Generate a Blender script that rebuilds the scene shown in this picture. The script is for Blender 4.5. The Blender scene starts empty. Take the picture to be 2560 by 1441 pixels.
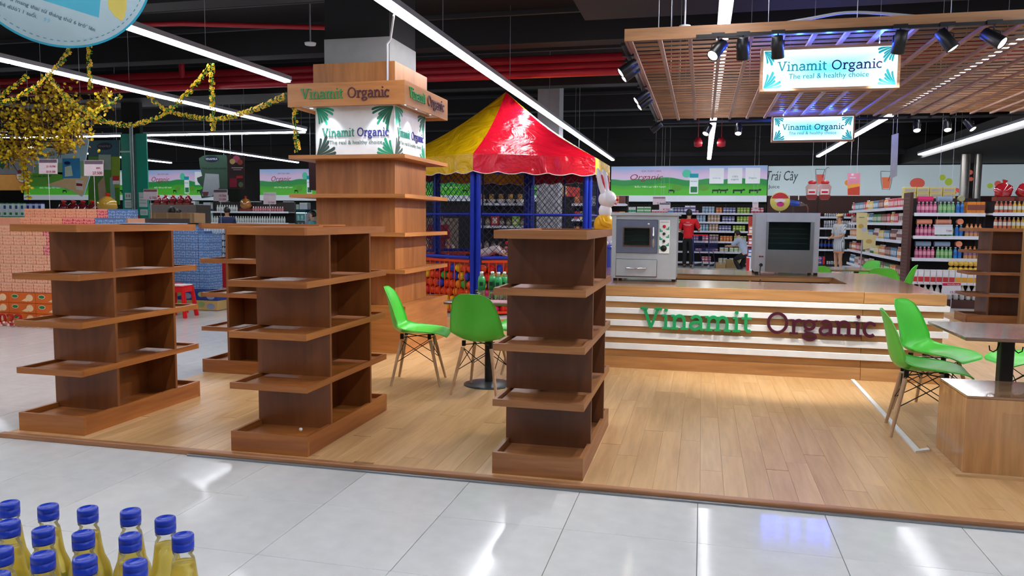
import bpy, math, random
from mathutils import Vector, Matrix
random.seed(7)
rnd = random.uniform
SC = bpy.context.scene
COL = SC.collection
pi = math.pi
# ---------------------------------------------------------------- camera
CAM = Vector((-0.02, -2.802, 1.412)); FPX = 1933.1
YAW, PIT, ROL = 0.239469, 0.087409, -0.00882
_f = Vector((-math.sin(YAW) * math.cos(PIT), math.cos(YAW) * math.cos(PIT), -math.sin(PIT)))
_r0 = Vector((math.cos(YAW), math.sin(YAW), 0)); _d0 = _f.cross(_r0)
_r = _r0 * math.cos(ROL) + _d0 * math.sin(ROL); _d = -_r0 * math.sin(ROL) + _d0 * math.cos(ROL)
cam = bpy.data.objects.new('camera', bpy.data.cameras.new('camera')); COL.objects.link(cam)
cam.data.sensor_width = 36; cam.data.lens = FPX / 2560 * 36; cam.data.clip_start = .05; cam.data.clip_end = 200
m = Matrix.Identity(4)
for i in range(3):
    m[i][0] = _r[i]; m[i][1] = -_d[i]; m[i][2] = -_f[i]; m[i][3] = CAM[i]
cam.matrix_world = m
SC.camera = cam
# ---------------------------------------------------------------- world and exposure
W = bpy.data.worlds.new('world'); SC.world = W; W.use_nodes = True
W.node_tree.nodes['Background'].inputs[0].default_value = (.5, .53, .6, 1)
W.node_tree.nodes['Background'].inputs[1].default_value = .4
SC.view_settings.view_transform = 'Standard'; SC.view_settings.look = 'None'
SC.view_settings.gamma = 1; SC.view_settings.use_curve_mapping = False
SC.view_settings.exposure = 0.0
LAMP_E = 28.0        # radiance of the fluorescent strips
SPOT_W = 105.0        # watts of one track spotlight
SC.cycles.max_bounces = 8; SC.cycles.diffuse_bounces = 3; SC.cycles.glossy_bounces = 4
SC.cycles.transmission_bounces = 6; SC.cycles.transparent_max_bounces = 24
SC.cycles.sample_clamp_indirect = 4; SC.cycles.caustics_reflective = False; SC.cycles.caustics_refractive = False
SC.cycles.use_denoising = True

def ray(x, y):
    return _r * ((x - 1280) / FPX) + _d * ((y - 720.5) / FPX) + _f
def at(x, y, Y):
    d = ray(x, y); return CAM + d * ((Y - CAM.y) / d.y)
def atx(x, y, X):
    d = ray(x, y); return CAM + d * ((X - CAM.x) / d.x)
def atz(x, y, z):
    d = ray(x, y); return CAM + d * ((z - CAM.z) / d.z)
# ---------------------------------------------------------------- materials
def lin(h):
    if isinstance(h, str):
        h = [int(h[i:i + 2], 16) / 255 for i in (0, 2, 4)]
        return tuple(c / 12.92 if c <= .04045 else ((c + .055) / 1.055) ** 2.4 for c in h) + (1,)
    return h
_mc = {}
def mat(hexc, rough=.5, metal=0, emit=0, trans=0, coat=0, alpha=1, name=None, ior=1.45, rand=0):
    k = (hexc, rough, metal, emit, trans, coat, alpha, rand)
    if k in _mc: return _mc[k]
    mt = bpy.data.materials.new(name or ('paint_' + hexc)); mt.use_nodes = True
    b = mt.node_tree.nodes['Principled BSDF']; c = lin(hexc)
    b.inputs['Base Color'].default_value = c; b.inputs['Roughness'].default_value = rough
    b.inputs['Metallic'].default_value = metal; b.inputs['IOR'].default_value = ior
    if emit:
        b.inputs['Emission Color'].default_value = c; b.inputs['Emission Strength'].default_value = emit
    if trans: b.inputs['Transmission Weight'].default_value = trans
    if coat: b.inputs['Coat Weight'].default_value = coat; b.inputs['Coat Roughness'].default_value = .1
    if alpha < 1: b.inputs['Alpha'].default_value = alpha
    nt = mt.node_tree; N = nt.nodes; L = nt.links
    if not emit and not trans and alpha == 1:      # fine procedural unevenness of the paint and of its gloss
        tc = N.new('ShaderNodeTexCoord'); no = N.new('ShaderNodeTexNoise'); no.inputs['Scale'].default_value = 9
        no.inputs['Detail'].default_value = 3
        L.new(tc.outputs['Object'], no.inputs['Vector'])
        mx = N.new('ShaderNodeHueSaturation'); mx.inputs['Color'].default_value = c
        mr = N.new('ShaderNodeMapRange'); mr.inputs['To Min'].default_value = .88; mr.inputs['To Max'].default_value = 1.1
        L.new(no.outputs[0], mr.inputs['Value'])
        if rand:
            oi = N.new('ShaderNodeObjectInfo'); m2 = N.new('ShaderNodeMath'); m2.operation = 'MULTIPLY_ADD'
            m2.inputs[1].default_value = rand; L.new(oi.outputs['Random'], m2.inputs[0]); L.new(mr.outputs[0], m2.inputs[2])
            L.new(m2.outputs[0], mx.inputs['Value'])
        else: L.new(mr.outputs[0], mx.inputs['Value'])
        L.new(mx.outputs[0], b.inputs['Base Color'])
    _mc[k] = mt
    return mt
def wood(c1, c2, axis='z', rough=.42, sc=1.0, dark=.25, name='wood', coat=0, rand=.0, stave=0):
    k = ('w', c1, c2, axis, rough, sc, dark, coat, rand, stave)
    if k in _mc: return _mc[k]
    mt = bpy.data.materials.new(name); mt.use_nodes = True
    nt = mt.node_tree; N = nt.nodes; L = nt.links; b = N['Principled BSDF']
    tc = N.new('ShaderNodeTexCoord'); mp = N.new('ShaderNodeMapping')
    s = {'x': (1.1, 14, 14), 'y': (14, 1.1, 14), 'z': (14, 14, 1.1)}[axis]
    mp.inputs['Scale'].default_value = [v * sc for v in s]
    oi = N.new('ShaderNodeObjectInfo'); va = N.new('ShaderNodeVectorMath'); va.operation = 'MULTIPLY_ADD'
    L.new(oi.outputs['Random'], va.inputs[0]); va.inputs[1].default_value = (7, 11, 5)
    L.new(tc.outputs['Object'], va.inputs[2]); L.new(va.outputs[0], mp.inputs['Vector'])
    n1 = N.new('ShaderNodeTexNoise'); n1.inputs['Scale'].default_value = .55; n1.inputs['Detail'].default_value = 5; n1.inputs['Distortion'].default_value = 1.6
    n2 = N.new('ShaderNodeTexNoise'); n2.inputs['Scale'].default_value = 5; n2.inputs['Detail'].default_value = 4
    L.new(mp.outputs[0], n1.inputs['Vector']); L.new(mp.outputs[0], n2.inputs['Vector'])
    r1 = N.new('ShaderNodeValToRGB'); e = r1.color_ramp.elements
    e[0].position = .32; e[0].color = lin(c1); e[1].position = .68; e[1].color = lin(c2)
    L.new(n1.outputs[0], r1.inputs[0])
    r2 = N.new('ShaderNodeValToRGB'); e = r2.color_ramp.elements
    e[0].position = .35; e[0].color = (1 - dark,) * 3 + (1,); e[1].position = .6; e[1].color = (1.04, 1.04, 1.04, 1)
    L.new(n2.outputs[0], r2.inputs[0])
    mx = N.new('ShaderNodeMix'); mx.data_type = 'RGBA'; mx.blend_type = 'MULTIPLY'; mx.inputs[0].default_value = 1
    L.new(r1.outputs[0], mx.inputs[6]); L.new(r2.outputs[0], mx.inputs[7])
    out = mx.outputs[2]
    if rand:
        hs = N.new('ShaderNodeHueSaturation'); mr = N.new('ShaderNodeMapRange')
        mr.inputs['To Min'].default_value = 1 - rand; mr.inputs['To Max'].default_value = 1 + rand
        L.new(oi.outputs['Random'], mr.inputs['Value']); L.new(mr.outputs[0], hs.inputs['Value']); L.new(out, hs.inputs['Color']); out = hs.outputs[0]
    if stave:                                        # glued staves of different tone
        mp2 = N.new('ShaderNodeMapping'); mp2.inputs['Scale'].default_value = {'z': (1, 1, .22), 'x': (.22, 1, 1), 'y': (1, .22, 1)}[axis]
        vo = N.new('ShaderNodeTexVoronoi'); vo.distance = 'CHEBYCHEV'; vo.inputs['Scale'].default_value = stave; vo.inputs['Randomness'].default_value = .5
        L.new(tc.outputs['Object'], mp2.inputs[0]); L.new(mp2.outputs[0], vo.inputs['Vector'])
        hs = N.new('ShaderNodeHueSaturation'); mr = N.new('ShaderNodeMapRange'); mr.inputs['To Min'].default_value = .8; mr.inputs['To Max'].default_value = 1.12
        sp = N.new('ShaderNodeSeparateColor'); L.new(vo.outputs['Color'], sp.inputs[0]); L.new(sp.outputs[0], mr.inputs['Value'])
        L.new(mr.outputs[0], hs.inputs['Value']); L.new(out, hs.inputs['Color']); out = hs.outputs[0]
    L.new(out, b.inputs['Base Color'])
    b.inputs['Roughness'].default_value = rough
    if coat: b.inputs['Coat Weight'].default_value = coat; b.inputs['Coat Roughness'].default_value = .08
    bp = N.new('ShaderNodeBump'); bp.inputs['Strength'].default_value = .12; bp.inputs['Distance'].default_value = .004
    L.new(n2.outputs[0], bp.inputs['Height']); L.new(bp.outputs[0], b.inputs['Normal'])
    _mc[k] = mt
    return mt
# ---------------------------------------------------------------- mesh builder
class MB:
    def __init__(s): s.v = []; s.f = []; s.m = []; s.sm = []
    def add(s, vs, fs, mi=0, smooth=False):
        o = len(s.v); s.v += [tuple(v) for v in vs]; s.f += [tuple(i + o for i in f) for f in fs]
        s.m += [mi] * len(fs); s.sm += [smooth] * len(fs); return s
    def box(s, x0, x1, y0, y1, z0, z1, mi=0, bev=0):
        if bev:
            b = min(bev, (x1 - x0) * .3, (y1 - y0) * .3, (z1 - z0) * .3)
            vs = []
            for sz, z in ((0, z0), (1, z1)):
                for sy, y in ((0, y0), (1, y1)):
                    for sx, x in ((0, x0), (1, x1)):
                        dx = b if sx == 0 else -b; dy = b if sy == 0 else -b; dz = b if sz == 0 else -b
                        vs += [(x, y + dy, z + dz), (x + dx, y, z + dz), (x + dx, y + dy, z)]
            I = lambda i, a: i * 3 + a
            fs = [(I(0, 0), I(4, 0), I(6, 0), I(2, 0)), (I(1, 0), I(3, 0), I(7, 0), I(5, 0)), (I(0, 1), I(1, 1), I(5, 1), I(4, 1)),
                  (I(2, 1), I(6, 1), I(7, 1), I(3, 1)), (I(0, 2), I(2, 2), I(3, 2), I(1, 2)), (I(4, 2), I(5, 2), I(7, 2), I(6, 2))]
            for a, c, ax1, ax2 in ((0, 1, 1, 2), (2, 3, 1, 2), (4, 5, 1, 2), (6, 7, 1, 2), (0, 2, 0, 2), (1, 3, 0, 2), (4, 6, 0, 2), (5, 7, 0, 2),
                                   (0, 4, 0, 1), (1, 5, 0, 1), (2, 6, 0, 1), (3, 7, 0, 1)):
                fs.append((I(a, ax1), I(c, ax1), I(c, ax2), I(a, ax2)))
            for i in range(8): fs.append((I(i, 0), I(i, 1), I(i, 2)))
            return s.add(vs, fs, mi)
        vs = [(x, y, z) for z in (z0, z1) for y in (y0, y1) for x in (x0, x1)]
        return s.add(vs, [(0, 2, 3, 1), (4, 5, 7, 6), (0, 1, 5, 4), (2, 6, 7, 3), (0, 4, 6, 2), (1, 3, 7, 5)], mi)
    def bar(s, p, q, w, h=None, mi=0, up=(0, 0, 1)):
        p = Vector(p); q = Vector(q); h = h or w; d = (q - p).normalized(); u = Vector(up)
        if abs(d.dot(u)) > .98: u = Vector((1, 0, 0))
        a = d.cross(u).normalized(); b = a.cross(d)
        vs = [e + a * (w / 2 * i) + b * (h / 2 * j) for e in (p, q) for i, j in ((-1, -1), (1, -1), (1, 1), (-1, 1))]
        return s.add(vs, [(0, 3, 2, 1), (4, 5, 6, 7), (0, 1, 5, 4), (1, 2, 6, 5), (2, 3, 7, 6), (3, 0, 4, 7)], mi)
    def cyl(s, p, q, r0, r1=None, n=12, mi=0, caps=True):
        r1 = r0 if r1 is None else r1; p = Vector(p); q = Vector(q); d = (q - p).normalized(); u = Vector((0, 0, 1))
        if abs(d.dot(u)) > .98: u = Vector((1, 0, 0))
        a = d.cross(u).normalized(); b = a.cross(d)
        vs = []
        for e, r in ((p, r0), (q, r1)):
            for i in range(n):
                t = 2 * pi * i / n; vs.append(e + a * (math.cos(t) * r) + b * (math.sin(t) * r))
        s.add(vs, [(i, i + n, (i + 1) % n + n, (i + 1) % n) for i in range(n)], mi, True)
        if caps:
            s.add(vs[:n], [tuple(range(n))], mi); s.add(vs[n:], [tuple(reversed(range(n)))], mi)
        return s
    def tube(s, pts, r, n=8, mi=0):
        pts = [Vector(p) for p in pts]; vs = []; K = len(pts); u = Vector((0, 0, 1))
        rs = r if isinstance(r, (list, tuple)) else [r] * K
        for k, p in enumerate(pts):
            d = (pts[min(k + 1, K - 1)] - pts[max(k - 1, 0)]).normalized()
            if abs(d.dot(u)) > .95: u = Vector((1, .2, 0)).normalized() if abs(u.z) > .5 else Vector((0, 0, 1))
            a = d.cross(u).normalized(); b = a.cross(d); u = b
            for i in range(n):
                t = 2 * pi * i / n; vs.append(p + (a * math.cos(t) + b * math.sin(t)) * rs[k])
        fs = [(k * n + i, k * n + (i + 1) % n, (k + 1) * n + (i + 1) % n, (k + 1) * n + i) for k in range(K - 1) for i in range(n)]
        s.add(vs, fs, mi, True); s.add(vs[:n], [tuple(reversed(range(n)))], mi); s.add(vs[-n:], [tuple(range(n))], mi)
        return s
    def lathe(s, prof, n=16, mi=0, c=(0, 0, 0), mis=None, sx=1, sy=1):
        vs = [(c[0] + r * math.cos(2 * pi * i / n) * sx, c[1] + r * math.sin(2 * pi * i / n) * sy, c[2] + z) for r, z in prof for i in range(n)]
        for k in range(len(prof) - 1):
            s.add([], [], 0)
        o = len(s.v); s.v += vs
        for k in range(len(prof) - 1):
            for i in range(n):
                s.f.append((o + k * n + i, o + k * n + (i + 1) % n, o + (k + 1) * n + (i + 1) % n, o + (k + 1) * n + i))
                s.m.append(mis[k] if mis else mi); s.sm.append(True)
        for k, rev in ((0, True), (len(prof) - 1, False)):
            if prof[k][0] > 1e-4:
                f = tuple(o + k * n + i for i in range(n)); s.f.append(tuple(reversed(f)) if rev else f)
                s.m.append(mis[min(k, len(prof) - 2)] if mis else mi); s.sm.append(False)
        return s
    def sphere(s, c, r, n=12, k=8, mi=0, sc=(1, 1, 1)):
        pr = [(max(1e-5, math.sin(pi * j / k)), -math.cos(pi * j / k)) for j in range(k + 1)]
        o = len(s.v); s.lathe(pr, n, mi)
        for i in range(o, len(s.v)):
            v = s.v[i]; s.v[i] = (c[0] + v[0] * r * sc[0], c[1] + v[1] * r * sc[1], c[2] + v[2] * r * sc[2])
        return s
    def poly(s, pts, z0, z1, mi=0):
        n = len(pts); vs = [(x, y, z0) for x, y in pts] + [(x, y, z1) for x, y in pts]
        return s.add(vs, [tuple(reversed(range(n))), tuple(range(n, 2 * n))] + [(i, (i + 1) % n, (i + 1) % n + n, i + n) for i in range(n)], mi)
    def xf(s, M, i0=0):
        for i in range(i0, len(s.v)): s.v[i] = tuple(M @ Vector(s.v[i]))
        return s
    def mesh(s, name, mats):
        me = bpy.data.meshes.new(name); me.from_pydata(s.v, [], s.f)
        for mt in (mats if isinstance(mats, (list, tuple)) else [mats]): me.materials.append(mt)
        me.polygons.foreach_set('material_index', s.m); me.polygons.foreach_set('use_smooth', s.sm); me.update()
        return me
    def build(s, name, mats, parent=None, label=None, loc=None, rot=None):
        return inst(name, s.mesh(name, mats), parent, label, loc, rot)
def inst(name, me, parent=None, label=None, loc=None, rot=None):
    o = bpy.data.objects.new(name, me); COL.objects.link(o)
    if parent: o.parent = parent
    if label: o['label'] = label
    if loc is not None: o.location = loc
    if rot is not None: o.rotation_euler = rot
    return o
def tag(o, label, cat, group=None, kind=None):
    o['label'] = label; o['category'] = cat
    if group: o['group'] = group
    if kind: o['kind'] = kind
    return o
def thing(name, label, cat, loc=(0, 0, 0), rz=0, group=None):
    o = bpy.data.objects.new(name, None); COL.objects.link(o); o.location = loc; o.rotation_euler = (0, 0, rz)
    o.empty_display_size = .1
    return tag(o, label, cat, group)
def struct(o): o['kind'] = 'structure'; return o
def stuff(o): o['kind'] = 'stuff'; return o
CH = {}
def kids(o): return [c for c in bpy.data.objects if c.parent == o]
def dup(root, loc, rz=None, label=None, group=None, _k=None):
    def cp(o, par):
        c = o.copy(); COL.objects.link(c); c.parent = par
        for ch in CH.setdefault(o.name, kids(o)): cp(ch, c)
        return c
    c = cp(root, root.parent)
    c.location = loc
    if rz is not None: c.rotation_euler.z = rz
    if label: c['label'] = label
    if group: c['group'] = group
    return c
# ---------------------------------------------------------------- lettering
TXT = []
def text(s, w, h, mt, parent, loc, rot=(pi / 2, 0, 0), ex=.001, name='lettering', align='CENTER', shear=0):
    """flat or raised lettering, fitted later to width w (or height h)"""
    for a_, b_ in (('ơ', 'o’'), ('ở', 'ỏ’'), ('ờ', 'ò’'), ('ớ', 'ó’'), ('Ơ', 'O’')): s = s.replace(a_, b_)
    c = bpy.data.curves.new(name, 'FONT'); c.body = s; c.extrude = ex; c.align_x = align; c.align_y = 'CENTER'; c.resolution_u = 2; c.shear = shear
    o = bpy.data.objects.new(name, c); COL.objects.link(o); o.parent = parent; o.location = loc; o.rotation_euler = rot
    TXT.append((o, w, h, mt)); return o
def finish_text():
    bpy.context.view_layer.update(); dg = bpy.context.evaluated_depsgraph_get()
    for o, w, h, mt in TXT:
        me = bpy.data.meshes.new_from_object(o.evaluated_get(dg))
        xs = [v.co.x for v in me.vertices]; ys = [v.co.y for v in me.vertices]
        if not xs: continue
        dx = max(xs) - min(xs); dy = max(ys) - min(ys); cx = (max(xs) + min(xs)) / 2; cy = (max(ys) + min(ys)) / 2
        sx = w / dx if w else h / dy; sy = h / dy if h else sx
        al = o.data.align_x
        for v in me.vertices:
            v.co.x = (v.co.x - (cx if al == 'CENTER' else min(xs) if al == 'LEFT' else max(xs))) * sx; v.co.y = (v.co.y - cy) * sy
        me.materials.clear(); me.materials.append(mt)
        n = bpy.data.objects.new('tmp_l', me); COL.objects.link(n); n.parent = o.parent; n.location = o.location; n.rotation_euler = o.rotation_euler
        nm = o.name; bpy.data.objects.remove(o); n.name = nm
# slab serif letters of the brand lettering drawn as strokes (x height .66, cap height .95)
def arc(cx, cy, rx, ry, a0, a1, n=14):
    return [(cx + rx * math.cos(math.radians(a0 + (a1 - a0) * i / n)), cy + ry * math.sin(math.radians(a0 + (a1 - a0) * i / n))) for i in range(n + 1)]
S_, T_ = .13, .088
GL = {
 'V': (.84, [([(.16, .93), (.43, .03)], S_), ([(.70, .93), (.43, .03)], S_ * .85), ([(.0, .93), (.3, .93)], T_), ([(.56, .93), (.86, .93)], T_)]),
 'i': (.34, [([(.17, 0), (.17, .64)], S_), ([(.02, .035), (.33, .035)], T_), ([(.03, .62), (.17, .62)], T_), (arc(.17, .875, .038, .038, 0, 360, 12), .075)]),
 'n': (.72, [([(.17, 0), (.17, .64)], S_), ([(.03, .62), (.17, .62)], T_), ([(.02, .035), (.32, .035)], T_), ([(.17, .44)] + arc(.37, .42, .18, .21, 150, 0) + [(.55, 0)], S_), ([(.42, .035), (.70, .035)], T_)]),
 'm': (1.05, [([(.17, 0), (.17, .64)], S_), ([(.03, .62), (.17, .62)], T_), ([(.02, .035), (.32, .035)], T_), ([(.17, .46)] + arc(.35, .43, .165, .2, 150, 0) + [(.515, 0)], S_), ([(.40, .035), (.64, .035)], T_),
              ([(.515, .46)] + arc(.70, .43, .165, .2, 150, 0) + [(.865, 0)], S_), ([(.75, .035), (1.01, .035)], T_)]),
 'a': (.60, [(arc(.28, .42, .19, .21, 155, 0, 10) + [(.47, .05)], S_), ([(.47, .38)] + arc(.24, .19, .17, .165, 80, 280) + [(.47, .12)], S_ * .9), ([(.45, .035), (.58, .035)], T_)]),
 't': (.46, [([(.18, .84), (.18, .2)] + arc(.31, .19, .13, .15, 180, 300, 8), S_), ([(.02, .62), (.40, .62)], T_)]),
 'O': (.92, [(arc(.45, .475, .36, .43, 0, 360, 28), S_ * .92)]),
 'r': (.50, [([(.17, 0), (.17, .64)], S_), ([(.03, .62), (.17, .62)], T_), ([(.02, .035), (.34, .035)], T_), ([(.17, .42)] + arc(.36, .42, .17, .2, 150, 60, 8), S_), ([(.45, .62), (.45, .5)], .08)]),
 'g': (.62, [(arc(.27, .43, .185, .19, 0, 360, 20), S_ * .9), ([(.42, .58), (.58, .63)], T_), ([(.17, .26), (.11, .16), (.2, .09), (.42, .06)], T_), (arc(.29, -.09, .23, .14, 70, -290, 20), S_ * .85)]),
 'c': (.56, [(arc(.29, .33, .22, .29, 50, 312, 18), S_), ([(.45, .62), (.45, .48)], .08)]),
}
def ribbon(mb, pts, w, dep, mi=0):
    pts = [Vector((a, b, 0)) for a, b in pts]; n = len(pts); cl = n > 5 and (pts[0] - pts[-1]).length < 1e-4
    L_, R_ = [], []
    for i in range(n):
        a = pts[i - 1 if i else (n - 2 if cl else 0)]; b = pts[i + 1 if i < n - 1 else (1 if cl else n - 1)]
        d0 = (pts[i] - a); d1 = (b - pts[i]); d = ((d0.normalized() if d0.length > 1e-6 else Vector()) + (d1.normalized() if d1.length > 1e-6 else Vector())).normalized()
        nn = Vector((-d.y, d.x, 0)) * w / 2
        L_.append(pts[i] + nn); R_.append(pts[i] - nn)
    z = Vector((0, 0, dep))
    vs = L_ + R_ + [v + z for v in L_] + [v + z for v in R_]
    fs = []
    for i in range(n - 1):
        fs += [(i, i + 1, n + i + 1, n + i), (2 * n + i, 3 * n + i, 3 * n + i + 1, 2 * n + i + 1), (i, 2 * n + i, 2 * n + i + 1, i + 1), (n + i, n + i + 1, 3 * n + i + 1, 3 * n + i)]
    fs += [(0, n, 3 * n, 2 * n), (n - 1, 3 * n - 1, 4 * n - 1, 2 * n - 1)]
    mb.add(vs, fs, mi)
_gm = {}
def brand(word, x0, x1, base, h, mt, parent, mk, dep=.004, rel=1.0, sep=True):
    """word written from x0 to x1 on its baseline; mk(x, z) places a letter; h is the cap height"""
    tot = sum(GL[c][0] for c in word); u = (x1 - x0) / tot; x = x0; big = MB()
    for c in word:
        loc, rot = mk(x, base)
        key = (c, round(u, 4), round(h, 4), dep, mt.name)
        if sep:
            if key not in _gm:
                b = MB()
                for q_, (pts, w) in enumerate(GL[c][1]):
                    ribbon(b, [(p[0] * u, p[1] * h / .95) for p in pts], w * (u + h / .95) / 2, dep * (1 + .07 * q_))
                _gm[key] = b.mesh('letter', mt)
            inst('letter', _gm[key], parent, None, loc, rot)
        x += GL[c][0] * u
# ================================================================ STRUCTURE
TW = wood('a06f48', 'bd8a5e', 'z', .4, 1, .22)
WX = wood('8c4e1e', 'b37034', 'x', .36, .6, .14, 'shelf_wood_x')
WY = wood('8c4e1e', 'b37034', 'y', .36, .6, .14, 'shelf_wood_y')
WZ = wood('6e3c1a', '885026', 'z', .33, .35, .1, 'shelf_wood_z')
def simple_box(name, d, mt, parent=None, label=None, bev=0):
    return MB().box(*d, bev=bev).build(name, mt, parent, label)
# tiled floor
def tile_mat():
    mt = mat('d2d3d2', .1, rand=.05, name='glazed_tile'); b = mt.node_tree.nodes['Principled BSDF']
    b.inputs['Specular IOR Level'].default_value = .22
    b.inputs['Base Color'].default_value = lin('d2d3d2'); b.inputs['Roughness'].default_value = .11
    return mt
TILE = tile_mat()
floor = MB().box(-30, 16, -12, 26, -.06, -.004).build('floor', mat('6d6b68', .7)); struct(floor)
tme = MB().box(0, .5972, 0, .5972, -.008, 0, bev=.0012).mesh('tile', TILE)
PX0, PX1, PY0, PY1 = -4.33, 4.75, 1.13, 7.62
def under_platform(x, y):
    return (x >= PX0 and x + .6 <= PX1 and y >= PY0 and y + .6 <= PY1) or (x >= .9 and x + .6 <= PX1 and y >= 7 and y + .6 <= 10.6)
cand = []
for i in range(-50, 27):
    for j in range(-20, 44):
        x, y = i * .6 + .0014, j * .6 + .0014
        if x < -30 or x > 16 or y > 25.4 or y < -12 or under_platform(x, y): continue
        p = Vector((x + .3, y + .3, 0)) - CAM; dz = p.dot(_f)
        vis = False
        if dz > 1:
            px = 1280 + FPX * p.dot(_r) / dz; py = 720 + FPX * p.dot(_d) / dz; vis = -60 < px < 2620 and py < 1500
        cand.append((0 if vis else 1, dz if vis else 99, x, y))
cand.sort()
rest = MB()
for k, (a, b_, x, y) in enumerate(cand):
    if k < 290 and a == 0: inst('tile', tme, floor, None, (x, y, 0))
    else: rest.box(x, x + .5972, y, y + .5972, -.008, 0)
stuff(rest.build('far_tiles', TILE, floor))
# walls and ceiling
struct(simple_box('wall_back', (-30, 16, 23.5, 23.7, -.06, 4.5), mat('33302f', .8)))
struct(simple_box('wall_left', (-30.2, -30, -12, 23.7, -.06, 4.5), mat('b9bcc0', .8)))
struct(simple_box('wall_right', (16, 16.2, -12, 23.7, -.06, 4.5), mat('b9bcc0', .8)))
struct(simple_box('wall_front', (-30, 16, -12.2, -12, -.06, 4.5), mat('77797d', .8)))
struct(simple_box('ceiling', (-30, 16, -12, 23.5, 4.5, 4.7), mat('0f0e10', .9)))
BEAM = mat('17171a', .7); n_ = 0
for y in (-6, -1.5, 3.2, 5.6, 8.6, 12.2, 15.6, 19.0, 22.2):
    struct(simple_box('trim_%d' % (n_ + 1), (-30, 16, y, y + .34, 4.02, 4.5), BEAM)); n_ += 1
for k in range(14):          # ribs of the ceiling deck
    y = 6.9 + k * 1.18
    struct(simple_box('trim_%d' % (n_ + 1), (-30, 16, y, y + .06, 4.3, 4.36), mat('2c2d32', .6))); n_ += 1
struct(simple_box('trim_%d' % (n_ + 1), (-21, 12, 22.6, 22.75, 3.5, 3.62), mat('26272b', .6))); n_ += 1
struct(simple_box('trim_%d' % (n_ + 1), (5.8, 12, 13.5, 23.4, 3.22, 3.6), mat('24211f', .7))); n_ += 1
struct(simple_box('trim_%d' % (n_ + 1), (-1.6, 10, 5.0, 7.6, 4.05, 4.49), mat('140f0e', .8))); n_ += 1
struct(simple_box('trim_%d' % (n_ + 1), (-14.5, -6.2, 10.5, 11.6, 3.75, 4.5), mat('101012', .8))); n_ += 1
# wood platform
plat = MB().poly([(PX0, PY0), (PX1, PY0), (PX1, 10.6), (.9, 10.6), (.9, PY1), (PX0, PY1)], 0, .018).build('floor_platform', mat('4d3422', .8)); struct(plat)
PL = wood('c09562', 'd6ae7c', 'y', .36, .6, .09, 'laminate_plank', rand=.035)
pw, plen = .1195, 1.22
pme = {}
planks = []
ncol = int((PX1 - PX0 - .04) / .12)
for i in range(ncol):
    x = PX0 + .02 + i * .12; y = PY0 + .03 - rnd(0, plen)
    ymax = 10.58 if x > .9 else PY1 - .02
    while y < ymax - .02:
        a = max(y, PY0 + .03); b_ = min(y + plen - .0015, ymax)
        if b_ - a > .03: planks.append((a, b_, x))
        y += plen
planks.sort(key=lambda q: (q[0] + abs(q[2]) * .15))
rest = MB()
for k, (a, b_, x) in enumerate(planks):
    if k < 290:
        ln = round(b_ - a, 2)
        if ln not in pme: pme[ln] = MB().box(0, pw, 0, ln - .0015, 0, .0115, bev=.0009).mesh('plank', PL)
        inst('plank', pme[ln], plat, None, (x, a, .018))
    else: rest.box(x, x + pw, a, b_, .018, .0295)
stuff(rest.build('far_planks', PL, plat))
TR = wood('9a6844', 'b27c54', 'x', .4, 1, .15)
MB().box(PX0 - .01, PX1, PY0 - .012, PY0 + .03, 0, .031, bev=.004).build('edge_trim', TR, plat)
MB().box(-2.95, PX1, PY0 - .034, PY0 - .0125, 0, .012, bev=.002).build('metal_edge', mat('8f9296', .35, .8), plat)
# ================================================================ DISPLAY SHELF UNITS
def shelf_unit(label, x, y, rz=0, W_=.5, D_=1.165, wx=WX, wy=WY, wz=WZ, group='wooden display shelf units'):
    t = thing('display_shelf', label, 'shelf unit', (x, y, .03), rz, group)
    def tray(name, z0, z1, lip=.018, th=.02):
        b = MB()
        b.box(th, W_ - th, th, D_ - th, z1 - lip - .018, z1 - lip)
        b.box(0, W_, 0, th, z0, z1); b.box(0, W_, D_ - th, D_, z0, z1)
        fr = b.build(name, wx, t)
        MB().box(0, th, th, D_ - th, z0, z1).build('side_rail', wy, fr); MB().box(W_ - th, W_, th, D_ - th, z0, z1).build('side_rail', wy, fr)
    tray('base', 0, .118, .03, .022)
    for z in (.405, .71, 1.012): tray('shelf', z - .03, z + .008)
    tray('top_board', 1.285, 1.33, .012, .03)
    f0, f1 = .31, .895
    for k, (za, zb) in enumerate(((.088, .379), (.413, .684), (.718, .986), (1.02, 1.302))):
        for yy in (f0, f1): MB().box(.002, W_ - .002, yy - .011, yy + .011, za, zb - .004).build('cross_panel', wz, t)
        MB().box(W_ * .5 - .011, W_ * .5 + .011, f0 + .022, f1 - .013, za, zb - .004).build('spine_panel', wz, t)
    return t
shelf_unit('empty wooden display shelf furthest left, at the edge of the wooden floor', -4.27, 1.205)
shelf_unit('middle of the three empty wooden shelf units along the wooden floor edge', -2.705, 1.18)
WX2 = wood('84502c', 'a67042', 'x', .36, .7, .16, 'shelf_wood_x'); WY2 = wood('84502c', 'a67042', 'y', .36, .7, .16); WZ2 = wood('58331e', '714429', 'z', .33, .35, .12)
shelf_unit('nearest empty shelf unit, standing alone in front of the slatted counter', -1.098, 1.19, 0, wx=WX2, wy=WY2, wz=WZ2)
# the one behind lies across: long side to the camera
shelf_unit('low empty shelf unit turned sideways behind the middle shelf', -3.175, 3.2, pi / 2)
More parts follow.
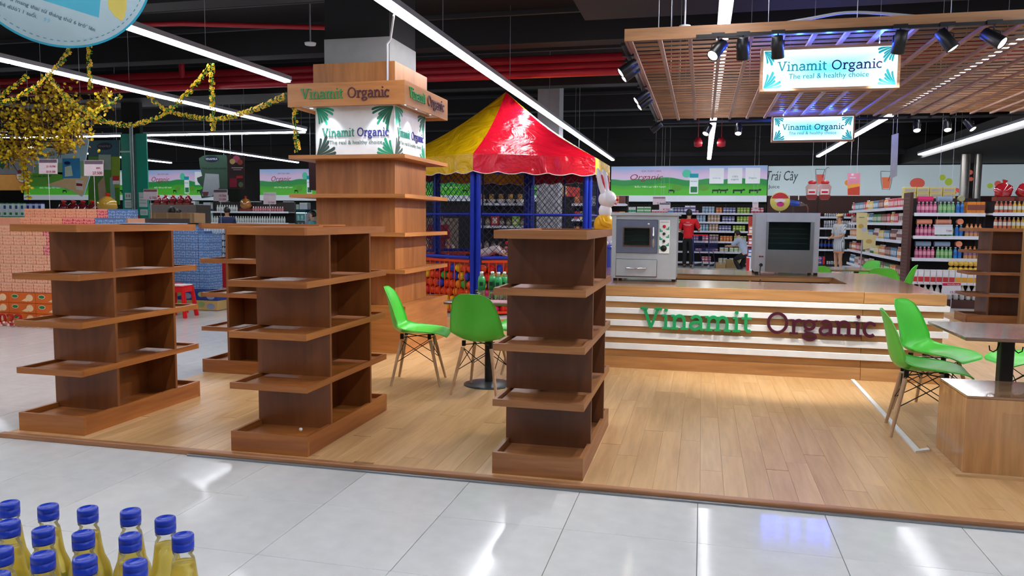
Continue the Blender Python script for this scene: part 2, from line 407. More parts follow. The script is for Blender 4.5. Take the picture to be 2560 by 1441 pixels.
# ================================================================ COLUMN DISPLAY
CONC = mat('8d8c8c', .85)
struct(simple_box('wall_column', (-3.96, -3.22, 4.86, 5.62, 0, 3.3), CONC)); struct(simple_box('wall_column_top', (-3.955, -3.225, 4.865, 5.615, 3.3, 4.5), mat('0f0e10', .9)))
LX = wood('ae6d34', 'c8874a', 'x', .38, .6, .13, 'tower_wood_x', rand=.03); LY = wood('ae6d34', 'c8874a', 'y', .38, .6, .13, 'tower_wood_y', rand=.03); LZ = wood('9e602e', 'b97b42', 'z', .42, .4, .16, 'tower_wood_z', rand=.03)
tw = thing('column_display', 'tall wooden display built around the grey column under the lettered canopy', 'display')
tw.location = (0, 0, .03)
CX0, CX1, CY0, CY1 = -4.035, -3.135, 4.78, 5.715
OX0, OX1, OY0, OY1 = -4.24, -2.945, 4.58, 5.93
def ring(b, o, i, z0, z1, mi=0):
    (a, c, d, e), (p, q, r, s) = o, i
    b.box(a, c, d, r, z0, z1, mi); b.box(a, c, s, e, z0, z1, mi); b.box(a, p, r, s, z0, z1, mi); b.box(q, c, r, s, z0, z1, mi)
O_ = (OX0, OX1, OY0, OY1); I_ = (CX0, CX1, CY0, CY1)
def wring(name, z0, z1, lip=.014):
    b = MB(); ring(b, (OX0 + .02, OX1 - .02, OY0 + .02, OY1 - .02), I_, z0, z1 - lip); o = b.build(name, LX, tw)
    MB().box(OX0, OX1, OY0, OY0 + .02, z0, z1).build('front_rail', LX, o); MB().box(OX0, OX1, OY1 - .02, OY1, z0, z1).build('rear_rail', LX, o)
    for xa_ in (OX0, OX1 - .02): MB().box(xa_, xa_ + .02, OY0 + .02, OY1 - .02, z0, z1).build('side_rail', LY, o)
wring('base', 0, .49)
for z in (.88, 1.26, 1.655, 2.055): wring('shelf', z - .055, z - .015)
zz = [.49, .825, .865, 1.205, 1.245, 1.6, 1.64, 2.0]
for k in range(0, 8, 2):
    za, zb = zz[k] - .012, zz[k + 1]
    MB().box(CX0, CX1, CY0, CY0 + .03, za, zb).build('front_panel', LZ, tw)
    MB().box(CX0, CX1, CY1 - .03, CY1, za, zb).build('back_panel', LZ, tw)
    MB().box(CX0, CX0 + .03, CY0 + .03, CY1 - .03, za, zb).build('side_panel', LZ, tw)
    for ya, yb in ((CY0 + .03, CY0 + .466), (CY0 + .468, CY1 - .03)): MB().box(CX1 - .03, CX1, ya, yb, za, zb).build('side_panel', LZ, tw)
# lit sign panels around the column
WHT = mat('eef1f4', .5)
sg = thing('column_sign', 'white wrap-round brand sign with green palm leaves on the wooden column', 'sign', (0, 0, .03))
b = MB(); ring(b, (CX0 + .004, CX1 - .004, CY0 + .004, CY1 - .004), (CX0 + .04, CX1 - .04, CY0 + .04, CY1 - .04), 2.045, 2.56); b.build('sign_panel', WHT, sg)
GR1, GR2, GR3, GR4 = mat('1f9a78', .5), mat('12684f', .5), mat('2f4a44', .5), mat('24a583', .5)
def palm(parent, mk, cx, cz, dx, dz, R, mt, a0=8, a1=82, n=6, th=.0015, name='palm_leaf'):
    """fan of curved leaf blades spreading from a corner (cx, cz) into the panel; mk(u, v, d) gives the 3-D point"""
    b = MB(); R *= .98
    for k in range(n):
        a = math.radians(a0 + (a1 - a0) * k / (n - 1)); w = math.radians((a1 - a0) / (n - 1) * .37); r1 = R * (.86 + .14 * math.sin(k * 1.9 + .6))
        pl = []
        for t in range(7):
            q = t / 6; r = r1 * (.05 + .95 * q); ww = w * (1.25 - .4 * q ** 3); pl.append((r, a + .12 * q * q - ww))
        pl.append((r1 * 1.05, a + .12 + w * .2))
        for t in range(6, -1, -1):
            q = t / 6; r = r1 * (.05 + .95 * q); ww = w * (1.25 - .4 * q ** 3); pl.append((r, a + .12 * q * q + ww))
        pts = [(cx + dx * max(0, r * math.cos(t)), cz + dz * max(0, r * math.sin(t))) for r, t in pl]
        n_ = len(pts); vs = [mk(u, v, 0) for u, v in pts] + [mk(u, v, th) for u, v in pts]
        b.add(vs, [tuple(range(n_)), tuple(range(n_, 2 * n_))] + [(i, (i + 1) % n_, (i + 1) % n_ + n_, i + n_) for i in range(n_)])
    return b.build(name, mt, parent)
BGR = mat('2f8f7b', .5); BBL = mat('2b2f86', .5); GREY = mat('6f8a86', .5)
def yface(Y, dz=0): return lambda u, v, d=0: (u, Y - d, v + dz)
def xface(X, dz=0): return lambda u, v, d=0: (X + d, u, v + dz)
F = (pi / 2, 0, 0); FX = (pi / 2, 0, pi / 2)
mk = lambda x, z: ((x, CY0 + .001, z), F)
brand('Vinamit', -3.955, -3.582, 2.245, .088, BGR, sg, mk); brand('Organic', -3.556, -3.194, 2.245, .088, BBL, sg, mk)
text('The real & healthy choice', .60, None, GREY, sg, (-3.575, CY0 + .002, 2.178), F)
yf = yface(CY0 + .003)
palm(sg, yf, CX0 + .01, 2.55, 1, -1, .22, GR4, n=7, a0=2, a1=70); palm(sg, yf, CX1 - .01, 2.55, -1, -1, .26, GR2, n=8, a0=0, a1=66)
palm(sg, yf, CX0 + .01, 2.05, 1, 1, .24, GR3, n=6, a0=0, a1=66); palm(sg, yf, CX1 - .01, 2.05, -1, 1, .2, GR1, n=6, a0=0, a1=66)
mk = lambda y, z: ((CX1 - .001, y, z), FX)
brand('Vinamit', 4.86, 5.22, 2.25, .09, BGR, sg, mk); brand('Organic', 5.26, 5.64, 2.25, .09, BBL, sg, mk)
text('The real & healthy choice', .62, None, GREY, sg, (CX1 - .002, 5.26, 2.185), FX)
xf_ = xface(CX1 - .003)
palm(sg, xf_, CY0 + .01, 2.55, 1, -1, .24, GR4, n=7, a0=2, a1=70); palm(sg, xf_, CY1 - .01, 2.55, -1, -1, .26, GR2, n=8, a0=0, a1=66)
palm(sg, xf_, CY0 + .01, 2.05, 1, 1, .24, GR3, n=6, a0=0, a1=66); palm(sg, xf_, CY1 - .01, 2.05, -1, 1, .2, GR1, n=6, a0=0, a1=66)
# canopy
cn = thing('column_canopy', 'square wooden canopy box with raised lettering and downlights around the column', 'canopy')
MB().box(OX0, OX1, OY0, OY0 + .02, 2.565, 2.80).build('front_board', LX, cn); MB().box(OX0, OX1, OY1 - .02, OY1, 2.565, 2.80).build('back_board', LX, cn)
MB().box(OX0, OX0 + .02, OY0 + .02, OY1 - .02, 2.565, 2.80).build('side_board', LY, cn); MB().box(OX1 - .02, OX1, OY0 + .02, OY1 - .02, 2.565, 2.80).build('side_board', LY, cn)
b = MB(); ring(b, (OX0 + .02, OX1 - .02, OY0 + .02, OY1 - .02), (CX0 + .02, CX1 - .02, CY0 + .02, CY1 - .02), 2.60, 2.62); b.build('soffit', mat('e9e7e4', .6), cn)
b = MB(); ring(b, (CX0 - .03, CX1 + .03, CY0 - .03, CY1 + .03), (CX0, CX1, CY0, CY1), 2.59, 2.599); b.build('cornice', LX, cn)
b = MB(); ring(b, (CX0 - .01, CX1 + .01, CY0 - .01, CY1 + .01), (-3.96, -3.22, 4.86, 5.62), 2.62, 3.03); b.build('upper_box', LZ, cn)
G3 = mat('2c8a4a', .35); P3 = mat('4a1f2c', .35)
mk = lambda x, z: ((x, OY0 - .0005, z), F)
brand('Vinamit', -4.086, -3.608, 2.638, .104, G3, cn, mk, .008); brand('Organic', -3.564, -3.10, 2.638, .106, P3, cn, mk, .008)
mk = lambda y, z: ((OX1 + .0005, y, z), FX)
brand('Vinamit', 4.70, 5.18, 2.645, .108, G3, cn, mk, .008); brand('Organic', 5.24, 5.80, 2.645, .112, P3, cn, mk, .008)
LENS = mat('f4f6ff', .4, emit=18)
for x, y in ((-3.86, 4.68), (-3.31, 4.68), (-4.14, 4.9), (-3.03, 4.84), (-3.03, 5.16), (-3.03, 5.6)):
    o = MB().lathe([(.058, 0), (.05, -.006), (.036, -.006)], 20).build('downlight_ring', mat('d8d8d8', .3), cn, None, (x, y, 2.599))
    MB().lathe([(.036, -.004), (.0001, -.008)], 20).build('downlight_lens', LENS, o)
    l = bpy.data.lights.new('downlight', 'SPOT'); l.energy = 14; l.spot_size = 1.5; l.spot_blend = .6; l.color = (.85, .93, 1); l.shadow_soft_size = .03
    lo = bpy.data.objects.new('downlight_lamp', l); COL.objects.link(lo); lo.location = (x, y, 2.58); lo.parent = cn
# conduit bending up from the canopy
tag(MB().tube([(-3.2, 4.755, 2.81), (-3.2, 4.755, 3.2), (-3.16, 4.74, 3.24), (-2.9, 4.2, 3.33)], .011, 8).build('conduit_pipe', mat('c9cbd0', .4)), 'thin grey conduit bending up from the canopy of the wooden column', 'pipe')
# ================================================================ COUNTER
KX = wood('aa7646', 'cd9c68', 'x', .36, .45, .18, 'counter_wood_x', rand=.04); KY = wood('96683f', 'b48455', 'y', .3, .7, .18)
KT = wood('8f6a4c', 'ad8664', 'x', .16, .7, .14, 'counter_top_wood', coat=.4)
ct = thing('counter', 'long wooden serving counter with white slats and raised brand lettering', 'counter', (0, 0, .03))
kx0, kx1, ky0, ky1 = -1.22, 2.03, 4.46, 7.28; hx0, hx1, hy0, hy1 = -.62, 1.40, 5.42, 6.38; kz = .78
b = MB(); b.box(kx0, kx1, ky0 + .02, hy0, kz - .02, kz).box(kx0, kx1, hy1, ky1, kz - .02, kz).box(kx0, hx0, hy0, hy1, kz - .02, kz).box(hx1, kx1, hy0, hy1, kz - .02, kz)
b.build('countertop', KT, ct)
MB().box(kx0, 1.372, ky0, ky0 + .02, .685, kz).build('front_fascia', KX, ct); MB().box(1.376, kx1, ky0, ky0 + .02, .685, kz).build('front_fascia', KX, ct)
MB().box(kx1 - .02, kx1, ky0 + .02, ky1, .685, kz - .02).build('side_fascia', KY, ct); MB().box(kx0, kx0 + .02, ky0 + .02, ky1, .685, kz - .02).build('side_fascia', KY, ct)
MB().box(kx0 + .01, kx1 - .01, ky1 - .02, ky1, 0, kz - .02).build('back_panel', KX, ct)
MB().box(kx0 + .01, 1.372, ky0 + .03, ky0 + .05, .11, .685).build('front_panel', KX, ct); MB().box(1.376, kx1 - .01, ky0 + .03, ky0 + .05, .11, .685).build('front_panel', KX, ct)
MB().box(kx1 - .03, kx1 - .01, ky0 + .05, ky1 - .02, .0, .685).build('side_panel', KY, ct); MB().box(kx0 + .01, kx0 + .03, ky0 + .05, ky1 - .02, .0, .685).build('side_panel', KY, ct)
MB().box(kx0, 1.372, ky0 + .006, ky0 + .05, 0, .11).build('plinth', KX, ct); MB().box(1.376, kx1, ky0 + .006, ky0 + .05, 0, .11).build('plinth', KX, ct)
WS = mat('f4f5f8', .35)
for a, c in ((.63, .68), (.52, .571), (.402, .458), (.29, .346), (.18, .236)):
    MB().box(kx0 - .01, kx1 + .028, ky0 - .002, ky0 + .0295, a, c, bev=.002).build('white_slat', WS, ct)
    MB().box(kx1 - .0095, kx1 + .028, ky0 + .0305, ky1 - .03, a, c, bev=.002).build('white_slat', WS, ct)
# inside of the open well
DK = mat('2c2420', .7)
MB().box(hx0 - .0, hx1, hy0 - .02, hy0 - .001, .0, kz - .021).build('inner_panel', KX, ct)
MB().box(hx0, hx1, hy1 + .25, hy1 + .27, .0, kz - .021).build('inner_back', DK, ct)
for x in (-.62, -.335, .52, 1.38): MB().box(x, x + .02, hy1 + .002, hy1 + .25, .0, kz - .021).build('divider', KX, ct)
MB().box(hx0, hx1, hy1 + .001, hy1 + .0195, kz - .06, kz - .021).build('inner_rail', KX, ct)
MB().box(hx1 + .001, hx1 + .02, hy0, hy1, 0, kz - .021).build('inner_panel', KY, ct)
MB().box(hx0, hx1, hy1 + .02, hy1 + .25, .34, .36).build('inner_shelf', KX, ct)
G1 = mat('1f9a5c', .35); P1 = mat('4a1a30', .3)
mk = lambda x, z: ((x, ky0 - .0025, z), F)
brand('Vinamit', -.555, .455, .392, .19, G1, ct, mk, .022); brand('Organic', .565, 1.49, .392, .19, P1, ct, mk, .022)
# ================================================================ OVENS
STL = mat('c8cdd4', .36, .6); STD = mat('8f96a3', .28, .9); BLK = mat('17181a', .5); GLS = mat('1a2224', .06, coat=.5)
CHR = mat('e6e8ea', .12, 1)
def fin_glass():
    mt = bpy.data.materials.new('oven_glass'); mt.use_nodes = True; nt = mt.node_tree; b = nt.nodes['Principled BSDF']
    N = nt.nodes; L = nt.links; b.inputs['Base Color'].default_value = (.05, .06, .06, 1); b.inputs['Roughness'].default_value = .04
    tr_ = N.new('ShaderNodeBsdfTransparent'); tr_.inputs[0].default_value = (.72, .8, .78, 1); fr_ = N.new('ShaderNodeFresnel'); fr_.inputs[0].default_value = 1.7
    mx = N.new('ShaderNodeMixShader'); L.new(fr_.outputs[0], mx.inputs[0]); L.new(tr_.outputs[0], mx.inputs[1]); L.new(b.outputs[0], mx.inputs[2]); L.new(mx.outputs[0], N['Material Output'].inputs[0])
    return mt
OG = fin_glass()
o1 = thing('deck_oven', 'stainless steel oven with round knobs and a drawer on the counter front', 'oven', (-.90, 5.02, .81))
b = MB(); b.box(0, .64, .03, .60, .03, .655).box(0, .64, .0, .03, .655, .66); b.v = []; b.f = []; b.m = []; b.sm = []
# carcass with an open oven cavity behind the window
b.box(0, .045, .0, .6, .03, .66).box(.455, .64, .012, .6, .03, .66).box(.045, .455, .012, .6, .23, .285).box(.045, .455, .012, .6, .03, .045).box(.045, .455, .57, .6, .045, .66).box(.045, .455, .012, .57, .62, .66).box(.045, .455, .012, .6, .225, .23)
b.build('carcass', STL, o1)
MB().box(-.008, .665, -.012, .61, .66, .69, bev=.003).build('top_plate', STL, o1)
d = MB(); (dx0, dx1, dz0, dz1) = (.048, .452, .288, .616); wx0, wx1, wz0, wz1 = .125, .375, .365, .535
d.box(dx0, wx0, -.006, .011, dz0, dz1).box(wx1, dx1, -.006, .011, dz0, dz1).box(wx0, wx1, -.006, .011, dz0, wz0).box(wx0, wx1, -.006, .011, wz1, dz1)
door = d.build('door', mat('8c93ad', .3, .8), o1)
b = MB(); ring_ = [(wx0 - .012, wx1 + .012, wz0 - .014, wz0), (wx0 - .012, wx1 + .012, wz1, wz1 + .008), (wx0 - .012, wx0, wz0, wz1), (wx1, wx1 + .012, wz0, wz1)]
for a, c, e, f in ring_: b.box(a, c, -.014, -.0065, e, f)
b.build('window_frame', CHR, door); MB().box(wx0, wx1, -.002, .004, wz0, wz1).build('window_glass', OG, door)
MB().tube([(.415, -.006, .345), (.415, -.035, .36), (.415, -.042, .44), (.415, -.035, .535), (.415, -.006, .55)], .0075, 10).build('handle', CHR, door)
MB().lathe([(.012, 0), (.012, .004), (.0001, .005)], 14).build('badge', mat('c9ccd2', .2, .8), door, None, (.365, -.006, .575), (pi / 2, 0, 0))
for z in (.40, .455, .50):
    r_ = MB()
    for k in range(9): r_.bar((.06, .05 + k * .06, z), (.44, .05 + k * .06, z), .004)
    r_.bar((.06, .045, z), (.06, .54, z), .005); r_.bar((.44, .045, z), (.44, .54, z), .005); r_.build('rack', CHR, o1)
MB().box(.046, .454, .2, .56, .286, .618).build('liner', mat('a8b0ac', .4), o1)
MB().box(.048, .452, -.006, .011, .052, .222, bev=.003).build('drawer', STL, o1)
MB().tube([(.15, -.006, .135), (.16, -.034, .135), (.25, -.038, .133), (.34, -.034, .135), (.35, -.006, .135)], .0085, 10).build('drawer_handle', CHR, o1)
cp = MB().box(.468, .572, .002, .0115, .285, .615, bev=.006).build('control_panel', mat('eceeee', .35), o1)
MB().box(.48, .56, .0005, .0018, .596, .599).build('printed_line', mat('5a6a66', .5), cp)
MB().lathe([(.016, 0), (.016, .012), (.013, .018), (.0001, .018)], 18).build('red_button', mat('c22334', .3), cp, None, (.518, .002, .555), F)
for z in (.482, .41):
    k = MB().lathe([(.0145, 0), (.013, .014), (.0001, .015)], 16).build('knob', BLK, cp, None, (.517, .002, z), F)
    MB().box(-.003, .003, -.012, .012, .0145, .02).build('pointer', CHR, k)
k = MB().lathe([(.031, 0), (.029, .01), (.012, .013), (.01, .024), (.0001, .025)], 24).build('timer_dial', BLK, cp, None, (.516, .002, .338), F)
yf = yface(.002)
for cx, dx, zc in ((.472, 1, .50), (.472, 1, .42), (.472, 1, .33), (.568, -1, .52), (.568, -1, .44), (.568, -1, .36)): palm(cp, yf, cx, zc, dx, 1, .035, GR1, 5, 75, 5)
for x in (.02, .60):
    for y in (.03, .55): MB().box(x, x + .035, y, y + .03, 0, .03).build('foot', BLK, o1)
o2 = thing('rotisserie_oven', 'stainless steel cabinet oven with a dark window and power cord', 'oven', (.585, 6.62, .81))
b = MB(); b.box(0, .135, 0, .62, .03, .715).box(.625, .70, 0, .62, .03, .715).box(.135, .625, 0, .62, .03, .285).box(.135, .625, 0, .62, .66, .715).box(.135, .625, .58, .62, .285, .66).build('carcass', STL, o2)
MB().box(.12, .64, -.022, -.002, .61, .70).build('hood_strip', STL, o2)
fr = MB().box(.12, .145, -.012, -.001, .03, .61).box(.60, .64, -.012, -.001, .03, .61).box(.145, .60, -.012, -.001, .03, .29).build('door', mat('b0b5bd', .26, .9), o2)
MB().box(.145, .60, -.008, -.003, .29, .61).build('window_glass', OG, fr)
for z in (.36, .42, .47, .53):
    r_ = MB()
    for k in range(7): r_.bar((.15, .08 + k * .07, z), (.61, .08 + k * .07, z), .004)
    r_.build('rack', mat('8b9090', .3, .8), o2)
MB().box(.136, .624, .3, .579, .286, .659).build('liner', mat('687270', .4), o2)
MB().box(.05, .07, -.006, -.0005, .20, .215).box(.078, .098, -.006, -.0005, .20, .215).build('switch', mat('8c1f2d', .4), o2)
MB().lathe([(.02, 0), (.02, .008), (.012, .012), (.0001, .012)], 16).build('cable_gland', BLK, o2, None, (.075, -.001, .11), F)
MB().tube([(.075, -.01, .11), (.066, -.04, .1), (.058, -.1, .02), (.057, -.2, .012), (.056, -.27, -.1), (.058, -.28, -.3)], .006, 8).build('power_cord', BLK, o2)
for x in (.01, .66):
    for y in (.03, .55): MB().box(x, x + .04, y, y + .04, 0, .03).build('foot', BLK, o2)
# ================================================================ GREEN CHAIRS
GRN = mat('58d048', .3); LEGW = wood('b08a68', 'cfae8c', 'z', .4, 1.5, .12, 'beech'); IRON = mat('1c1b1c', .45, .5)
def catmull(P, n):
    out = []
    for i in range(len(P) - 1):
        p0 = P[max(i - 1, 0)]; p1 = P[i]; p2 = P[i + 1]; p3 = P[min(i + 2, len(P) - 1)]
        for k in range(n):
            t = k / n; out.append(tuple(.5 * (2 * b + (c - a) * t + (2 * a - 5 * b + 4 * c - d) * t * t + (-a + 3 * b - 3 * c + d) * t ** 3) for a, b, c, d in zip(p0, p1, p2, p3)))
    out.append(P[-1]); return out
def chair_shell():
    # profile rows: forward x, height z, half width, side raise, side forward wrap
    P = [(.255, .405, .150, .0, 0), (.245, .422, .195, .004, 0), (.19, .438, .222, .012, 0), (.08, .436, .232, .028, 0), (-.04, .428, .232, .048, .0), (-.13, .432, .228, .062, .012),
         (-.19, .462, .226, .05, .05), (-.218, .52, .222, .02, .075), (-.235, .60, .212, .0, .072), (-.252, .69, .190, -.0, .056), (-.272, .77, .160, -.004, .038), (-.282, .80, .13, -.008, .028), (-.287, .818, .085, -.004, .014)]
    R = catmull(P, 3); nu = 16; vs = []
    for x, z, w, ra, wr in R:
        for j in range(nu + 1):
            u = -1 + 2 * j / nu; vs.append((x + wr * u * u, w * (u * 1.0), z + ra * u * u))
    fs = [(i * (nu + 1) + j, i * (nu + 1) + j + 1, (i + 1) * (nu + 1) + j + 1, (i + 1) * (nu + 1) + j) for i in range(len(R) - 1) for j in range(nu)]
    # give it thickness
    me = bpy.data.meshes.new('t'); me.from_pydata(vs, [], fs); me.update(); nm = [v.normal.copy() for v in me.vertices]; bpy.data.meshes.remove(me)
    V2 = [tuple(Vector(v) - n * .007) for v, n in zip(vs, nm)]; o = len(vs); m_ = len(R); b = MB()
    rim = [j for j in range(nu + 1)] + [i * (nu + 1) + nu for i in range(1, m_)] + [(m_ - 1) * (nu + 1) + j for j in range(nu - 1, -1, -1)] + [i * (nu + 1) for i in range(m_ - 2, 0, -1)]
    b.add(vs + V2, fs + [tuple(o + i for i in reversed(f)) for f in fs] + [(rim[i], rim[(i + 1) % len(rim)], rim[(i + 1) % len(rim)] + o, rim[i] + o) for i in range(len(rim))], 0, True)
    return b
def make_chair(label, loc, rz):
    t = thing('green_chair', label, 'chair', loc, rz, 'green moulded chairs')
    chair_shell().build('seat_shell', GRN, t)
    for sx in (-1, 1):
        for sy in (-1, 1):
            top = Vector((sx * .115 - .01, sy * .115, .405)); ft = Vector((sx * .205, sy * .195, 0))
            MB().cyl(ft, ft.lerp(top, .93), .0105, .0155, 10).build('leg', LEGW, t)
            MB().box(top.x - .014, top.x + .014, top.y - .011, top.y + .011, .386, .430).build('leg_bracket', IRON, t)
    b = MB()
    q = lambda sx, sy, k: Vector((sx * (.205 - .095 * k) - .01 * k, sy * (.195 - .08 * k), .405 * k))
    for a, c in (((-1, -1), (1, -1)), ((-1, 1), (1, 1)), ((-1, -1), (-1, 1)), ((1, -1), (1, 1))):
        b.cyl(q(*a, .92), q(*c, .48), .0035, n=6); b.cyl(q(*c, .92), q(*a, .48), .0035, n=6)
    b.cyl((-.12, -.11, .398), (.1, .11, .398), .004, n=6).cyl((-.12, .11, .398), (.1, -.11, .398), .004, n=6)
    b.build('wire_brace', IRON, t)
    return t
Z3 = .0295
ch0 = make_chair('green chair seen from its side, between the column display and the small table', (-2.33, 3.34, Z3), math.radians(12))
dup(ch0, (-1.70, 3.12, Z3), math.radians(84), 'green chair with its back to us, beside the nearest shelf unit')
dup(ch0, (-1.52, 4.02, Z3), math.radians(-95), 'green chair on the far side of the table with the drink bottles, mostly hidden')
dup(ch0, (1.44, 2.73, Z3), math.radians(-8), 'green chair seen from its side, over the white floor cable cover')
dup(ch0, (1.68, 3.42, Z3), math.radians(-38), 'green chair facing us in front of the counter corner')
dup(ch0, (2.28, 3.28, Z3), math.radians(190), 'green chair cut by the picture edge behind the table with bag hooks')
dup(ch0, (1.47, 8.35, Z3), math.radians(95), 'green chair just right of the rotisserie oven, back rest showing low')
dup(ch0, (1.42, 9.6, Z3), math.radians(-60), 'green chair behind the one beside the rotisserie oven')
dup(ch0, (2.30, 8.2, Z3), math.radians(80), 'front green chair of the three behind the counter corner')
dup(ch0, (2.62, 9.0, Z3), math.radians(160), 'right one of the three green chairs behind the counter corner')
dup(ch0, (2.34, 9.95, Z3), math.radians(-150), 'rearmost of the three green chairs behind the counter corner')
# ================================================================ TABLES, BOX, CABLE COVER
TT = wood('6d5140', '94745c', 'x', .14, .6, .2, 'table_top_wood', coat=.6)
def cafe_table(label, x0, x1, y0, y1, rnd_base=True, hooks=False):
    cx, cy = (x0 + x1) / 2, (y0 + y1) / 2
    t = thing('cafe_table', label, 'table', (cx, cy, Z3), 0, 'small pedestal tables')
    a, c = (x1 - x0) / 2, (y1 - y0) / 2
    MB().box(-a, a, -c, c, .702, .722, bev=.003).build('table_top', TT, t)
    MB().box(-.15, .15, -.15, .15, .69, .7015).build('mounting_plate', BLK, t)
    if hooks:
        MB().box(-.038, .038, -.038, .038, .012, .69, bev=.006).build('column', BLK, t)
        for s in (-1, 1): MB().tube([(s * .039, 0, .645), (s * .05, 0, .60), (s * .07, 0, .585), (s * .09, 0, .595), (s * .095, 0, .625)], .004, 8).build('bag_hook', IRON, t)
    else: MB().cyl((0, 0, .012), (0, 0, .69), .034, n=16).build('column', BLK, t)
    MB().lathe([(.21, 0), (.21, .008), (.19, .014), (.05, .03), (.0001, .03)], 28).build('foot_plate', mat('4b5357', .35, .5), t)
    return t
cafe_table('small pedestal table with drink bottles on it, behind the nearest shelf unit', -2.03, -1.43, 3.10, 3.70)
cafe_table('dark pedestal table with bag hooks at the right edge, behind the wooden box', 1.50, 2.2, 2.19, 2.98, hooks=True)
cafe_table('table behind the counter in front of the drinks wall', 1.78, 2.6, 8.95, 9.75)
bx = thing('wooden_box', 'glossy butcher-block wooden box seat standing in the lower right corner', 'box', (1.42, 1.85, Z3))
BW = wood('a87646', 'cb9c68', 'z', .22, .6, .12, 'stave_wood', coat=.35, stave=9); BT = wood('9c7350', 'c19a75', 'x', .1, .6, .14, 'stave_top', coat=.9, stave=9)
MB().box(0, .9, 0, .02, 0, .43).build('front_panel', BW, bx); MB().box(0, .02, .02, .50, 0, .43).build('side_panel', BW, bx)
MB().box(.88, .9, .02, .50, 0, .43).build('side_panel', BW, bx); MB().box(.02, .88, .48, .50, 0, .43).build('back_panel', BW, bx)
MB().box(-.0, .9, -.0, .50, .4305, .445, bev=.003).build('lid', BT, bx)
PT = wood('bb9468', 'd6b486', 'x', .35, 1, .1)
MB().poly([(-.042, -.042), (.95, -.042), (.95, -.001), (-.001, -.001), (-.001, .53), (-.042, .53)], 0, .014).build('floor_trim', PT, bx)
tag(MB().poly([(1.295, 4.45), (1.275, 2.225), (1.37, 2.285), (1.37, 2.33), (1.31, 2.285), (1.325, 4.45)], Z3, Z3 + .012).build('cable_cover', mat('e9ecf0', .4)), 'white cable cover strip running over the wooden floor from counter to box', 'cable cover')

tag(MB().sphere((0, 0, .011), .011, 10, 6).build('pebble', mat('eceae4', .4), loc=(-2.33, 1.33, .135)), 'small white ball lying on the base tray of the middle shelf unit', 'ball')
tag(MB().box(0, .42, 0, .22, 0, .004).build('paper_sheets', mat('a8c0e0', .5), loc=(-4.25, 2.13, 1.362), rot=(0, 0, .05)), 'pale blue printed sheets lying on top of the leftmost shelf unit', 'papers')
# ================================================================ BALL POOL TENT
HC = Vector((-3.22, 9.77, 0)); HS = 1.77
HP = [HC + Vector((math.cos(math.radians(a)), math.sin(math.radians(a)), 0)) * HS for a in (-90, -30, 30, 90, 150, 210)]
BLU = mat('1533b4', .3); YEL = mat('e8b80c', .3); RED = mat('d4142c', .22); ORG = mat('e2471c', .35)
tn = thing('ball_pool_tent', 'six-sided red and yellow roofed play tent with blue posts, netting and a ball pool', 'play tent', HC)
L0 = [p - HC for p in HP]
def crumple(mt_, name):
    mt = mt_.copy(); mt.name = name; nt = mt.node_tree; N = nt.nodes; L = nt.links; tc = N.new('ShaderNodeTexCoord')
    no = N.new('ShaderNodeTexNoise'); no.inputs['Scale'].default_value = 2.2; no.inputs['Detail'].default_value = 6; no.inputs['Distortion'].default_value = 1.5
    L.new(tc.outputs['Object'], no.inputs['Vector']); bp = N.new('ShaderNodeBump'); bp.inputs['Strength'].default_value = .7; bp.inputs['Distance'].default_value = .12
    L.new(no.outputs[0], bp.inputs['Height']); L.new(bp.outputs[0], N['Principled BSDF'].inputs['Normal'])
    N['Principled BSDF'].inputs['Roughness'].default_value = .2
    return mt
YT, RT = crumple(YEL, 'yellow_tarpaulin'), crumple(RED, 'red_tarpaulin')
WSTR = mat('f0e6dc', .6)
for k in range(6):
    a, c = L0[k] * 1.06, L0[(k + 1) % 6] * 1.06; M_ = RT if k % 2 == 0 else YT
    b = MB(); n1, n2 = 10, 8; vs = []
    for i in range(n2 + 1):
        t = i / n2
        for j in range(n1 + 1):
            q = a.lerp(c, j / n1); p = q * (1 - t) * 1.0; z = 2.36 + (3.52 - 2.36) * t - .10 * math.sin(pi * t) + .035 * math.sin(pi * j / n1) * (1 - t) * math.sin(pi * t)
            vs.append((p.x, p.y, z))
    b.add(vs, [(i * (n1 + 1) + j, i * (n1 + 1) + j + 1, (i + 1) * (n1 + 1) + j + 1, (i + 1) * (n1 + 1) + j) for i in range(n2) for j in range(n1)], 0, True)
    rf = b.build('roof_panel', M_, tn)
    b = MB(); n1 = 36; vs = []; tr = []
    for j in range(n1 + 1):
        q = a.lerp(c, j / n1) ; sc = .035 * abs(math.sin(pi * j / n1 * 5)); w = .012 * math.sin(j * 1.3)
        o = q.normalized() * w
        vs += [(q.x, q.y, 2.36), (q.x + o.x, q.y + o.y, 2.115 - sc)]; tr.append((q.x + o.x * 1.2, q.y + o.y * 1.2, 2.113 - sc))
    b.add(vs, [(2 * j, 2 * j + 1, 2 * j + 3, 2 * j + 2) for j in range(n1)], 0, True); v = b.build('valance', M_, tn)
    MB().tube(tr, .006, 5).build('white_piping', WSTR, v)
def cage_post(p, r=.05):
    b = MB(); d = p.normalized() if p.length > 0 else Vector((1, 0, 0)); s = Vector((-d.y, d.x, 0))
    for q in (p + s * .045, p - s * .045, p - d * .05): b.cyl((q.x, q.y, 0), (q.x, q.y, 2.34), .036, n=10)
    b.build('post', BLU, tn)
for p in L0: cage_post(p * .985)
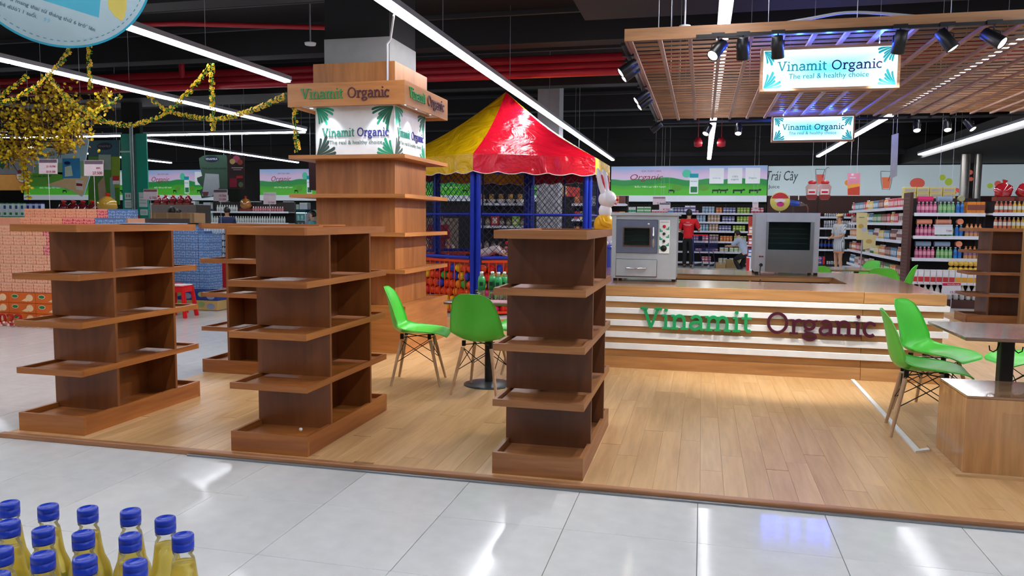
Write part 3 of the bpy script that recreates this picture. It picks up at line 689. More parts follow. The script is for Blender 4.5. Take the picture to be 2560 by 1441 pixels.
for k in range(6):
    a, c = L0[k], L0[(k + 1) % 6]; u = (c - a).normalized(); a1 = a + u * .1; c1 = c - u * .1
    b = MB()
    for z, r in ((.86, .026), (1.5, .014), (2.3, .03)): b.cyl((a1.x, a1.y, z), (c1.x, c1.y, z), r, n=8)
    b.build('blue_rail', BLU, tn)
    m_ = a.lerp(c, .5); MB().cyl((m_.x, m_.y, .9), (m_.x, m_.y, 2.28), .016, n=8).build('mid_post', mat('10246e', .35), tn)
    n_ = 14
    for z in (.05, .805): MB().bar((a1.x, a1.y, z), (c1.x, c1.y, z), .035, .035).build('fence_rail', ORG, tn)
    for j in range(1, n_):
        q = a1.lerp(c1, j / n_); MB().cyl((q.x, q.y, .06), (q.x, q.y, .79), .0085, n=6).build('fence_bar', ORG, tn)
    b = MB(); Wd = (c1 - a1).length; Hh = 1.37; st = .115
    for s in (1, -1):
        k_ = -int(Hh / st) - 1
        while k_ * st < Wd + Hh:
            x0 = k_ * st; t0, t1 = max(0, -x0), min(Hh, Wd - x0)
            if t1 > t0:
                A = (x0 + t0, t0) if s > 0 else (x0 + t0, Hh - t0); B = (x0 + t1, t1) if s > 0 else (x0 + t1, Hh - t1)
                p, q = a1 + u * A[0], a1 + u * B[0]; b.bar((p.x, p.y, .9 + A[1]), (q.x, q.y, .9 + B[1]), .006)
            k_ += 1
    stuff(b.build('net', mat('16203c', .6), tn))
BALLC = ['e0281c', 'f0551c', 'f2c418', '1f3fc4', '2fae3c', 'f04a1a', 'f08a1c', 'd01e72']
bme = [MB().sphere((0, 0, 0), .064, 14, 8).mesh('ball', mat(c, .3)) for c in BALLC]
bn = ['red', 'orange red', 'yellow', 'blue', 'green', 'vermilion', 'orange', 'magenta']
def ball(p, i=None):
    i = random.choice((0, 0, 1, 1, 2, 2, 2, 3, 3, 4, 5, 5, 5, 6, 6, 7)) if i is None else i
    o = inst('play_ball', bme[i]); o.location = p
    tag(o, '%s plastic ball in the ball pool behind the orange bars' % bn[i], 'ball', 'balls in the ball pool (%s)' % bn[i])
for (p, q, f0) in ((HP[5], HP[0], .25), (HP[0], HP[1], 0)):
    u = (q - p).normalized(); inn = (HC - (p + q) / 2).normalized(); n_ = 0
    for iz in range(6):
        for ix in range(14):
            t = .08 + ix * .13 + (.065 if iz % 2 else 0)
            if t > HS - .06 or t < f0 * HS: continue
            if f0 == 0 and t > 1.0: continue
            w = p + u * t + inn * (.10 + rnd(0, .015)); ball((w.x, w.y, .08 + iz * .122))
P_ = MB().poly([((p * .9).x, (p * .9).y) for p in L0], .05, .7); stuff(P_.build('ball_filling', mat('b8331c', .5), tn))
ball((HP[5].x + .38, HP[5].y + .06, .94), 3)
# floating ball on the rail at left
# rabbit figure on a pedestal
rb = thing('rabbit_figure', 'white cartoon rabbit figure in a yellow vest beside the play tent', 'figure', (-1.36, 8.15, 0), math.radians(-20))
RW = mat('f0eef2', .25); RY = mat('eeb21c', .3)
MB().lathe([(.2, 0), (.2, .06), (.13, .1), (.11, 1.0), (.17, 1.03), (.17, 1.06), (.0001, 1.06)], 20).build('pedestal', BLU, rb)
b = MB().sphere((0, 0, 1.28), .15, 18, 12, 0, (.9, .85, 1.5)).sphere((.01, 0, 1.55), .1, 16, 10, 0, (.95, .9, 1.2)).sphere((.04, 0, 1.72), .125, 18, 12, 0, (1.05, .9, 1.0)).sphere((.13, 0, 1.69), .06, 12, 8, 0, (1, .8, .8))
b.sphere((0, .08, 1.1), .08, 12, 8, 0, (1.4, .8, .7)).sphere((0, -.08, 1.1), .08, 12, 8, 0, (1.4, .8, .7))
b.build('body', RW, rb)
for s in (-1, 1):
    e = MB().tube([(0, s * .05, 1.80), (-.02, s * .07, 1.92), (-.05, s * .085, 2.06), (-.08, s * .09, 2.15)], [.04, .05, .045, .012], 10).build('ear', RW, rb)
    MB().tube([(.022, s * .056, 1.85), (.012, s * .078, 1.93), (-.012, s * .09, 2.04), (-.035, s * .093, 2.08)], [.014, .024, .022, .006], 8).build('inner_ear', mat('d42a3a', .4), e)
    MB().sphere((.125, s * .055, 1.755), .017, 10, 6).build('eye', BLK, rb)
    MB().tube([(0, s * .1, 1.45), (.06, s * .15, 1.38), (.13, s * .09, 1.36)], [.045, .042, .04], 10).build('arm', RY, rb)
MB().sphere((.195, 0, 1.71), .02, 10, 6).build('nose', RED, rb); MB().tube([(.17, -.03, 1.655), (.185, 0, 1.645), (.17, .03, 1.655)], .008, 6).build('mouth', RED, rb)
MB().sphere((.0, 0, 1.36), .155, 18, 10, 0, (.97, .93, 1.05)).build('vest', RY, rb)
# ================================================================ BOTTLES ON THE SMALL TABLE
PET = mat('dfe9ea', .05, trans=.9, ior=1.2, name='clear_plastic'); DRK = mat('bcd2b0', .05, trans=.8, ior=1.3)
def pet_bottle(label, x, y, z, k=1.0, group=None):
    t = thing('drink_bottle', label, 'bottle', (x, y, z), rnd(0, 1), group); s = k
    MB().lathe([(.027 * s, 0), (.031 * s, .008), (.031 * s, .05), (.029 * s, .055), (.031 * s, .06), (.031 * s, .15 * s), (.024 * s, .18 * s), (.0125 * s, .205 * s), (.0125 * s, .215 * s)], 18).build('bottle_body', DRK, t)
    l = MB().lathe([(.0318 * s, .072), (.0318 * s, .15 * s), (.025 * s, .182 * s)], 18).build('label_sleeve', mat('2f9a56', .35), t)
    for a in (0, 2.1, 4.2):
        c_ = MB().box(-.014, .014, -.0005, .0008, -.016, .016).build('dark_emblem', mat('18332a', .4), l, None, (.0322 * s * math.cos(a), .0322 * s * math.sin(a), .125), (0, 0, a + pi / 2))
    MB().lathe([(.0145 * s, .205 * s), (.0145 * s, .222 * s), (.0001, .224 * s)], 14).build('cap', mat('eef2f4', .4), t)
for i, (px, lab) in enumerate(((1204, 'leftmost green-labelled drink bottle with a white cap on the small table'), (1231, 'second green-labelled drink bottle from the left on the small table'), (1246, 'third green-labelled drink bottle from the left on the small table'), (1261, 'green-labelled drink bottle half hidden by the nearest shelf unit'))):
    p = at(px, 720, 3.45 + (.05 if i % 2 else 0)); pet_bottle(lab, p.x, p.y, Z3 + .722, 1.02, 'drink bottles on the small table')
p = at(1191, 740, 3.3); t = thing('thermos_bottle', 'dark narrow bottle standing left of the green-labelled drink bottles', 'bottle', (p.x, p.y, Z3 + .722))
MB().lathe([(.014, 0), (.015, .005), (.015, .06), (.013, .066)], 14).build('bottle_body', mat('1c2b3c', .3), t); MB().lathe([(.012, .066), (.012, .085), (.0001, .087)], 14).build('cap', BLK, t)
tag(MB().box(0, .3, 0, .2, 0, .003).build('leaflet', mat('d8a6b8', .3), loc=(-1.78, 3.13, Z3 + .722), rot=(0, 0, .1)), 'pink printed leaflet lying on the small table before the bottles', 'leaflet')
# ================================================================ TIMBER TRELLIS
TZ = 2.9
SLX = wood('69442a', '8c5f3a', 'x', .4, .7, .2, 'trellis_wood_x', rand=.1); SLY = wood('8a6454', 'ab8270', 'y', .45, .7, .15, 'trellis_wood_y')
tr = thing('ceiling_trellis', 'suspended timber slat ceiling grid above the serving counter', 'trellis', (-.66, 3.72, TZ))
TWd, TLn = 4.9, 5.2
sm_ = MB().box(0, TWd, 0, .028, .012, .030).mesh('slat', SLX)
for k in range(33): inst('slat', sm_, tr, None, (0, .0 + k * .1615, 0))
jm = MB().box(0, .034, 0, TLn, -.012, .0115).mesh('joist', SLY)
for k in range(21): inst('joist', jm, tr, None, (.002 + k * .2405, 0, 0))
MB().box(-.02, TWd, -.024, -.001, -.02, .075).build('edge_board', wood('a0714e', 'be8c62', 'x', .4, .7, .15), tr)
MB().box(-.022, -.001, 0, TLn, -.02, .075).build('edge_board', SLY, tr)
TRK = mat('131316', .4)
tk = MB().box(.55, TWd, -.06, -.028, -.03, -.005).build('front_track', TRK, tr)
MB().box(-.06, -.026, .1, TLn, -.03, -.005).build('side_track', TRK, tr); MB().box(-.02, TWd, TLn + .02, TLn + .05, -.05, -.02).build('rear_track', TRK, tr)
b = MB()
for x in (.25, .35, .75, 1.1, 1.75, 2.4, 3.0, 3.6):
    for y in (.02, 2.5, 5.0): b.cyl((x, y, .03), (x, y, 1.6), .003, n=5)
stuff(b.build('hanging_wires', mat('9a9ca2', .4, .6), tr))
for k, pts in enumerate(([(1.0, .15, .07), (1.4, .13, .12), (1.75, .12, .15), (2.3, .12, .08)], [(3.0, .1, .08), (3.3, .1, .17), (3.7, .1, .2), (4.1, .1, .14), (4.3, .1, .07)])):
    MB().tube([Vector(c) for c in catmull(pts, 6)], .012, 6).build('cable', mat('b9bdc4', .5), tr)
# light-box signs
def sign_mat():
    mt = bpy.data.materials.new('backlit_panel'); mt.use_nodes = True; nt = mt.node_tree; N = nt.nodes; L = nt.links; b = N['Principled BSDF']
    tc = N.new('ShaderNodeTexCoord'); sp = N.new('ShaderNodeSeparateXYZ'); L.new(tc.outputs['Generated'], sp.inputs[0])
    def edge(o, k):
        m1 = N.new('ShaderNodeMath'); m1.operation = 'SUBTRACT'; m1.inputs[1].default_value = .5; L.new(o, m1.inputs[0])
        m2 = N.new('ShaderNodeMath'); m2.operation = 'ABSOLUTE'; L.new(m1.outputs[0], m2.inputs[0])
        m3 = N.new('ShaderNodeMath'); m3.operation = 'MULTIPLY'; m3.inputs[1].default_value = k; L.new(m2.outputs[0], m3.inputs[0]); return m3.outputs[0]
    mx = N.new('ShaderNodeMath'); mx.operation = 'MAXIMUM'; L.new(edge(sp.outputs[0], 2), mx.inputs[0]); L.new(edge(sp.outputs[2], 2), mx.inputs[1])
    r = N.new('ShaderNodeValToRGB'); e = r.color_ramp.elements; e[0].position = .15; e[0].color = (.05, .62, .86, 1); e[1].position = .85; e[1].color = (.75, 1.1, 1.25, 1)
    L.new(mx.outputs[0], r.inputs[0]); L.new(r.outputs[0], b.inputs['Emission Color']); b.inputs['Emission Strength'].default_value = 1.25; b.inputs['Base Color'].default_value = (.3, .5, .55, 1)
    return mt
SGM = sign_mat(); FRW = wood('9c7358', 'bb9072', 'x', .4, 1, .15)
def lightbox(label, x0, Y, z0, wd=1.045, ht=.345):
    t = thing('lightbox_sign', label, 'sign', (x0, Y, z0), 0, 'lightbox signs hanging under the trellis')
    MB().box(.02, wd - .02, .0, .09, .02, ht - .02).build('light_panel', SGM, t)
    MB().box(0, wd, -.012, .1, 0, .02).box(0, wd, -.012, .1, ht - .02, ht).box(0, .02, -.012, .1, .02, ht - .02).box(wd - .02, wd, -.012, .1, .02, ht - .02).build('wood_frame', FRW, t)
    mk = lambda x, z: ((x, -.001, z), F)
    brand('Vinamit', .13, .51, .158, .074, mat('0f8fa6', .5, emit=.25), t, mk, .002); brand('Organic', .54, .92, .158, .074, mat('161a6e', .5, emit=.1), t, mk, .002)
    text('The real & healthy choice', .60, None, mat('1490a0', .5, emit=.25), t, (.52, -.0015, .108), F)
    c = mat('0a9aa8', .5, emit=.6); yf = yface(-.0012)
    palm(t, yf, .025, ht - .025, 1, -1, .13, c, 0, 66, 6); palm(t, yf, wd - .025, ht - .025, -1, -1, .15, c, 0, 66, 7); palm(t, yf, .025, .025, 1, 1, .15, c, 0, 66, 6); palm(t, yf, wd - .025, .025, -1, 1, .14, c, 0, 66, 6)
    for x in (.15, wd - .15): MB().cyl((x, .05, ht), (x, .05, TZ + .02 - z0), .004, n=6).build('suspension_rod', CHR, t)
    for x in (.12, .3, .52, .75, .93):
        l = bpy.data.lights.new('led', 'POINT'); l.energy = 13; l.color = (.02, .08, 1); l.shadow_soft_size = .02
        lo = bpy.data.objects.new('led_lamp', l); COL.objects.link(lo); lo.parent = t; lo.location = (x, .05, ht + .022)
lightbox('large backlit brand sign hanging at the front of the timber trellis', .405, 3.92, 2.475)
lightbox('backlit brand sign hanging farther back under the timber trellis', .86, 8.35, 2.50)
# spotlights
SPL = mat('fff4e6', .4, emit=40)
def spotlight(label, p, aim, on=True, col=(1, .93, .82)):
    """p is the pivot; aim the direction of the beam"""
    t = thing('track_spotlight', label, 'spotlight', p, 0, 'track spotlights of the trellis')
    a = Vector(aim).normalized(); q = a.to_track_quat('-Z', 'Y').to_euler()
    MB().box(-.05, .05, -.018, .018, .10, .13).build('track_adapter', TRK, t)
    MB().tube([(0, 0, .10), (0, 0, .06), (.045, 0, .05), (.047, 0, .0)], .006, 6).tube([(0, 0, .06), (-.045, 0, .05), (-.047, 0, .0)], .006, 6).build('yoke', TRK, t)
    h = MB().lathe([(.022, .09), (.042, .085), (.046, .0), (.049, -.075), (.047, -.083), (.043, -.076)], 20).build('lamp_head', TRK, t, None, (0, 0, -.0), q)
    MB().lathe([(.044, -.075), (.025, -.082), (.0001, -.085)], 20).build('lens', SPL if on else mat('8a8a8a', .2), h)
    if on:
        l = bpy.data.lights.new('spot', 'SPOT'); l.energy = SPOT_W; l.spot_size = 1.15; l.spot_blend = .5; l.color = col; l.shadow_soft_size = .03
        lo = bpy.data.objects.new('spot_lamp', l); COL.objects.link(lo); lo.parent = t; lo.location = a * .095; lo.rotation_euler = q
TY = 3.66
for x, aim, lab, on in ((.06, (-.55, -.6, -.75), 'leftmost front spotlight, tilted down to the left, lit', 1), (.25, (.05, .42, -1), 'second front spotlight, straight down beside the leftmost one', 1),
                        (.51, (.1, .42, -1), 'spotlight hanging in front of the left end of the near sign', 1), (1.38, (-.1, .42, -1), 'spotlight hanging in front of the right end of the near sign', 1),
                        (1.70, (.5, -.15, -.75), 'front spotlight tilted to the right, right of the near sign', 1), (2.01, (.62, -.5, -.6), 'front spotlight nearest the right picture edge, lit', 1)):
    spotlight(lab, (x, TY, TZ - .13), aim, on)
for y, lab in ((4.25, 'nearest'), (4.5, 'second'), (5.9, 'third'), (6.35, 'fourth'), (8.7, 'farthest')):
    spotlight('%s lit spotlight on the left side track of the trellis' % lab, (-.70, y, TZ - .13), (-.8, .1 if y > 8 else -.25, -.6), 1)
for x, lab in ((.02, 'first'), (.45, 'second'), (2.80, 'third'), (3.18, 'fourth'), (3.45, 'fifth')):
    spotlight('%s spotlight from the left on the rear track of the trellis' % lab, (x, 8.96, TZ - .15), (.5 if x > 3.3 else -.05 if x > .3 else -.4, -.5, -.85), 1)
# one extra row that lights the counter front from the front track
# ================================================================ LINEAR LAMPS
TUB = mat('f6f8ff', .4, emit=LAMP_E, name='fluorescent'); HOU = mat('9a9ca6', .45, .3)
def strip(label, axis, c, a0, a1, z=3.3, seg=1.5, w=.10, wires=True):
    loc = (c, a0, z) if axis == 'y' else (a0, c, z); t = thing('linear_lamp', label, 'lamp', loc, 0 if axis == 'y' else -pi / 2, 'suspended linear ceiling lamps')
    Ln = a1 - a0
    MB().box(-w * .62, w * .62, 0, Ln, .03, .085).build('housing', HOU, t)
    n = max(1, round(Ln / seg)); me = MB().box(-w / 2, w / 2, .012, Ln / n - .012, 0, .029, bev=.008).mesh('light_tube', TUB)
    for k in range(n): inst('light_tube', me, t, None, (0, k * Ln / n, 0))
    if wires:
        b = MB()
        for k in range(int(Ln / 3) + 1): b.cyl((0, .3 + k * 3, .085), (0, .3 + k * 3, 1.192), .004, n=5)
        stuff(b.build('suspension_wires', mat('7e8086', .5), t))
strip('long linear lamp passing over the column display towards the play tent', 'y', -2.79, -7, 21.7)
strip('linear lamp ending at the canopy of the wooden column', 'y', -5.70, -7, 7.15)
strip('linear lamp crossing the yellow flower garlands, second from the left', 'y', -8.42, -5, 12.6)
strip('linear lamp passing over the timber trellis into the store', 'y', .13, -7, 21.7)
strip('linear lamp behind the far lightbox sign', 'y', 3.16, -7, 21.1)
strip('linear lamp at the upper right behind the rear spotlights', 'y', 5.75, -7, 20.8)
strip('linear lamp running across the store at upper left', 'x', 12.95, -24, -8.6, w=.08)
strip('oblique linear lamp over the milk aisle at left', 'y', -13.5, 13.4, 21.4)
strip('short linear lamp far back over the coolers', 'y', -18.2, 15.0, 21.0)
strip('linear lamp at the far left edge behind the blossom tree', 'y', -15.9, 6, 12.2, w=.08)
for x in (8.6, -11.2): strip('linear lamp over the aisle off to the %s' % ('right' if x > 0 else 'left, behind the camera'), 'y', x, -7, 21 if x > 0 else 3)
# ================================================================ PIPES AND CEILING SERVICES
PR = mat('a01a28', .4)
for k, (y, z, r) in enumerate(((9.7, 3.98, .085), (9.45, 3.82, .07), (9.2, 3.68, .06))):
    tag(MB().cyl((-20, y, z), (6, y, z), r, n=14).build('sprinkler_pipe', PR), '%s of the three red pipes crossing under the ceiling' % ('top', 'middle', 'lowest')[k], 'pipe')
p = at(455, 190, 9.45); tag(MB().cyl((p.x, 9.45, 3.85), (p.x, 9.45, 4.49), .05, n=12).build('riser_pipe', PR), 'red riser pipe above the garlands, joining the red pipes', 'pipe')
p = at(455, 20, 7); tag(MB().tube([(p.x - 1.5, 7, 4.2), (p.x, 7, 4.15), (p.x + 2.5, 7.6, 4.1)], .035, 10).build('branch_pipe', PR), 'thin red pipe under the ceiling above the garlands', 'pipe')
b = MB(); t = thing('cable_tray', 'pale perforated cable tray below the dark ceiling', 'cable tray', (0, 0, 0))
MB().box(-2.1, .1, 4.9, 5.05, 3.93, 3.945).box(-2.1, .1, 4.9, 4.905, 3.945, 4.0).build('tray', mat('6b6d74', .5, .4), t)
for k in range(9): MB().box(-2.05 + k * .24, -1.9 + k * .24, 4.93, 5.02, 3.925, 3.9295).build('slot', mat('1a1b1e', .8), t)
for k in range(3): MB().cyl((-1.9 + k * .9, 4.98, 4.0), (-1.9 + k * .9, 4.98, 4.5), .006, n=5).build('rod', mat('7e8086', .5), t)
p = at(1712, 70, 4.3); tag(MB().cyl((p.x, p.y, p.z + .03), (p.x, p.y, 4.5), .008, n=6).lathe([(.05, .0), (.05, .02), (.01, .03)], 14, c=(p.x, p.y, p.z)).build('smoke_detector', mat('d5d7da', .5)), 'white ceiling sensor on a rod above the trellis corner', 'sensor')
p = at(776, 113, 7.0); tag(MB().lathe([(.0001, 0), (.07, .0), (.08, .03), (.03, .04), (.01, .04), (.01, 4.5 - p.z)], 16, c=tuple(p)).build('pendant_sensor', mat('c9ccd0', .4)), 'small round white fitting in the dark ceiling left of the column', 'sensor')
for k, x in enumerate((-1.0, -.55)):
    p = at(1745 + k * 58, 366, 16.5)
    tag(MB().lathe([(.0001, -.02), (.09, 0), (.1, .1), (.06, .2), (.0001, .22)], 16, c=tuple(p)).cyl((p.x, p.y, p.z + .2), (p.x, p.y, 4.5), .01, n=6).build('alarm_bell', PR), '%s red fitting hanging from the ceiling behind the rear spotlights' % ('left' if k == 0 else 'right'), 'fitting')
struct(MB().cyl((6.55, 19.6, 0), (6.55, 19.6, 3.3), .11, n=16).cyl((6.85, 19.6, 0), (6.85, 19.6, 3.3), .09, n=16).build('column', mat('a9a49a', .25, .7)))
# ================================================================ ROUND HANGING SIGN, upper left
def disc_frame(c, n_, up):
    z = Vector(n_).normalized(); x = Vector(up).cross(z).normalized(); y = z.cross(x); M = Matrix.Identity(4)
    for i in range(3): M[i][0] = x[i]; M[i][1] = y[i]; M[i][2] = z[i]; M[i][3] = c[i]
    return M
c0 = at(142, -108, -.1); RR = 218 / FPX * (c0 - CAM).dot(_f)
nrm = (CAM - c0).normalized(); nrm.z *= .7
rs = thing('round_hanging_sign', 'large pale blue round sign with printed text hanging at the upper left', 'sign', c0)
rs.matrix_world = disc_frame(c0, nrm, (0.05, 0, 1))
CY = mat('35b8d8', .4); PB = mat('d2eef8', .5)
MB().lathe([(RR, -.006), (RR, .004), (.0001, .004)], 72).lathe([(RR, -.006), (.0001, -.006)], 72).build('disc', CY, rs)
MB().lathe([(RR * .975, .0045), (RR * .975, .0055), (.0001, .0055)], 72).build('face', PB, rs)
b = MB(); n_ = 84
for k in range(n_):
    a = 2 * pi * k / n_; a2 = a + .035; r = RR * .925
    b.bar((r * math.cos(a), r * math.sin(a), .0062), (r * math.cos(a2), r * math.sin(a2), .0062), .0025, .001)
stuff(b.build('stitch_line', mat('4a8ea2', .5), rs))
u = RR / 218
def rp(px, py): return ((px - 142) * u, -(py - 14 + 108) * u)
TXC = mat('4d6470', .5)
x, y = rp(108, 40); text('cho phụ nữ mang thai từ tháng thứ 6 trở lên', 246 * u, None, TXC, rs, (x, y, .006), (0, 0, math.radians(-13.5)))
x, y = rp(48, 43); text('h có bé dưới 1 tuổi.', 106 * u, None, TXC, rs, (x, y, .006), (0, 0, math.radians(-13.5)))
x, y = rp(120, 62); text('”', 13 * u, None, mat('7cc6dc', .5), rs, (x, y, .006), (0, 0, math.radians(-10.5)))
q = [rp(*p) for p in ((84, -30), (86, 8), (94, 12), (236, 36), (240, -20))]; MB().poly(q, .006, .0066).build('printed_panel', mat('55bcd8', .45), rs)
q = [rp(*p) for p in ((255, -20), (258, 8), (272, 26), (288, 35), (294, 30), (299, 5), (300, -20))]; MB().poly(q, .006, .0064).build('yellow_print', mat('ead66a', .5), rs)
b = MB()
for dx in (-.15, .15): b.cyl((dx, RR * .9, 0), (dx, 2.3, 0), .002, n=5)
b.build('hanging_wires', mat('7e8086', .5), rs)
# ================================================================ GARLANDS
YF = mat('e6c522', .5); YF2 = mat('f0da5a', .5); OC = mat('c2561c', .5); LEAF = mat('4f8a2a', .55)
def garland(label, pts, r=.034, step=.028):
    P = [Vector(c) for c in catmull([tuple(p) for p in pts], 14)]
    t = thing('flower_garland', label, 'garland', tuple(P[0]), 0, 'yellow flower garlands on the lamps'); o = P[0]
    L = 0; q = [P[0]]
    for a, b in zip(P, P[1:]):
        d = (b - a).length; n = max(1, int((L + d) / step)); L += d
        while L >= step: L -= step; q.append(b - (b - a).normalized() * L)
    st = MB().tube([p - o for p in P[::3] + [P[-1]]], .005, 5).build('stem', LEAF, t)
    fl, lf = MB(), MB()
    for i, p in enumerate(q):
        d = (q[min(i + 1, len(q) - 1)] - q[max(i - 1, 0)]).normalized()
        for k in range(2):
            n = Vector((rnd(-1, 1), rnd(-1.3, .5), rnd(-1, 1))); n = (n - d * n.dot(d)).normalized(); c = p - o + n * r * rnd(.5, .9)
            if rnd(0, 1) < .8:
                M = disc_frame(c, n + Vector((0, -.35, 0)), d); R = rnd(.017, .023); m5 = []
                for j in range(10): m5.append((R * (1 if j % 2 == 0 else .72) * math.cos(j * pi / 5), R * (1 if j % 2 == 0 else .72) * math.sin(j * pi / 5), .004))
                i0 = len(fl.v); fl.add(m5 + [(0, 0, -.002)], [(j, (j + 1) % 10, 10) for j in range(10)], 0); fl.add([(R * .36 * math.cos(j * pi / 3), R * .36 * math.sin(j * pi / 3), .004) for j in range(6)], [tuple(range(6))], 1); fl.xf(M, i0)
            M = disc_frame(p - o + n.cross(d) * r * .6 * random.choice((-1, 1)), n, d); i0 = len(lf.v)
            lf.add([(-.018, 0, 0), (0, -.009, .003), (.02, 0, 0), (0, .009, .003)], [(0, 1, 2, 3)], 0); lf.xf(M, i0)
    stuff(fl.build('blossoms', [YF, OC], t)); stuff(lf.build('leaves', LEAF, t)); return t
g = lambda *q: [at(*p) for p in q]
garland('garland strand swagging from the second lamp up to the lamp at the canopy', g((122, 190, 5.5), (160, 235, 5.5), (220, 282, 5.45), (275, 307, 5.4), (330, 312, 5.35), (385, 296, 5.3), (440, 262, 5.3), (490, 210, 5.3), (527, 165, 5.3)))
garland('garland strand rising from the second lamp to the round hanging sign', g((122, 188, 5.5), (150, 160, 5.3), (172, 128, 5.1), (188, 95, 5.0)))
garland('garland strand hanging left from the second lamp in a low swag', g((122, 190, 5.5), (95, 212, 5.5), (55, 238, 5.5), (20, 252, 5.5), (-30, 262, 5.5)))
garland('garland piece sloping at the left picture edge under the second lamp', g((68, 190, 5.9), (40, 212, 5.9), (8, 236, 5.9), (-20, 255, 5.9)))
garland('straight garland strand hanging under the round sign', g((223, 80, 5.2), (224, 130, 5.2), (225, 180, 5.2), (226, 224, 5.2)))
garland('straight garland strand hanging from the lamp between tree and column', g((529, 160, 5.3), (530, 210, 5.3), (531, 270, 5.3), (532, 328, 5.3)))
garland('rear garland swag ending at the canopy of the wooden column', g((372, 240, 6.8), (410, 272, 6.7), (470, 290, 6.5), (540, 298, 6.2), (590, 288, 5.8), (650, 268, 5.3), (716, 238, 4.75)))
garland('short rear garland between the two long lamps left of the column', g((302, 238, 6.8), (280, 258, 6.7), (250, 272, 6.7), (215, 296, 6.8), (170, 312, 6.8)))
garland('straight garland strand hanging below the left corner of the column canopy', g((737, 264, 4.66), (739, 310, 4.66), (742, 355, 4.66), (744, 381, 4.66)))
# ================================================================ BLOSSOM TREE
bt = thing('blossom_tree', 'artificial tree with drooping branches full of small yellow blossoms', 'tree', (-12.7, 7.6, 0))
BRN = mat('4a3524', .8)
o = Vector(bt.location)
b = MB().tube([(0, 0, 0), (.1, 0, .8), (-.05, .05, 1.7), (.15, 0, 2.3), (.1, 0, 2.7)], [.11, .1, .09, .07, .04], 10); b.build('trunk', BRN, bt)
cen = [(30, 300, .5), (75, 300, .55), (130, 260, .5), (160, 300, .55), (110, 340, .4), (55, 360, .45), (20, 390, .35), (190, 330, .35), (210, 280, .35), (130, 225, .3), (240, 262, .2), (265, 235, .14), (80, 385, .3), (165, 355, .25), (155, 370, .18)]
br, fl = MB(), MB()
for i, (px, py, s) in enumerate(cen):
    c = at(px, py, 7.4 + rnd(-.35, .35)) - o
    for k in range(3):
        e = c + Vector((rnd(-s, s) * .6, rnd(-s, s) * .5, rnd(-s, s) * .35)); br.tube([(.1, 0, 2.3), (c.x * .5, c.y * .5, max(c.z, 2.3) + .1), tuple(c), tuple(e + Vector((0, 0, -.12)))], [.03, .022, .012, .004], 5)
    for k in range(int(150 * s / .4)):
        p = c + Vector((random.gauss(0, s * .42), random.gauss(0, s * .35), random.gauss(0, s * .26)))
        M = disc_frame(p, Vector((rnd(-1, 1), rnd(-1.2, .4), rnd(-1, .6))), (0, 0, 1)); R = rnd(.018, .032); i0 = len(fl.v); m5 = []
        for j in range(10): m5.append((R * (1 if j % 2 == 0 else .92) * math.cos(j * pi / 5), R * (1 if j % 2 == 0 else .92) * math.sin(j * pi / 5), .008))
        fl.add(m5 + [(0, 0, -.003)], [(j, (j + 1) % 10, 10) for j in range(10)], 0 if rnd(0, 1) < .6 else 1); fl.xf(M, i0)
for px, y0, y1 in ((33, 330, 400), (62, 385, 445), (58, 420, 478), (150, 330, 380), (8, 360, 402), (68, 440, 500)):
    n = int((y1 - y0) / 4)
    a = at(px, y0 - 20, 7.3) - o; c = at(px + 3, y1, 7.3) - o; br.tube([tuple(a), tuple(c)], .005, 5)
    for k in range(n * 2):
        p = a.lerp(c, rnd(.1, 1)) + Vector((rnd(-.05, .05), rnd(-.05, .05), 0)); M = disc_frame(p, Vector((rnd(-1, 1), rnd(-1.2, .4), rnd(-1, .6))), (0, 0, 1)); R = rnd(.022, .036); i0 = len(fl.v)
        fl.add([(R * (1 if j % 2 == 0 else .93) * math.cos(j * pi / 5), R * (1 if j % 2 == 0 else .92) * math.sin(j * pi / 5), .008) for j in range(10)] + [(0, 0, -.003)], [(j, (j + 1) % 10, 10) for j in range(10)], 0); fl.xf(M, i0)
br.build('branches', BRN, bt); stuff(fl.build('blossoms', [mat('dfc01c', .5), mat('96701a', .5)], bt))
# ================================================================ PRODUCTS
def pack_mat(base, mark, wsc, kind='grid', top=None):
    """printed film pack of small cartons: repeated printed blocks"""
    k = ('pk', base, mark, wsc, kind)
    if k in _mc: return _mc[k]
    mt = bpy.data.materials.new('printed_pack'); mt.use_nodes = True; nt = mt.node_tree; N = nt.nodes; L = nt.links; b = N['Principled BSDF']; b.inputs['Roughness'].default_value = .35
    tc = N.new('ShaderNodeTexCoord'); mp = N.new('ShaderNodeMapping'); mp.inputs['Scale'].default_value = wsc; L.new(tc.outputs['Object'], mp.inputs[0])
    ch = N.new('ShaderNodeTexVoronoi'); ch.inputs['Scale'].default_value = 1; ch.inputs['Randomness'].default_value = .35 if kind != 'wave' else 1; L.new(mp.outputs[0], ch.inputs['Vector'])
    r = N.new('ShaderNodeValToRGB'); r.color_ramp.interpolation = 'CONSTANT' if kind == 'grid' else 'LINEAR'; e = r.color_ramp.elements; e[0].position = 0; e[0].color = lin(mark); e[1].position = .34; e[1].color = lin(base)
    L.new(ch.outputs['Distance'], r.inputs[0]); L.new(r.outputs[0], b.inputs['Base Color']); _mc[k] = mt; return mt
def carton_pack(w, d, h, n, base, mark, film=None):
    """n small drink cartons side by side, two deep, shrink-wrapped"""
    b = MB(); cw = w / n
    for i in range(n):
        for j in range(2): b.box(i * cw + .0012, (i + 1) * cw - .0012, j * d / 2 + .0012, (j + 1) * d / 2 - .0012, .002, h * .9, 0)
    b.box(0, w, -.0006, d + .0006, h * .9, h + .0008, 1)
    return b.mesh('carton_pack', [pack_mat(base, mark, (1.6 / cw, 1.6 / cw, 1.5 / (h * .5))), mat(film or base, .35)])
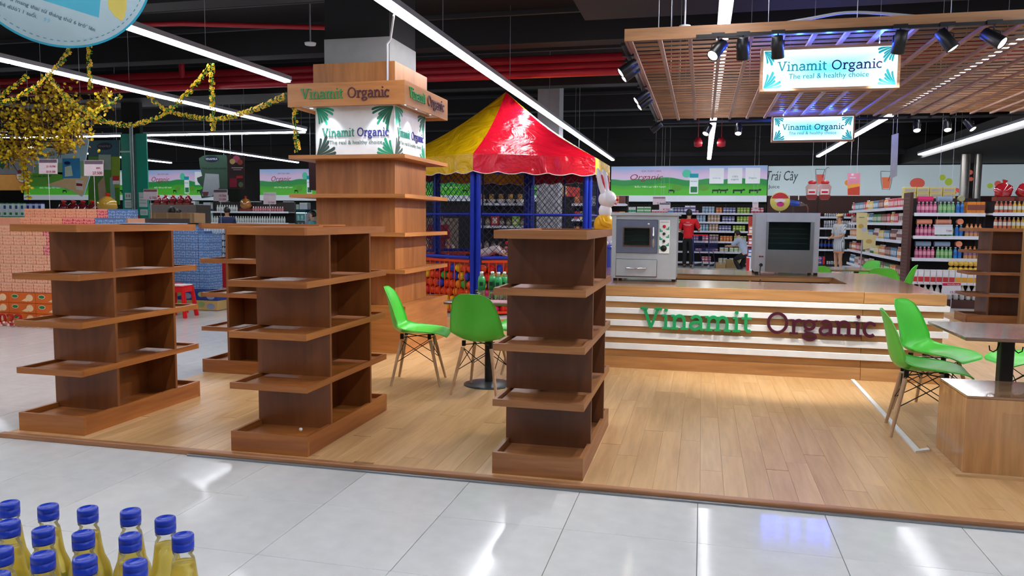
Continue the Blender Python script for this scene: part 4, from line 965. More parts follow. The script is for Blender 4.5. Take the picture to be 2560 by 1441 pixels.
def solid_box(w, d, h, base, panel, oval=None):
    b = MB().box(0, w, 0, d, .001, h - .001, 0, bev=.003); return b
PNK = carton_pack(.168, .17, .121, 4, 'f0b592', 'e08c70'); PN2 = carton_pack(.168, .17, .121, 4, 'ee9a94', 'c83a52'); BL1 = carton_pack(.168, .17, .121, 4, '5a86c0', 'a4bde0')
stk = 'cartons of the pink and orange stack at left'
def put(me, name, loc, label, cat, group, rz=0):
    o = inst(name, me); o.location = loc; o.rotation_euler.z = rz; return tag(o, label, cat, group)
X0 = -10.45
ORD = ['bottom', 'second', 'third', 'fourth', 'fifth', 'sixth', 'seventh', 'top']
# lower orange boxes: three courses
ob = MB().box(0, .416, 0, .3, .001, .132, 0, bev=.004).mesh('product_box', mat('d8641e', .4)); OVG = mat('2f7a3c', .4); OVW = mat('f4efe2', .4); PAL = mat('f0c89a', .5)
def oval(b, x, y, z, rx, rz_, n=20, d=.001, mi=0):
    vs = [(x + rx * math.cos(2 * pi * i / n), y, z + rz_ * math.sin(2 * pi * i / n)) for i in range(n)] + [(x + rx * math.cos(2 * pi * i / n), y - d, z + rz_ * math.sin(2 * pi * i / n)) for i in range(n)]
    b.add(vs, [tuple(range(n)), tuple(reversed(range(n, 2 * n)))] + [(i, i + n, (i + 1) % n + n, (i + 1) % n) for i in range(n)], mi)
ov = MB(); oval(ov, .10, 0, .088, .052, .026); ovm = ov.mesh('white_oval', OVW); ov = MB(); oval(ov, .10, -.001, .088, .046, .021); ovg = ov.mesh('green_oval', OVG)
pr = MB(); oval(pr, .33, 0, .07, .055, .045); pr.add([(.20, -.001, .03), (.28, -.001, .07), (.30, -.001, .02)], [(0, 1, 2)]); prm = pr.mesh('printed_drink', PAL)
for iz in range(3):
    for ix in range(7):
        t = put(ob, 'product_box', (X0 + ix * .42 + .02, 5.36, .02 + iz * .134), 'orange carton box with a green oval, %s course at the foot of the left stack' % ORD[iz], 'box', 'orange boxes under the carton stack ' + ORD[iz])
        for q, nm in ((ovm, 'white_oval'), (ovg, 'green_oval'), (prm, 'printed_picture')): inst(nm, q, t)
struct(simple_box('floor_pallet', (X0, -7.40, 5.36, 6.4, 0, .02), mat('b8b9bb', .7)))
for iz in range(7):
    for ix in range(18):
        me = PN2 if (ix > 12 and iz > 4) or (ix, iz) in ((17, 6), (13, 4)) or ix >= 17 else PNK
        put(me, 'carton_pack', (X0 + ix * .172 + (.05 if iz % 2 else 0), 5.40 + iz * .002, .424 + iz * .1225), '%s of drink cartons, %s course of the left stack' % ('pale orange film pack' if me is PNK else 'pink red film pack', ORD[iz]), 'carton pack', stk + (' pale ' if me is PNK else ' pink ') + ORD[iz])
MB_ = MB().box(X0, -7.42, 5.58, 6.35, .424, 1.27); q = MB_.build('stack_core', mat('e0a486', .6)); tag(q, 'inner block of drink cartons behind the front packs of the left stack', 'carton block')
for iz, (xa, n_, yy) in enumerate(((-9.88, 14, 5.85), (-9.25, 10, 6.15))):
    for ix in range(n_):
        X = xa + ix * .172; me = BL1 if ix > n_ - 3 else PN2 if ix > n_ * .6 else PNK
        if iz == 0 and ix < 5: continue
        put(me, 'carton_pack', (X, yy, 1.2705 + iz * .1225), '%s of small drink cartons on the stepped top of the left stack' % {id(BL1): 'blue film pack', id(PNK): 'pale orange film pack', id(PN2): 'pink red film pack'}[id(me)], 'carton pack', 'top tier packs %s' % {id(BL1): 'blue', id(PNK): 'pale', id(PN2): 'pink'}[id(me)])
MB().box(-9.9, -7.45, 6.03, 6.35, 1.2705, 1.392).build('stack_core', mat('e0a486', .6)); tag(bpy.data.objects['stack_core.001'], 'low inner block of cartons under the top tier of the left stack', 'carton block')
# green-topped milk cartons upper left
mc = MB().box(0, .07, 0, .07, 0, .2, 0, bev=.002).box(.002, .068, .002, .068, .2005, .215, 1).box(.01, .06, -.001, 0, .02, .06, 2).box(.012, .058, -.001, 0, .12, .175, 3)
mcm = mc.mesh('milk_carton', [mat('dfe9ee', .35), mat('1f8f5c', .4), mat('2f8a4c', .4), mat('2e5f9a', .4)])
mcb = mc.mesh('milk_carton', [mat('b8c8e4', .35), mat('2a2f8f', .4), mat('4668b0', .4), mat('2e3f8a', .4)])
struct(simple_box('trim_90', (-12.3, -10.3, 7.32, 8.4, 0, 1.19), mat('4a6e66', .6)))
for ix in range(20):
    put(mcm, 'milk_carton', (-12.1 + ix * .085, 7.34, 1.192), 'white milk carton with green top on the lower tier behind the left stack', 'carton', 'white cartons left, lower tier')
for ix in range(9):
    me = mcm if ix < 6 else mcb
    put(me, 'milk_carton', (-11.4 + ix * .115, 7.6, 1.407), ('white milk carton with green top on the upper tier behind the left stack' if ix < 6 else 'blue milk carton on the upper tier behind the left stack'), 'carton', 'cartons left, upper tier ' + ('white' if ix < 6 else 'blue'))
tag(simple_box('shelf_board', (-12.3, -10.3, 7.56, 8.3, 1.192, 1.405), mat('c9d4d6', .5)), 'pale riser board carrying the upper milk cartons at left', 'riser')
# blue stack
BLS = 'blue film packs of cartons right of the left shelf unit'
for iz in range(8):
    for ix in range(4):
        put(BL1, 'carton_pack', (-8.19 + ix * .172, 7.56, .31 + iz * .1215), 'blue film pack of drink cartons, %s course of the blue stack' % ORD[iz], 'carton pack', BLS + ORD[iz])
    for iy in range(2): put(BL1, 'carton_pack', (-7.33, 7.57 + iy * .172, .31 + iz * .1215), 'blue film pack on the right side of the blue stack, %s course' % ORD[iz], 'carton pack', BLS + ' side ' + ORD[iz], pi / 2) if iz < 7 else None
bb = MB().box(0, .4, 0, .3, .001, .148, 0, bev=.004).mesh('product_box', mat('24408c', .4)); bo = MB(); oval(bo, .12, 0, .09, .06, .04); bom = bo.mesh('printed_oval', mat('8fb070', .5)); bo = MB(); oval(bo, .28, 0, .06, .07, .045); bom2 = bo.mesh('printed_fruit', mat('8a9ab8', .5))
gb = MB().box(0, .4, 0, .3, .001, .148, 0, bev=.004).mesh('product_box', mat('c9a868', .4))
for iz in range(2):
    for ix in range(3):
        me = gb if iz == 0 else bb
        t = put(me, 'product_box', (-8.32 + ix * .402, 7.46, .005 + iz * .15), ('yellow printed carton box under the blue carton stack' if iz == 0 else 'dark blue printed carton box under the blue carton stack'), 'box', 'boxes under the blue stack ' + str(iz))
        inst('printed_oval', bom, t); inst('printed_fruit', bom2, t)
tag(simple_box('stack_core', (-8.19, -7.52, 7.74, 7.95, .31, 1.2), mat('4a70ac', .6)), 'inner block of the blue carton stack behind its front packs', 'carton block')
# water pallet with red base
wb = MB().lathe([(.03, 0), (.033, .01), (.033, .13), (.03, .14), (.033, .15), (.012, .2), (.012, .215)], 10).mesh('water_bottle', [mat('c8d8e8', .2), mat('c03040', .4)])
wbm = MB().lathe([(.03, 0), (.033, .01), (.033, .14), (.012, .19), (.012, .2)], 10, 0, mis=[0] * 4).lathe([(.015, .195), (.015, .215), (.0001, .216)], 8, 1)
for i_ in range(len(wbm.v)): v = wbm.v[i_]; wbm.v[i_] = (v[0] * .72, v[1] * .72, v[2] * .5)
WB1 = wbm.mesh('water_bottle', [mat('c4d4e4', .15), mat('b82f42', .4)]); WB2 = wbm.mesh('water_bottle', [mat('c4d4e4', .15), mat('2c4474', .4)])
for iz in range(5):
    for ix in range(20):
        put(WB1 if ix < 12 else WB2, 'water_bottle', (-9.52 + ix * .057, 9.92, .66 + iz * .118), 'clear small bottle with a %s cap, %s tier over the red table' % ('red' if ix < 12 else 'dark blue', ORD[iz]), 'bottle', 'tiered water bottles ' + ('red caps' if ix < 12 else 'blue caps') + ORD[iz])
    if iz: tag(simple_box('tier_board', (-9.56, -8.36, 9.87, 10.7, .651 + iz * .118 , .658 + iz * .118), mat('aebccc', .5)), 'thin board under the %s tier of small bottles over the red table' % ORD[iz], 'board', 'boards of the water tiers')
tag(simple_box('filler_block', (-9.56, -8.36, 10.02, 10.7, .66, .767), mat('b8c6d4', .5)), 'pale block filling the lowest water bottle tier', 'block')
rt = thing('promotion_table', 'red skirted promotion table under the tiers of water bottles', 'table', (-9.6, 9.8, 0))
MB().box(0, 1.3, 0, 1.0, .12, .63).build('skirt', mat('c01828', .5), rt); MB().box(-.02, 1.32, -.02, 1.02, .631, .655).build('table_top', mat('e4e6ea', .4), rt)
for x in (.92, 1.26): MB().box(x, x + .04, -.014, -.001, .02, .63).build('white_upright', WHT, rt)
MB().box(0, 1.3, .02, .98, 0, .119).build('base_skirt', mat('dfe0e4', .5), rt)
# red stools
def stool(label, loc, rz=0, white=False):
    t = thing('plastic_stool', label, 'stool', loc, rz, 'red plastic stools'); R_ = mat('dc1f26', .3)
    MB().box(-.14, .14, -.14, .14, .43, .45, bev=.006).build('seat', R_, t)
    for s in (-1, 1):
        for u_ in (-1, 1):
            b = MB(); a = Vector((s * .12, u_ * .12, .43)); c = Vector((s * .165, u_ * .165, 0)); b.bar(c, a, .055, .02, up=(1, 0, 0)).bar(c, a, .055, .02, up=(0, 1, 0)); b.build('leg', R_, t)
    for u_ in (-1, 1): MB().box(-.13, .13, u_ * .138 - .006, u_ * .138 + .006, .36, .43).build('apron', R_, t); MB().box(u_ * .138 - .006, u_ * .138 + .006, -.13, .13, .36, .43).build('apron', R_, t)
    return t
s1 = stool('red plastic stool in front of the blue carton stack', (-7.22, 6.72, 0), .15)
tag(MB().box(-.12, .12, -.13, .13, 0, .012).build('papers', mat('eef0f2', .5), loc=(-7.22, 6.72, .45)), 'white papers lying on the red plastic stool', 'papers')
dup(s1, (-7.62, 7.02, 0), -.1, 'second red plastic stool, half hidden behind the left shelf unit')
# decoration numbers 202?
nz = thing('number_decoration', 'red raised numerals 2022 standing at the foot of the pink carton stack', 'decoration', (-8.9, 5.22, 0))
text('2022', .5, .15, mat('b82020', .4), nz, (.25, 0, .09), F, ex=.012, name='numerals')
bz = MB()
for k in range(60): bz.sphere((rnd(0, 1.6), rnd(-.05, .05), rnd(.01, .06)), rnd(.012, .03), 6, 4, 0)
stuff(bz.build('flower_border', mat('e8b8a8', .5), nz))
# teal pillar with notices
pl = thing('teal_pillar', 'teal clad square pillar with notices and a fire extinguisher sign', 'pillar', (-11.75, 11.0, 0))
TEAL = mat('22a08c', .35)
struct(simple_box('column', (-11.74, -11.30, 11.03, 11.12, 0, 4.5), mat('131415', .8)))
MB().box(0, .24, 0, .028, 0, 3.12).build('teal_panel', TEAL, pl); MB().box(.36, .62, 0, .028, 0, 3.12).build('teal_panel', TEAL, pl); MB().box(.262, .355, -.0, .028, 0, 3.1).build('grey_panel', mat('5f7a78', .4), pl)
for x in (.265, .31): MB().cyl((x, -.03, 0), (x, -.03, 3.3), .02, n=10).build('conduit', mat('8a9a9c', .3, .4), pl)
MB().box(-.02, .24, -.006, 0, 2.74, 2.77).build('trim_strip', WHT, pl)
for x, z, w, h, c, s in ((.06, 1.78, .15, .13, 'e4e8ec', '0 8'), (.05, 1.6, .17, .16, 'dfe4e8', None), (.40, 1.62, .2, .3, 'dfe4e8', None), (.42, 1.45, .18, .12, 'e4e8ec', None)):
    n_ = MB().box(x, x + w, -.004, -.001, z, z + h).build('notice', mat(c, .5), pl)
    if s: text(s, .1, .06, mat('2c2c34', .5), n_, (x + w / 2, -.005, z + h / 2), F)
    else:
        for q in range(3): MB().box(x + .02, x + w - .03, -.0055, -.0045, z + h * (.25 + q * .2), z + h * (.25 + q * .2) + .008).build('printed_line', mat('7a8490', .5), n_)
f_ = MB().box(.3, .44, -.06, -.051, 1.2, 1.45).build('fire_notice', mat('c8202c', .4), pl)
text('C', .05, .06, WHT, f_, (.37, -.0615, 1.38), F); MB().box(.365, .375, -.062, -.0605, 1.23, 1.32).build('printed_line', WHT, f_)
# posters at left, hung panels
def hang(label, Y, pts, c, cat='poster', th=.012, wires=None, name='hanging_poster'):
    q = [at(x, y, Y) for x, y in pts]; o = q[0].copy(); t = thing(name, label, cat, o)
    MB().poly([(p.x - o.x, p.z - o.z) for p in q], 0, th).build('board', mat(c, .3), t, rot=F)
    for x, y in (wires or []):
        p = at(x, y, Y); MB().cyl((p.x - o.x, -.005, p.z - o.z), (p.x - o.x, -.005, 4.5 - o.z), .003, n=5).build('hanging_wire', mat('c8ccd4', .5), t)
    def P(x, y, d=.0): p = at(x, y, Y); return (p.x - o.x, -th - .001 - d, p.z - o.z)
    def patch(pts, c, nm='printed_patch', d=0, rough=.35):
        q2 = [P(x, y) for x, y in pts]; return MB().poly([(a, e) for a, _, e in q2], 0, .0012).build(nm, mat(c, rough), t, None, (0, -th - .0002 - d, 0), F)
    def word(s, x, y, wpx, c, hpx=None, tilt=0, d=.002, **k):
        w = (at(x + wpx / 2, y, Y) - at(x - wpx / 2, y, Y)).length; h = (at(x, y + hpx / 2, Y) - at(x, y - hpx / 2, Y)).length if hpx else None
        p_ = P(x, y, d); return text(s, w, h, mat(c, .4), t, p_, (pi / 2, -math.radians(tilt), 0), **k)
    def ell(x, y, rx, ry, c, d=.0005, nm='printed_oval'):
        a = P(x, y); k_ = (at(x + 10, y, Y) - at(x, y, Y)).length / 10; b = MB(); oval(b, a[0], 0, a[2], rx * k_, ry * k_, 24); return b.build(nm, mat(c, .35), t, None, (0, -th - d, 0))
    return t, patch, word, ell
VM = 'VINAMILK'
t, patch, word, ell = hang('large shaped yoghurt poster with a sky blue top hanging over the pink stack', 8.6, [(82, 372), (120, 352), (218, 345), (223, 352), (214, 410), (226, 440), (212, 485), (205, 492), (170, 472), (120, 466), (75, 466), (70, 438), (88, 425), (84, 395)], 'b4dbea', wires=[(110, 358), (205, 350)])
patch([(84, 433), (160, 431), (160, 450), (120, 466), (75, 466), (71, 440)], '6fbf4a'); patch([(118, 462), (155, 450), (190, 440), (222, 442), (210, 484), (204, 490), (172, 472), (140, 466)], 'e8c896', d=.0015)
patch([(88, 412), (214, 402), (218, 442), (150, 436), (88, 432)], '8fbf94'); patch([(158, 397), (201, 396), (203, 446), (158, 446)], '3f96d2', d=.003); patch([(164, 418), (180, 414), (184, 440), (164, 442)], 'd6ecd6', d=.005)
patch([(192, 450), (209, 452), (209, 476), (192, 474)], 'e6e0dc', d=.004); patch([(193, 458), (208, 460), (208, 466), (193, 465)], '9a2c30', d=.006)
ell(173, 350, 25, 10, '1c2e66', .004); ell(170, 408, 8, 3.5, '1c2e66', .006); word(VM, 173, 351, 38, 'e8eef4', 7, d=.006)
word('Thế giới sữa chua', 140, 384, 106, '3a4468', 17, 6, d=.004); word('Cả nhà yêu mê', 107, 441, 45, '2c6a30', 8, 2, d=.004)
t, patch, word, ell = hang('tall green poster with an oval logo standing beside the teal pillar', 10.4, [(222, 352), (300, 350), (300, 512), (222, 512)], '4f8a2e', wires=[(230, 353), (292, 353)])
patch([(222, 352), (300, 350), (300, 392), (222, 392)], '2f5f6c', d=.001); patch([(280, 392), (300, 392), (300, 470), (280, 470)], '8aa823', d=.001); ell(263, 366, 19, 8, '141c34', .003); word(VM, 263, 366, 32, '8896a4', 5, d=.005)
patch([(248, 387), (279, 387), (279, 425), (262, 425), (262, 408), (248, 408)], '9fb4a0', d=.003); patch([(246, 460), (262, 440), (270, 512), (250, 512)], 'b89a7c', d=.003, nm='printed_figure'); patch([(276, 445), (286, 440), (290, 500), (278, 500)], '8fb0a8', d=.003, nm='printed_figure')
q = patch([(283, 440), (299, 440), (299, 452), (283, 452)], 'd0202c', d=.005); patch([(284, 452), (300, 452), (300, 461), (284, 461)], 'eef0f2', d=.005)
t, patch, word, ell = hang('grey angular price poster at the left edge', 8.9, [(0, 372), (40, 378), (82, 373), (86, 436), (0, 436)], 'b9bcc0', wires=[(8, 374), (76, 374)])
patch([(0, 374), (38, 380), (8, 424), (0, 416)], '2c7a3c', d=.001); word('MÓN NGON VIỆT', 62, 403, 34, '3c4048', 5, d=.003); ell(50, 430, 5, 4, 'c04038', .003); ell(52, 379, 3, 3, 'b04038', .003)
t, patch, word, ell = hang('orange wall board with a round emblem at the left edge', 11.5, [(-60, 437), (75, 437), (75, 476), (-60, 476)], 'd89a50', wires=[(-50, 438), (70, 438)])
ell(56, 440, 15, 15, 'c05a30', .002); ell(56, 440, 13, 13, 'd8d6d0', .004)
# small price signs on thin poles
def price(label, Y, x0, y0, x1, y1, base_y, lines, head='6a5a66', tilt=0, c='e2d2d8', pole=True, bz=0):
    t, patch, word, ell = hang(label, Y, [(x0, y0), (x1, y0), (x1, y1), (x0, y1)], c, 'price sign', .006, name='price_sign')
    h = y1 - y0; patch([(x0 + 1, y0 + 1), (x1 - 1, y0 + 1), (x1 - 1, y0 + h * .25), (x0 + 1, y0 + h * .25)], head, d=.0005)
    for s, fx, fy, w in lines: word(s, x0 + (x1 - x0) * fx, y0 + h * fy, (x1 - x0) * w, 'a82a3c' if s != 'KHUYẾN MÃI' else 'f4e6ea', d=.003)
    if not pole:
        for fx in (.15, .85):
            a = at(x0 + (x1 - x0) * fx, y0, Y) - Vector(t.location); MB().cyl((a.x, 0, a.z), (a.x, 0, 4.5 - t.location.z), .002, n=5).build('hanging_wire', mat('c8ccd4', .5), t)
    if pole:
        a = at((x0 + x1) / 2, y1, Y) - Vector(t.location); z = bz - t.location.z; MB().cyl((a.x, .0, z), (a.x, .0, a.z), .004, n=6).build('pole', mat('d8dade', .4), t)
price('white price sign reading 27.500 on a pole over the pink stack', 6.24, 211, 401, 259, 440, 514, [('27.500', .7, .82, .5), ('800G', .75, .5, .22)], bz=1.515)
price('white price sign with two red price lines left of the 27.500 sign', 6.24, 98, 398, 144, 435, 498, [('22 19.700', .66, .5, .5), ('22 21.300', .66, .85, .5)], bz=1.515)
price('white price sign over the left shelf unit, in front of the milk banner', 9.5, 359, 473, 394, 500, 556, [('5.700', .7, .82, .5)], '8a5a60')
price('white price sign with two price lines below the dark poster', 12.5, 534, 474, 569, 503, 560, [('19.700', .66, .55, .5), ('21.300', .66, .85, .5)])
price('white price sign before the shelf at the left of the column', 12.0, 659, 481, 690, 511, 558, [('23.500', .65, .85, .55)], 'c8c2c8')
price('large white price sign in front of the tins on the milk wall', 19.5, 1632, 492, 1664, 512, 530, [('5.267', .65, .85, .6)], '9a7a90', pole=False)
price('second white price sign in front of the milk wall, lower right of the large one', 19.4, 1648, 507, 1676, 527, 530, [('8.200', .65, .85, .6)], '5a6478', pole=False)
price('narrow white price sign hanging at the right end of the milk wall', 19.5, 1881, 505, 1896, 528, 530, [('1.900', .5, .7, .7)], 'c8c2c8', pole=False)
price('white price board in front of the pink and green bottles on the end shelf', 11.78, 2336, 562, 2381, 587, 590, [('7.200', .8, .62, .3)], 'd0d6de', c='dfe4ea', pole=False)
price('red-headed promotion price sign reading 15.500 at the foot of the end shelf', 11.42, 2355, 707, 2402, 737, 740, [('KHUYẾN MÃI', .6, .14, .62), ('15.500', .68, .8, .5)], 'c02848', c='e4e2ea')
# posters between shelves, their backlit shade painted into dark colours
t, patch, word, ell = hang('shaped oval-logo poster painted dark green as backlit shade, hanging over the milk aisle', 13.5, [(498, 396), (512, 388), (566, 388), (569, 400), (569, 480), (535, 492), (505, 496), (500, 478), (508, 470), (495, 455), (493, 445), (506, 440), (500, 415)], '2f4a3c', wires=[(512, 390), (560, 389)])
ell(530, 398, 18, 7, '10182c', .002); word(VM, 530, 398, 30, 'b8c4d0', 5, d=.004); word('Thế giới sữa chua', 535, 421, 58, '18242c', 8, d=.002); patch([(514, 434), (548, 436), (550, 470), (530, 492), (506, 490)], '8f979c', d=.002); patch([(507, 480), (523, 480), (520, 490), (509, 490)], '5a3038', d=.004)
t, patch, word, ell = hang('fruit poster painted dark brown as backlit shade, hanging beside the dark green poster', 13.0, [(568, 388), (612, 388), (611, 472), (571, 472)], '3c2a2c', wires=[(576, 389), (606, 389)])
ell(592, 398, 9, 8, 'c05a78', .003); ell(582, 404, 7, 6, 'c8b070', .0035); ell(601, 406, 7, 6, '9a4a34', .004); patch([(575, 446), (593, 446), (593, 468), (575, 468)], '8c2038', d=.002); patch([(592, 440), (608, 440), (608, 446), (592, 446)], 'b02c28', d=.002); ell(603, 462, 6, 6, '5a6a44', .003); patch([(580, 419), (608, 419), (608, 421), (580, 421)], 'b0a8a8', 'printed_line', d=.002); patch([(584, 424), (604, 424), (604, 425.5), (584, 425.5)], 'b0a8a8', 'printed_line', d=.002)
t, patch, word, ell = hang('poster painted dark as backlit shade, half hidden behind the left side of the wooden column', 12.6, [(772, 402), (792, 402), (792, 476), (774, 476)], '3a2426', wires=[(776, 403), (790, 403)])
# gift bags
def gift(label, x, y, z, k=1, c='b8241e', grp='red gift hampers'):
    t = thing('gift_hamper', label, 'gift hamper', (x, y, z), rnd(-.2, .2), grp)
    MB().box(-.12 * k, .12 * k, -.08, .08, 0, .06 * k).build('tray', mat('7a2a1c', .5), t)
    b = MB().sphere((0, 0, .14 * k), .125 * k, 13, 9, 0, (1, .7, .95)); R_ = random.Random(int(abs(x) * 100))
    for i in range(len(b.v)): v = b.v[i]; q_ = 1 + R_.uniform(-.16, .16); b.v[i] = (v[0] * q_, v[1] * q_, max(.05 * k, v[2] + R_.uniform(-.014, .014)))
    b.build('film_wrap', mat(c, .12, coat=1), t)
    MB().tube([(0, 0, .22 * k), (.0, 0, .25 * k), (.02, 0, .3 * k)], [.02, .012, .045], 8).build('ribbon_knot', mat('c8281e', .35), t)
for k in range(5):
    p = at(395 + k * 19, 512, 14.6); gift('wine red film-wrapped gift hamper in the row before the milk banner at left', p.x, p.y, p.z, .8, '7a1c28', 'hampers before the left milk banner')
tag(simple_box('hamper_shelf', (at(370, 520, 14.4).x, at(490, 520, 14.4).x, 14.4, 15.0, 0, at(400, 512, 14.6).z - .002), mat('5c5450', .6)), 'dark shelf carrying the row of hampers before the milk banner', 'shelf')
for k in range(4):
    p = at(158 + k * 24, 512, 8.2); gift('dark red film-wrapped hamper behind the pink stack', p.x, p.y, 1.395, .92, '5c1420', 'dark hampers behind the pink stack')
tag(simple_box('hamper_table', (-10.2, -8.4, 7.6, 8.6, 0, 1.392), mat('5a4a48', .6)), 'dark draped table behind the pink stack carrying the dark hampers', 'table')
p = at(268, 514, 8.2); gift('golden biscuit hamper behind the pink stack, left of the teal pillar', p.x, p.y, 1.395, 1.35, 'c09a3a')
GHX = at(614, 517, 20.35).x; gift('golden hamper on the drink bottle shelving below the dark fruit poster', GHX, 20.35, 1.622, 1.7, 'a86a2c')
# cardboard boxes at left behind shelf top
cb = mat('a8825c', .7, rand=.1)
for k, (xa, xb, ya, yb) in enumerate(((374, 400, 532, 560), (400, 437, 532, 551), (437, 470, 532, 551), (470, 486, 533, 558), (400, 470, 552, 560))):
    a = at(xa + .5, yb, 10.6); c = at(xb - .5, ya, 10.6)
    t = thing('cardboard_box', ['leftmost cardboard box of the pile behind the left shelf unit', 'cardboard box second from the left in the pile behind the left shelf', 'cardboard box third from the left in the pile behind the left shelf', 'rightmost cardboard box of the pile behind the left shelf unit', 'low cardboard box under the middle of the pile behind the left shelf'][k], 'box', (a.x, 10.6, min(a.z, c.z)))
    MB().box(0, c.x - a.x, 0, .35, 0, abs(c.z - a.z) - .002, bev=.003).build('carton', cb, t); MB().box((c.x - a.x) / 2 - .02, (c.x - a.x) / 2 + .02, -.001, .351, abs(c.z - a.z) * .0, abs(c.z - a.z) + .0005).build('tape', mat('b89a70', .4), t)
zb = at(400, 560.5, 10.6).z
tag(simple_box('pallet_block', (at(372, 560, 10.6).x, at(488, 560, 10.6).x, 10.58, 11.2, 0, zb - .003), mat('4c5a5c', .7)), 'dark pallet load under the cardboard boxes behind the left shelf', 'pallet load')
# ================================================================ BACK WALL: MILK BANNERS
def milk_banner_mat(w):
    k = ('mb', w)
    if k in _mc: return _mc[k]
    mt = bpy.data.materials.new('printed_meadow'); mt.use_nodes = True; nt = mt.node_tree; N = nt.nodes; L = nt.links; b = N['Principled BSDF']
    tc = N.new('ShaderNodeTexCoord'); sp = N.new('ShaderNodeSeparateXYZ'); L.new(tc.outputs['Object'], sp.inputs[0])
    mp = N.new('ShaderNodeMapping'); mp.inputs['Scale'].default_value = (.7, 0, 0); L.new(tc.outputs['Object'], mp.inputs[0]); no = N.new('ShaderNodeTexNoise'); no.inputs['Scale'].default_value = 1.3; no.inputs['Detail'].default_value = 1; L.new(mp.outputs[0], no.inputs['Vector'])
    ad = N.new('ShaderNodeMath'); ad.operation = 'MULTIPLY_ADD'; ad.inputs[1].default_value = -.35; L.new(no.outputs[0], ad.inputs[0]); L.new(sp.outputs[2], ad.inputs[2])
    r = N.new('ShaderNodeValToRGB'); e = r.color_ramp.elements; e[0].position = 0; e[0].color = lin('4fae34'); e[1].position = .16; e[1].color = lin('3f9a36')
    for p_, c in ((.17, '2f8a44'), (.34, '2a8a4c'), (.36, 'c9c0dc'), (.5, 'd2b6d8'), (.75, '8fb2de'), (.9, '7aa8dc')): q = e.new(p_); q.color = lin(c)
    L.new(ad.outputs[0], r.inputs[0]); L.new(r.outputs[0], b.inputs['Base Color']); L.new(r.outputs[0], b.inputs['Emission Color']); b.inputs['Emission Strength'].default_value = .42
    b.inputs['Roughness'].default_value = .4; _mc[k] = mt; return mt
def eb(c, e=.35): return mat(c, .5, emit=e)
def milk_banner(label, x0, x1, z0=2.26, z1=3.2, full=True):
    Y = 22.9; w = x1 - x0; t = thing('wall_banner', label, 'banner', (x0, Y, z0), 0, 'milk banners along the back wall'); h = z1 - z0
    MB().box(0, w, 0, .06, 0, h).build('panel', milk_banner_mat(1), t); MB().box(0, w, -.02, .1, -.2, -.002).build('white_border', eb('dfe8f4', .25), t)
    k = w / 4.9; f = lambda x, z, d=.004: (x * w, -d, z * h)
    def rect(xa, xb, za, zb, c, nm='printed_patch', d=.002): return MB().box(xa * w, xb * w, -d, -d + .0015, za * h, zb * h).build(nm, c, t)
    text('SỮA TƯƠI 100%', .13 * w, .07 * h, eb('8a3a6c'), t, f(.265, .84), F); text('Organic', .215 * w, .26 * h, eb('8c2c44'), t, f(.235, .6), F, shear=.3); text('DẦU TIÊN tại VIỆT NAM', .2 * w, .09 * h, eb('e8f4e8'), t, f(.26, .30), F); MB().box(.157 * w, .168 * w, -.006, -.004, .295 * h, .308 * h).build('letter_bar', eb('e8f4e8'), t)
    b = MB(); oval(b, .495 * w, -.002, .74 * h, .03 * w, .14 * h); b.build('round_seal', eb('58c8a8'), t)
    rect(.515, .57, .06, .74, eb('e4f0f4'), 'printed_carton'); rect(.515, .57, .6, .74, eb('1f9ab0'), 'printed_carton_top', .004); rect(.522, .565, .1, .3, eb('2f7a50'), 'printed_meadow', .004); text('ORGANIC', .045 * w, .05 * h, eb('2f6a8a'), t, f(.542, .48, .005), F)
    for i, (a, s) in enumerate(((.64, 'tại Dà Lạt'), (.755, '100%\norganic'), (.865, 'Organic'))):
        rect(a, a + .09, .4, .92, eb('e8eef6'), 'white_card'); text(s, .05 * w, None, eb('5a6a6e', .1), t, f(a + .045, .58, .005), F)
    for x in (.435, .605):
        b = MB(); oval(b, x * w, -.002, .26 * h, .035 * w, .11 * h, 14); b.build('printed_tree', eb('5a9a3c'), t)
    for x in (.4, .68, .73, .82, .92):
        b = MB(); s = .02 * w if x < .8 else .03 * w; b.box(x * w - s, x * w + s, -.002, -.001, .14 * h, .2 * h).box(x * w - s, x * w - s * .7, -.002, -.001, .07 * h, .14 * h).box(x * w + s * .6, x * w + s * .9, -.002, -.001, .07 * h, .14 * h).box(x * w + s, x * w + s * 1.5, -.002, -.001, .16 * h, .22 * h); b.build('printed_cow', eb('2c3a3c', .1), t)
milk_banner('long lit milk banner with meadow and cows right of the play tent', -2.97, 1.93)
milk_banner('lit milk banner with meadow seen through the net of the play tent', -9.9, -5.1)
milk_banner('lit milk banner between the dark posters and the wooden column', -15.9, -12.2)
milk_banner('lit milk banner right of the teal pillar', -21.0, -17.3)
milk_banner('lit milk banner behind the yoghurt poster at far left', -26.5, -21.6)
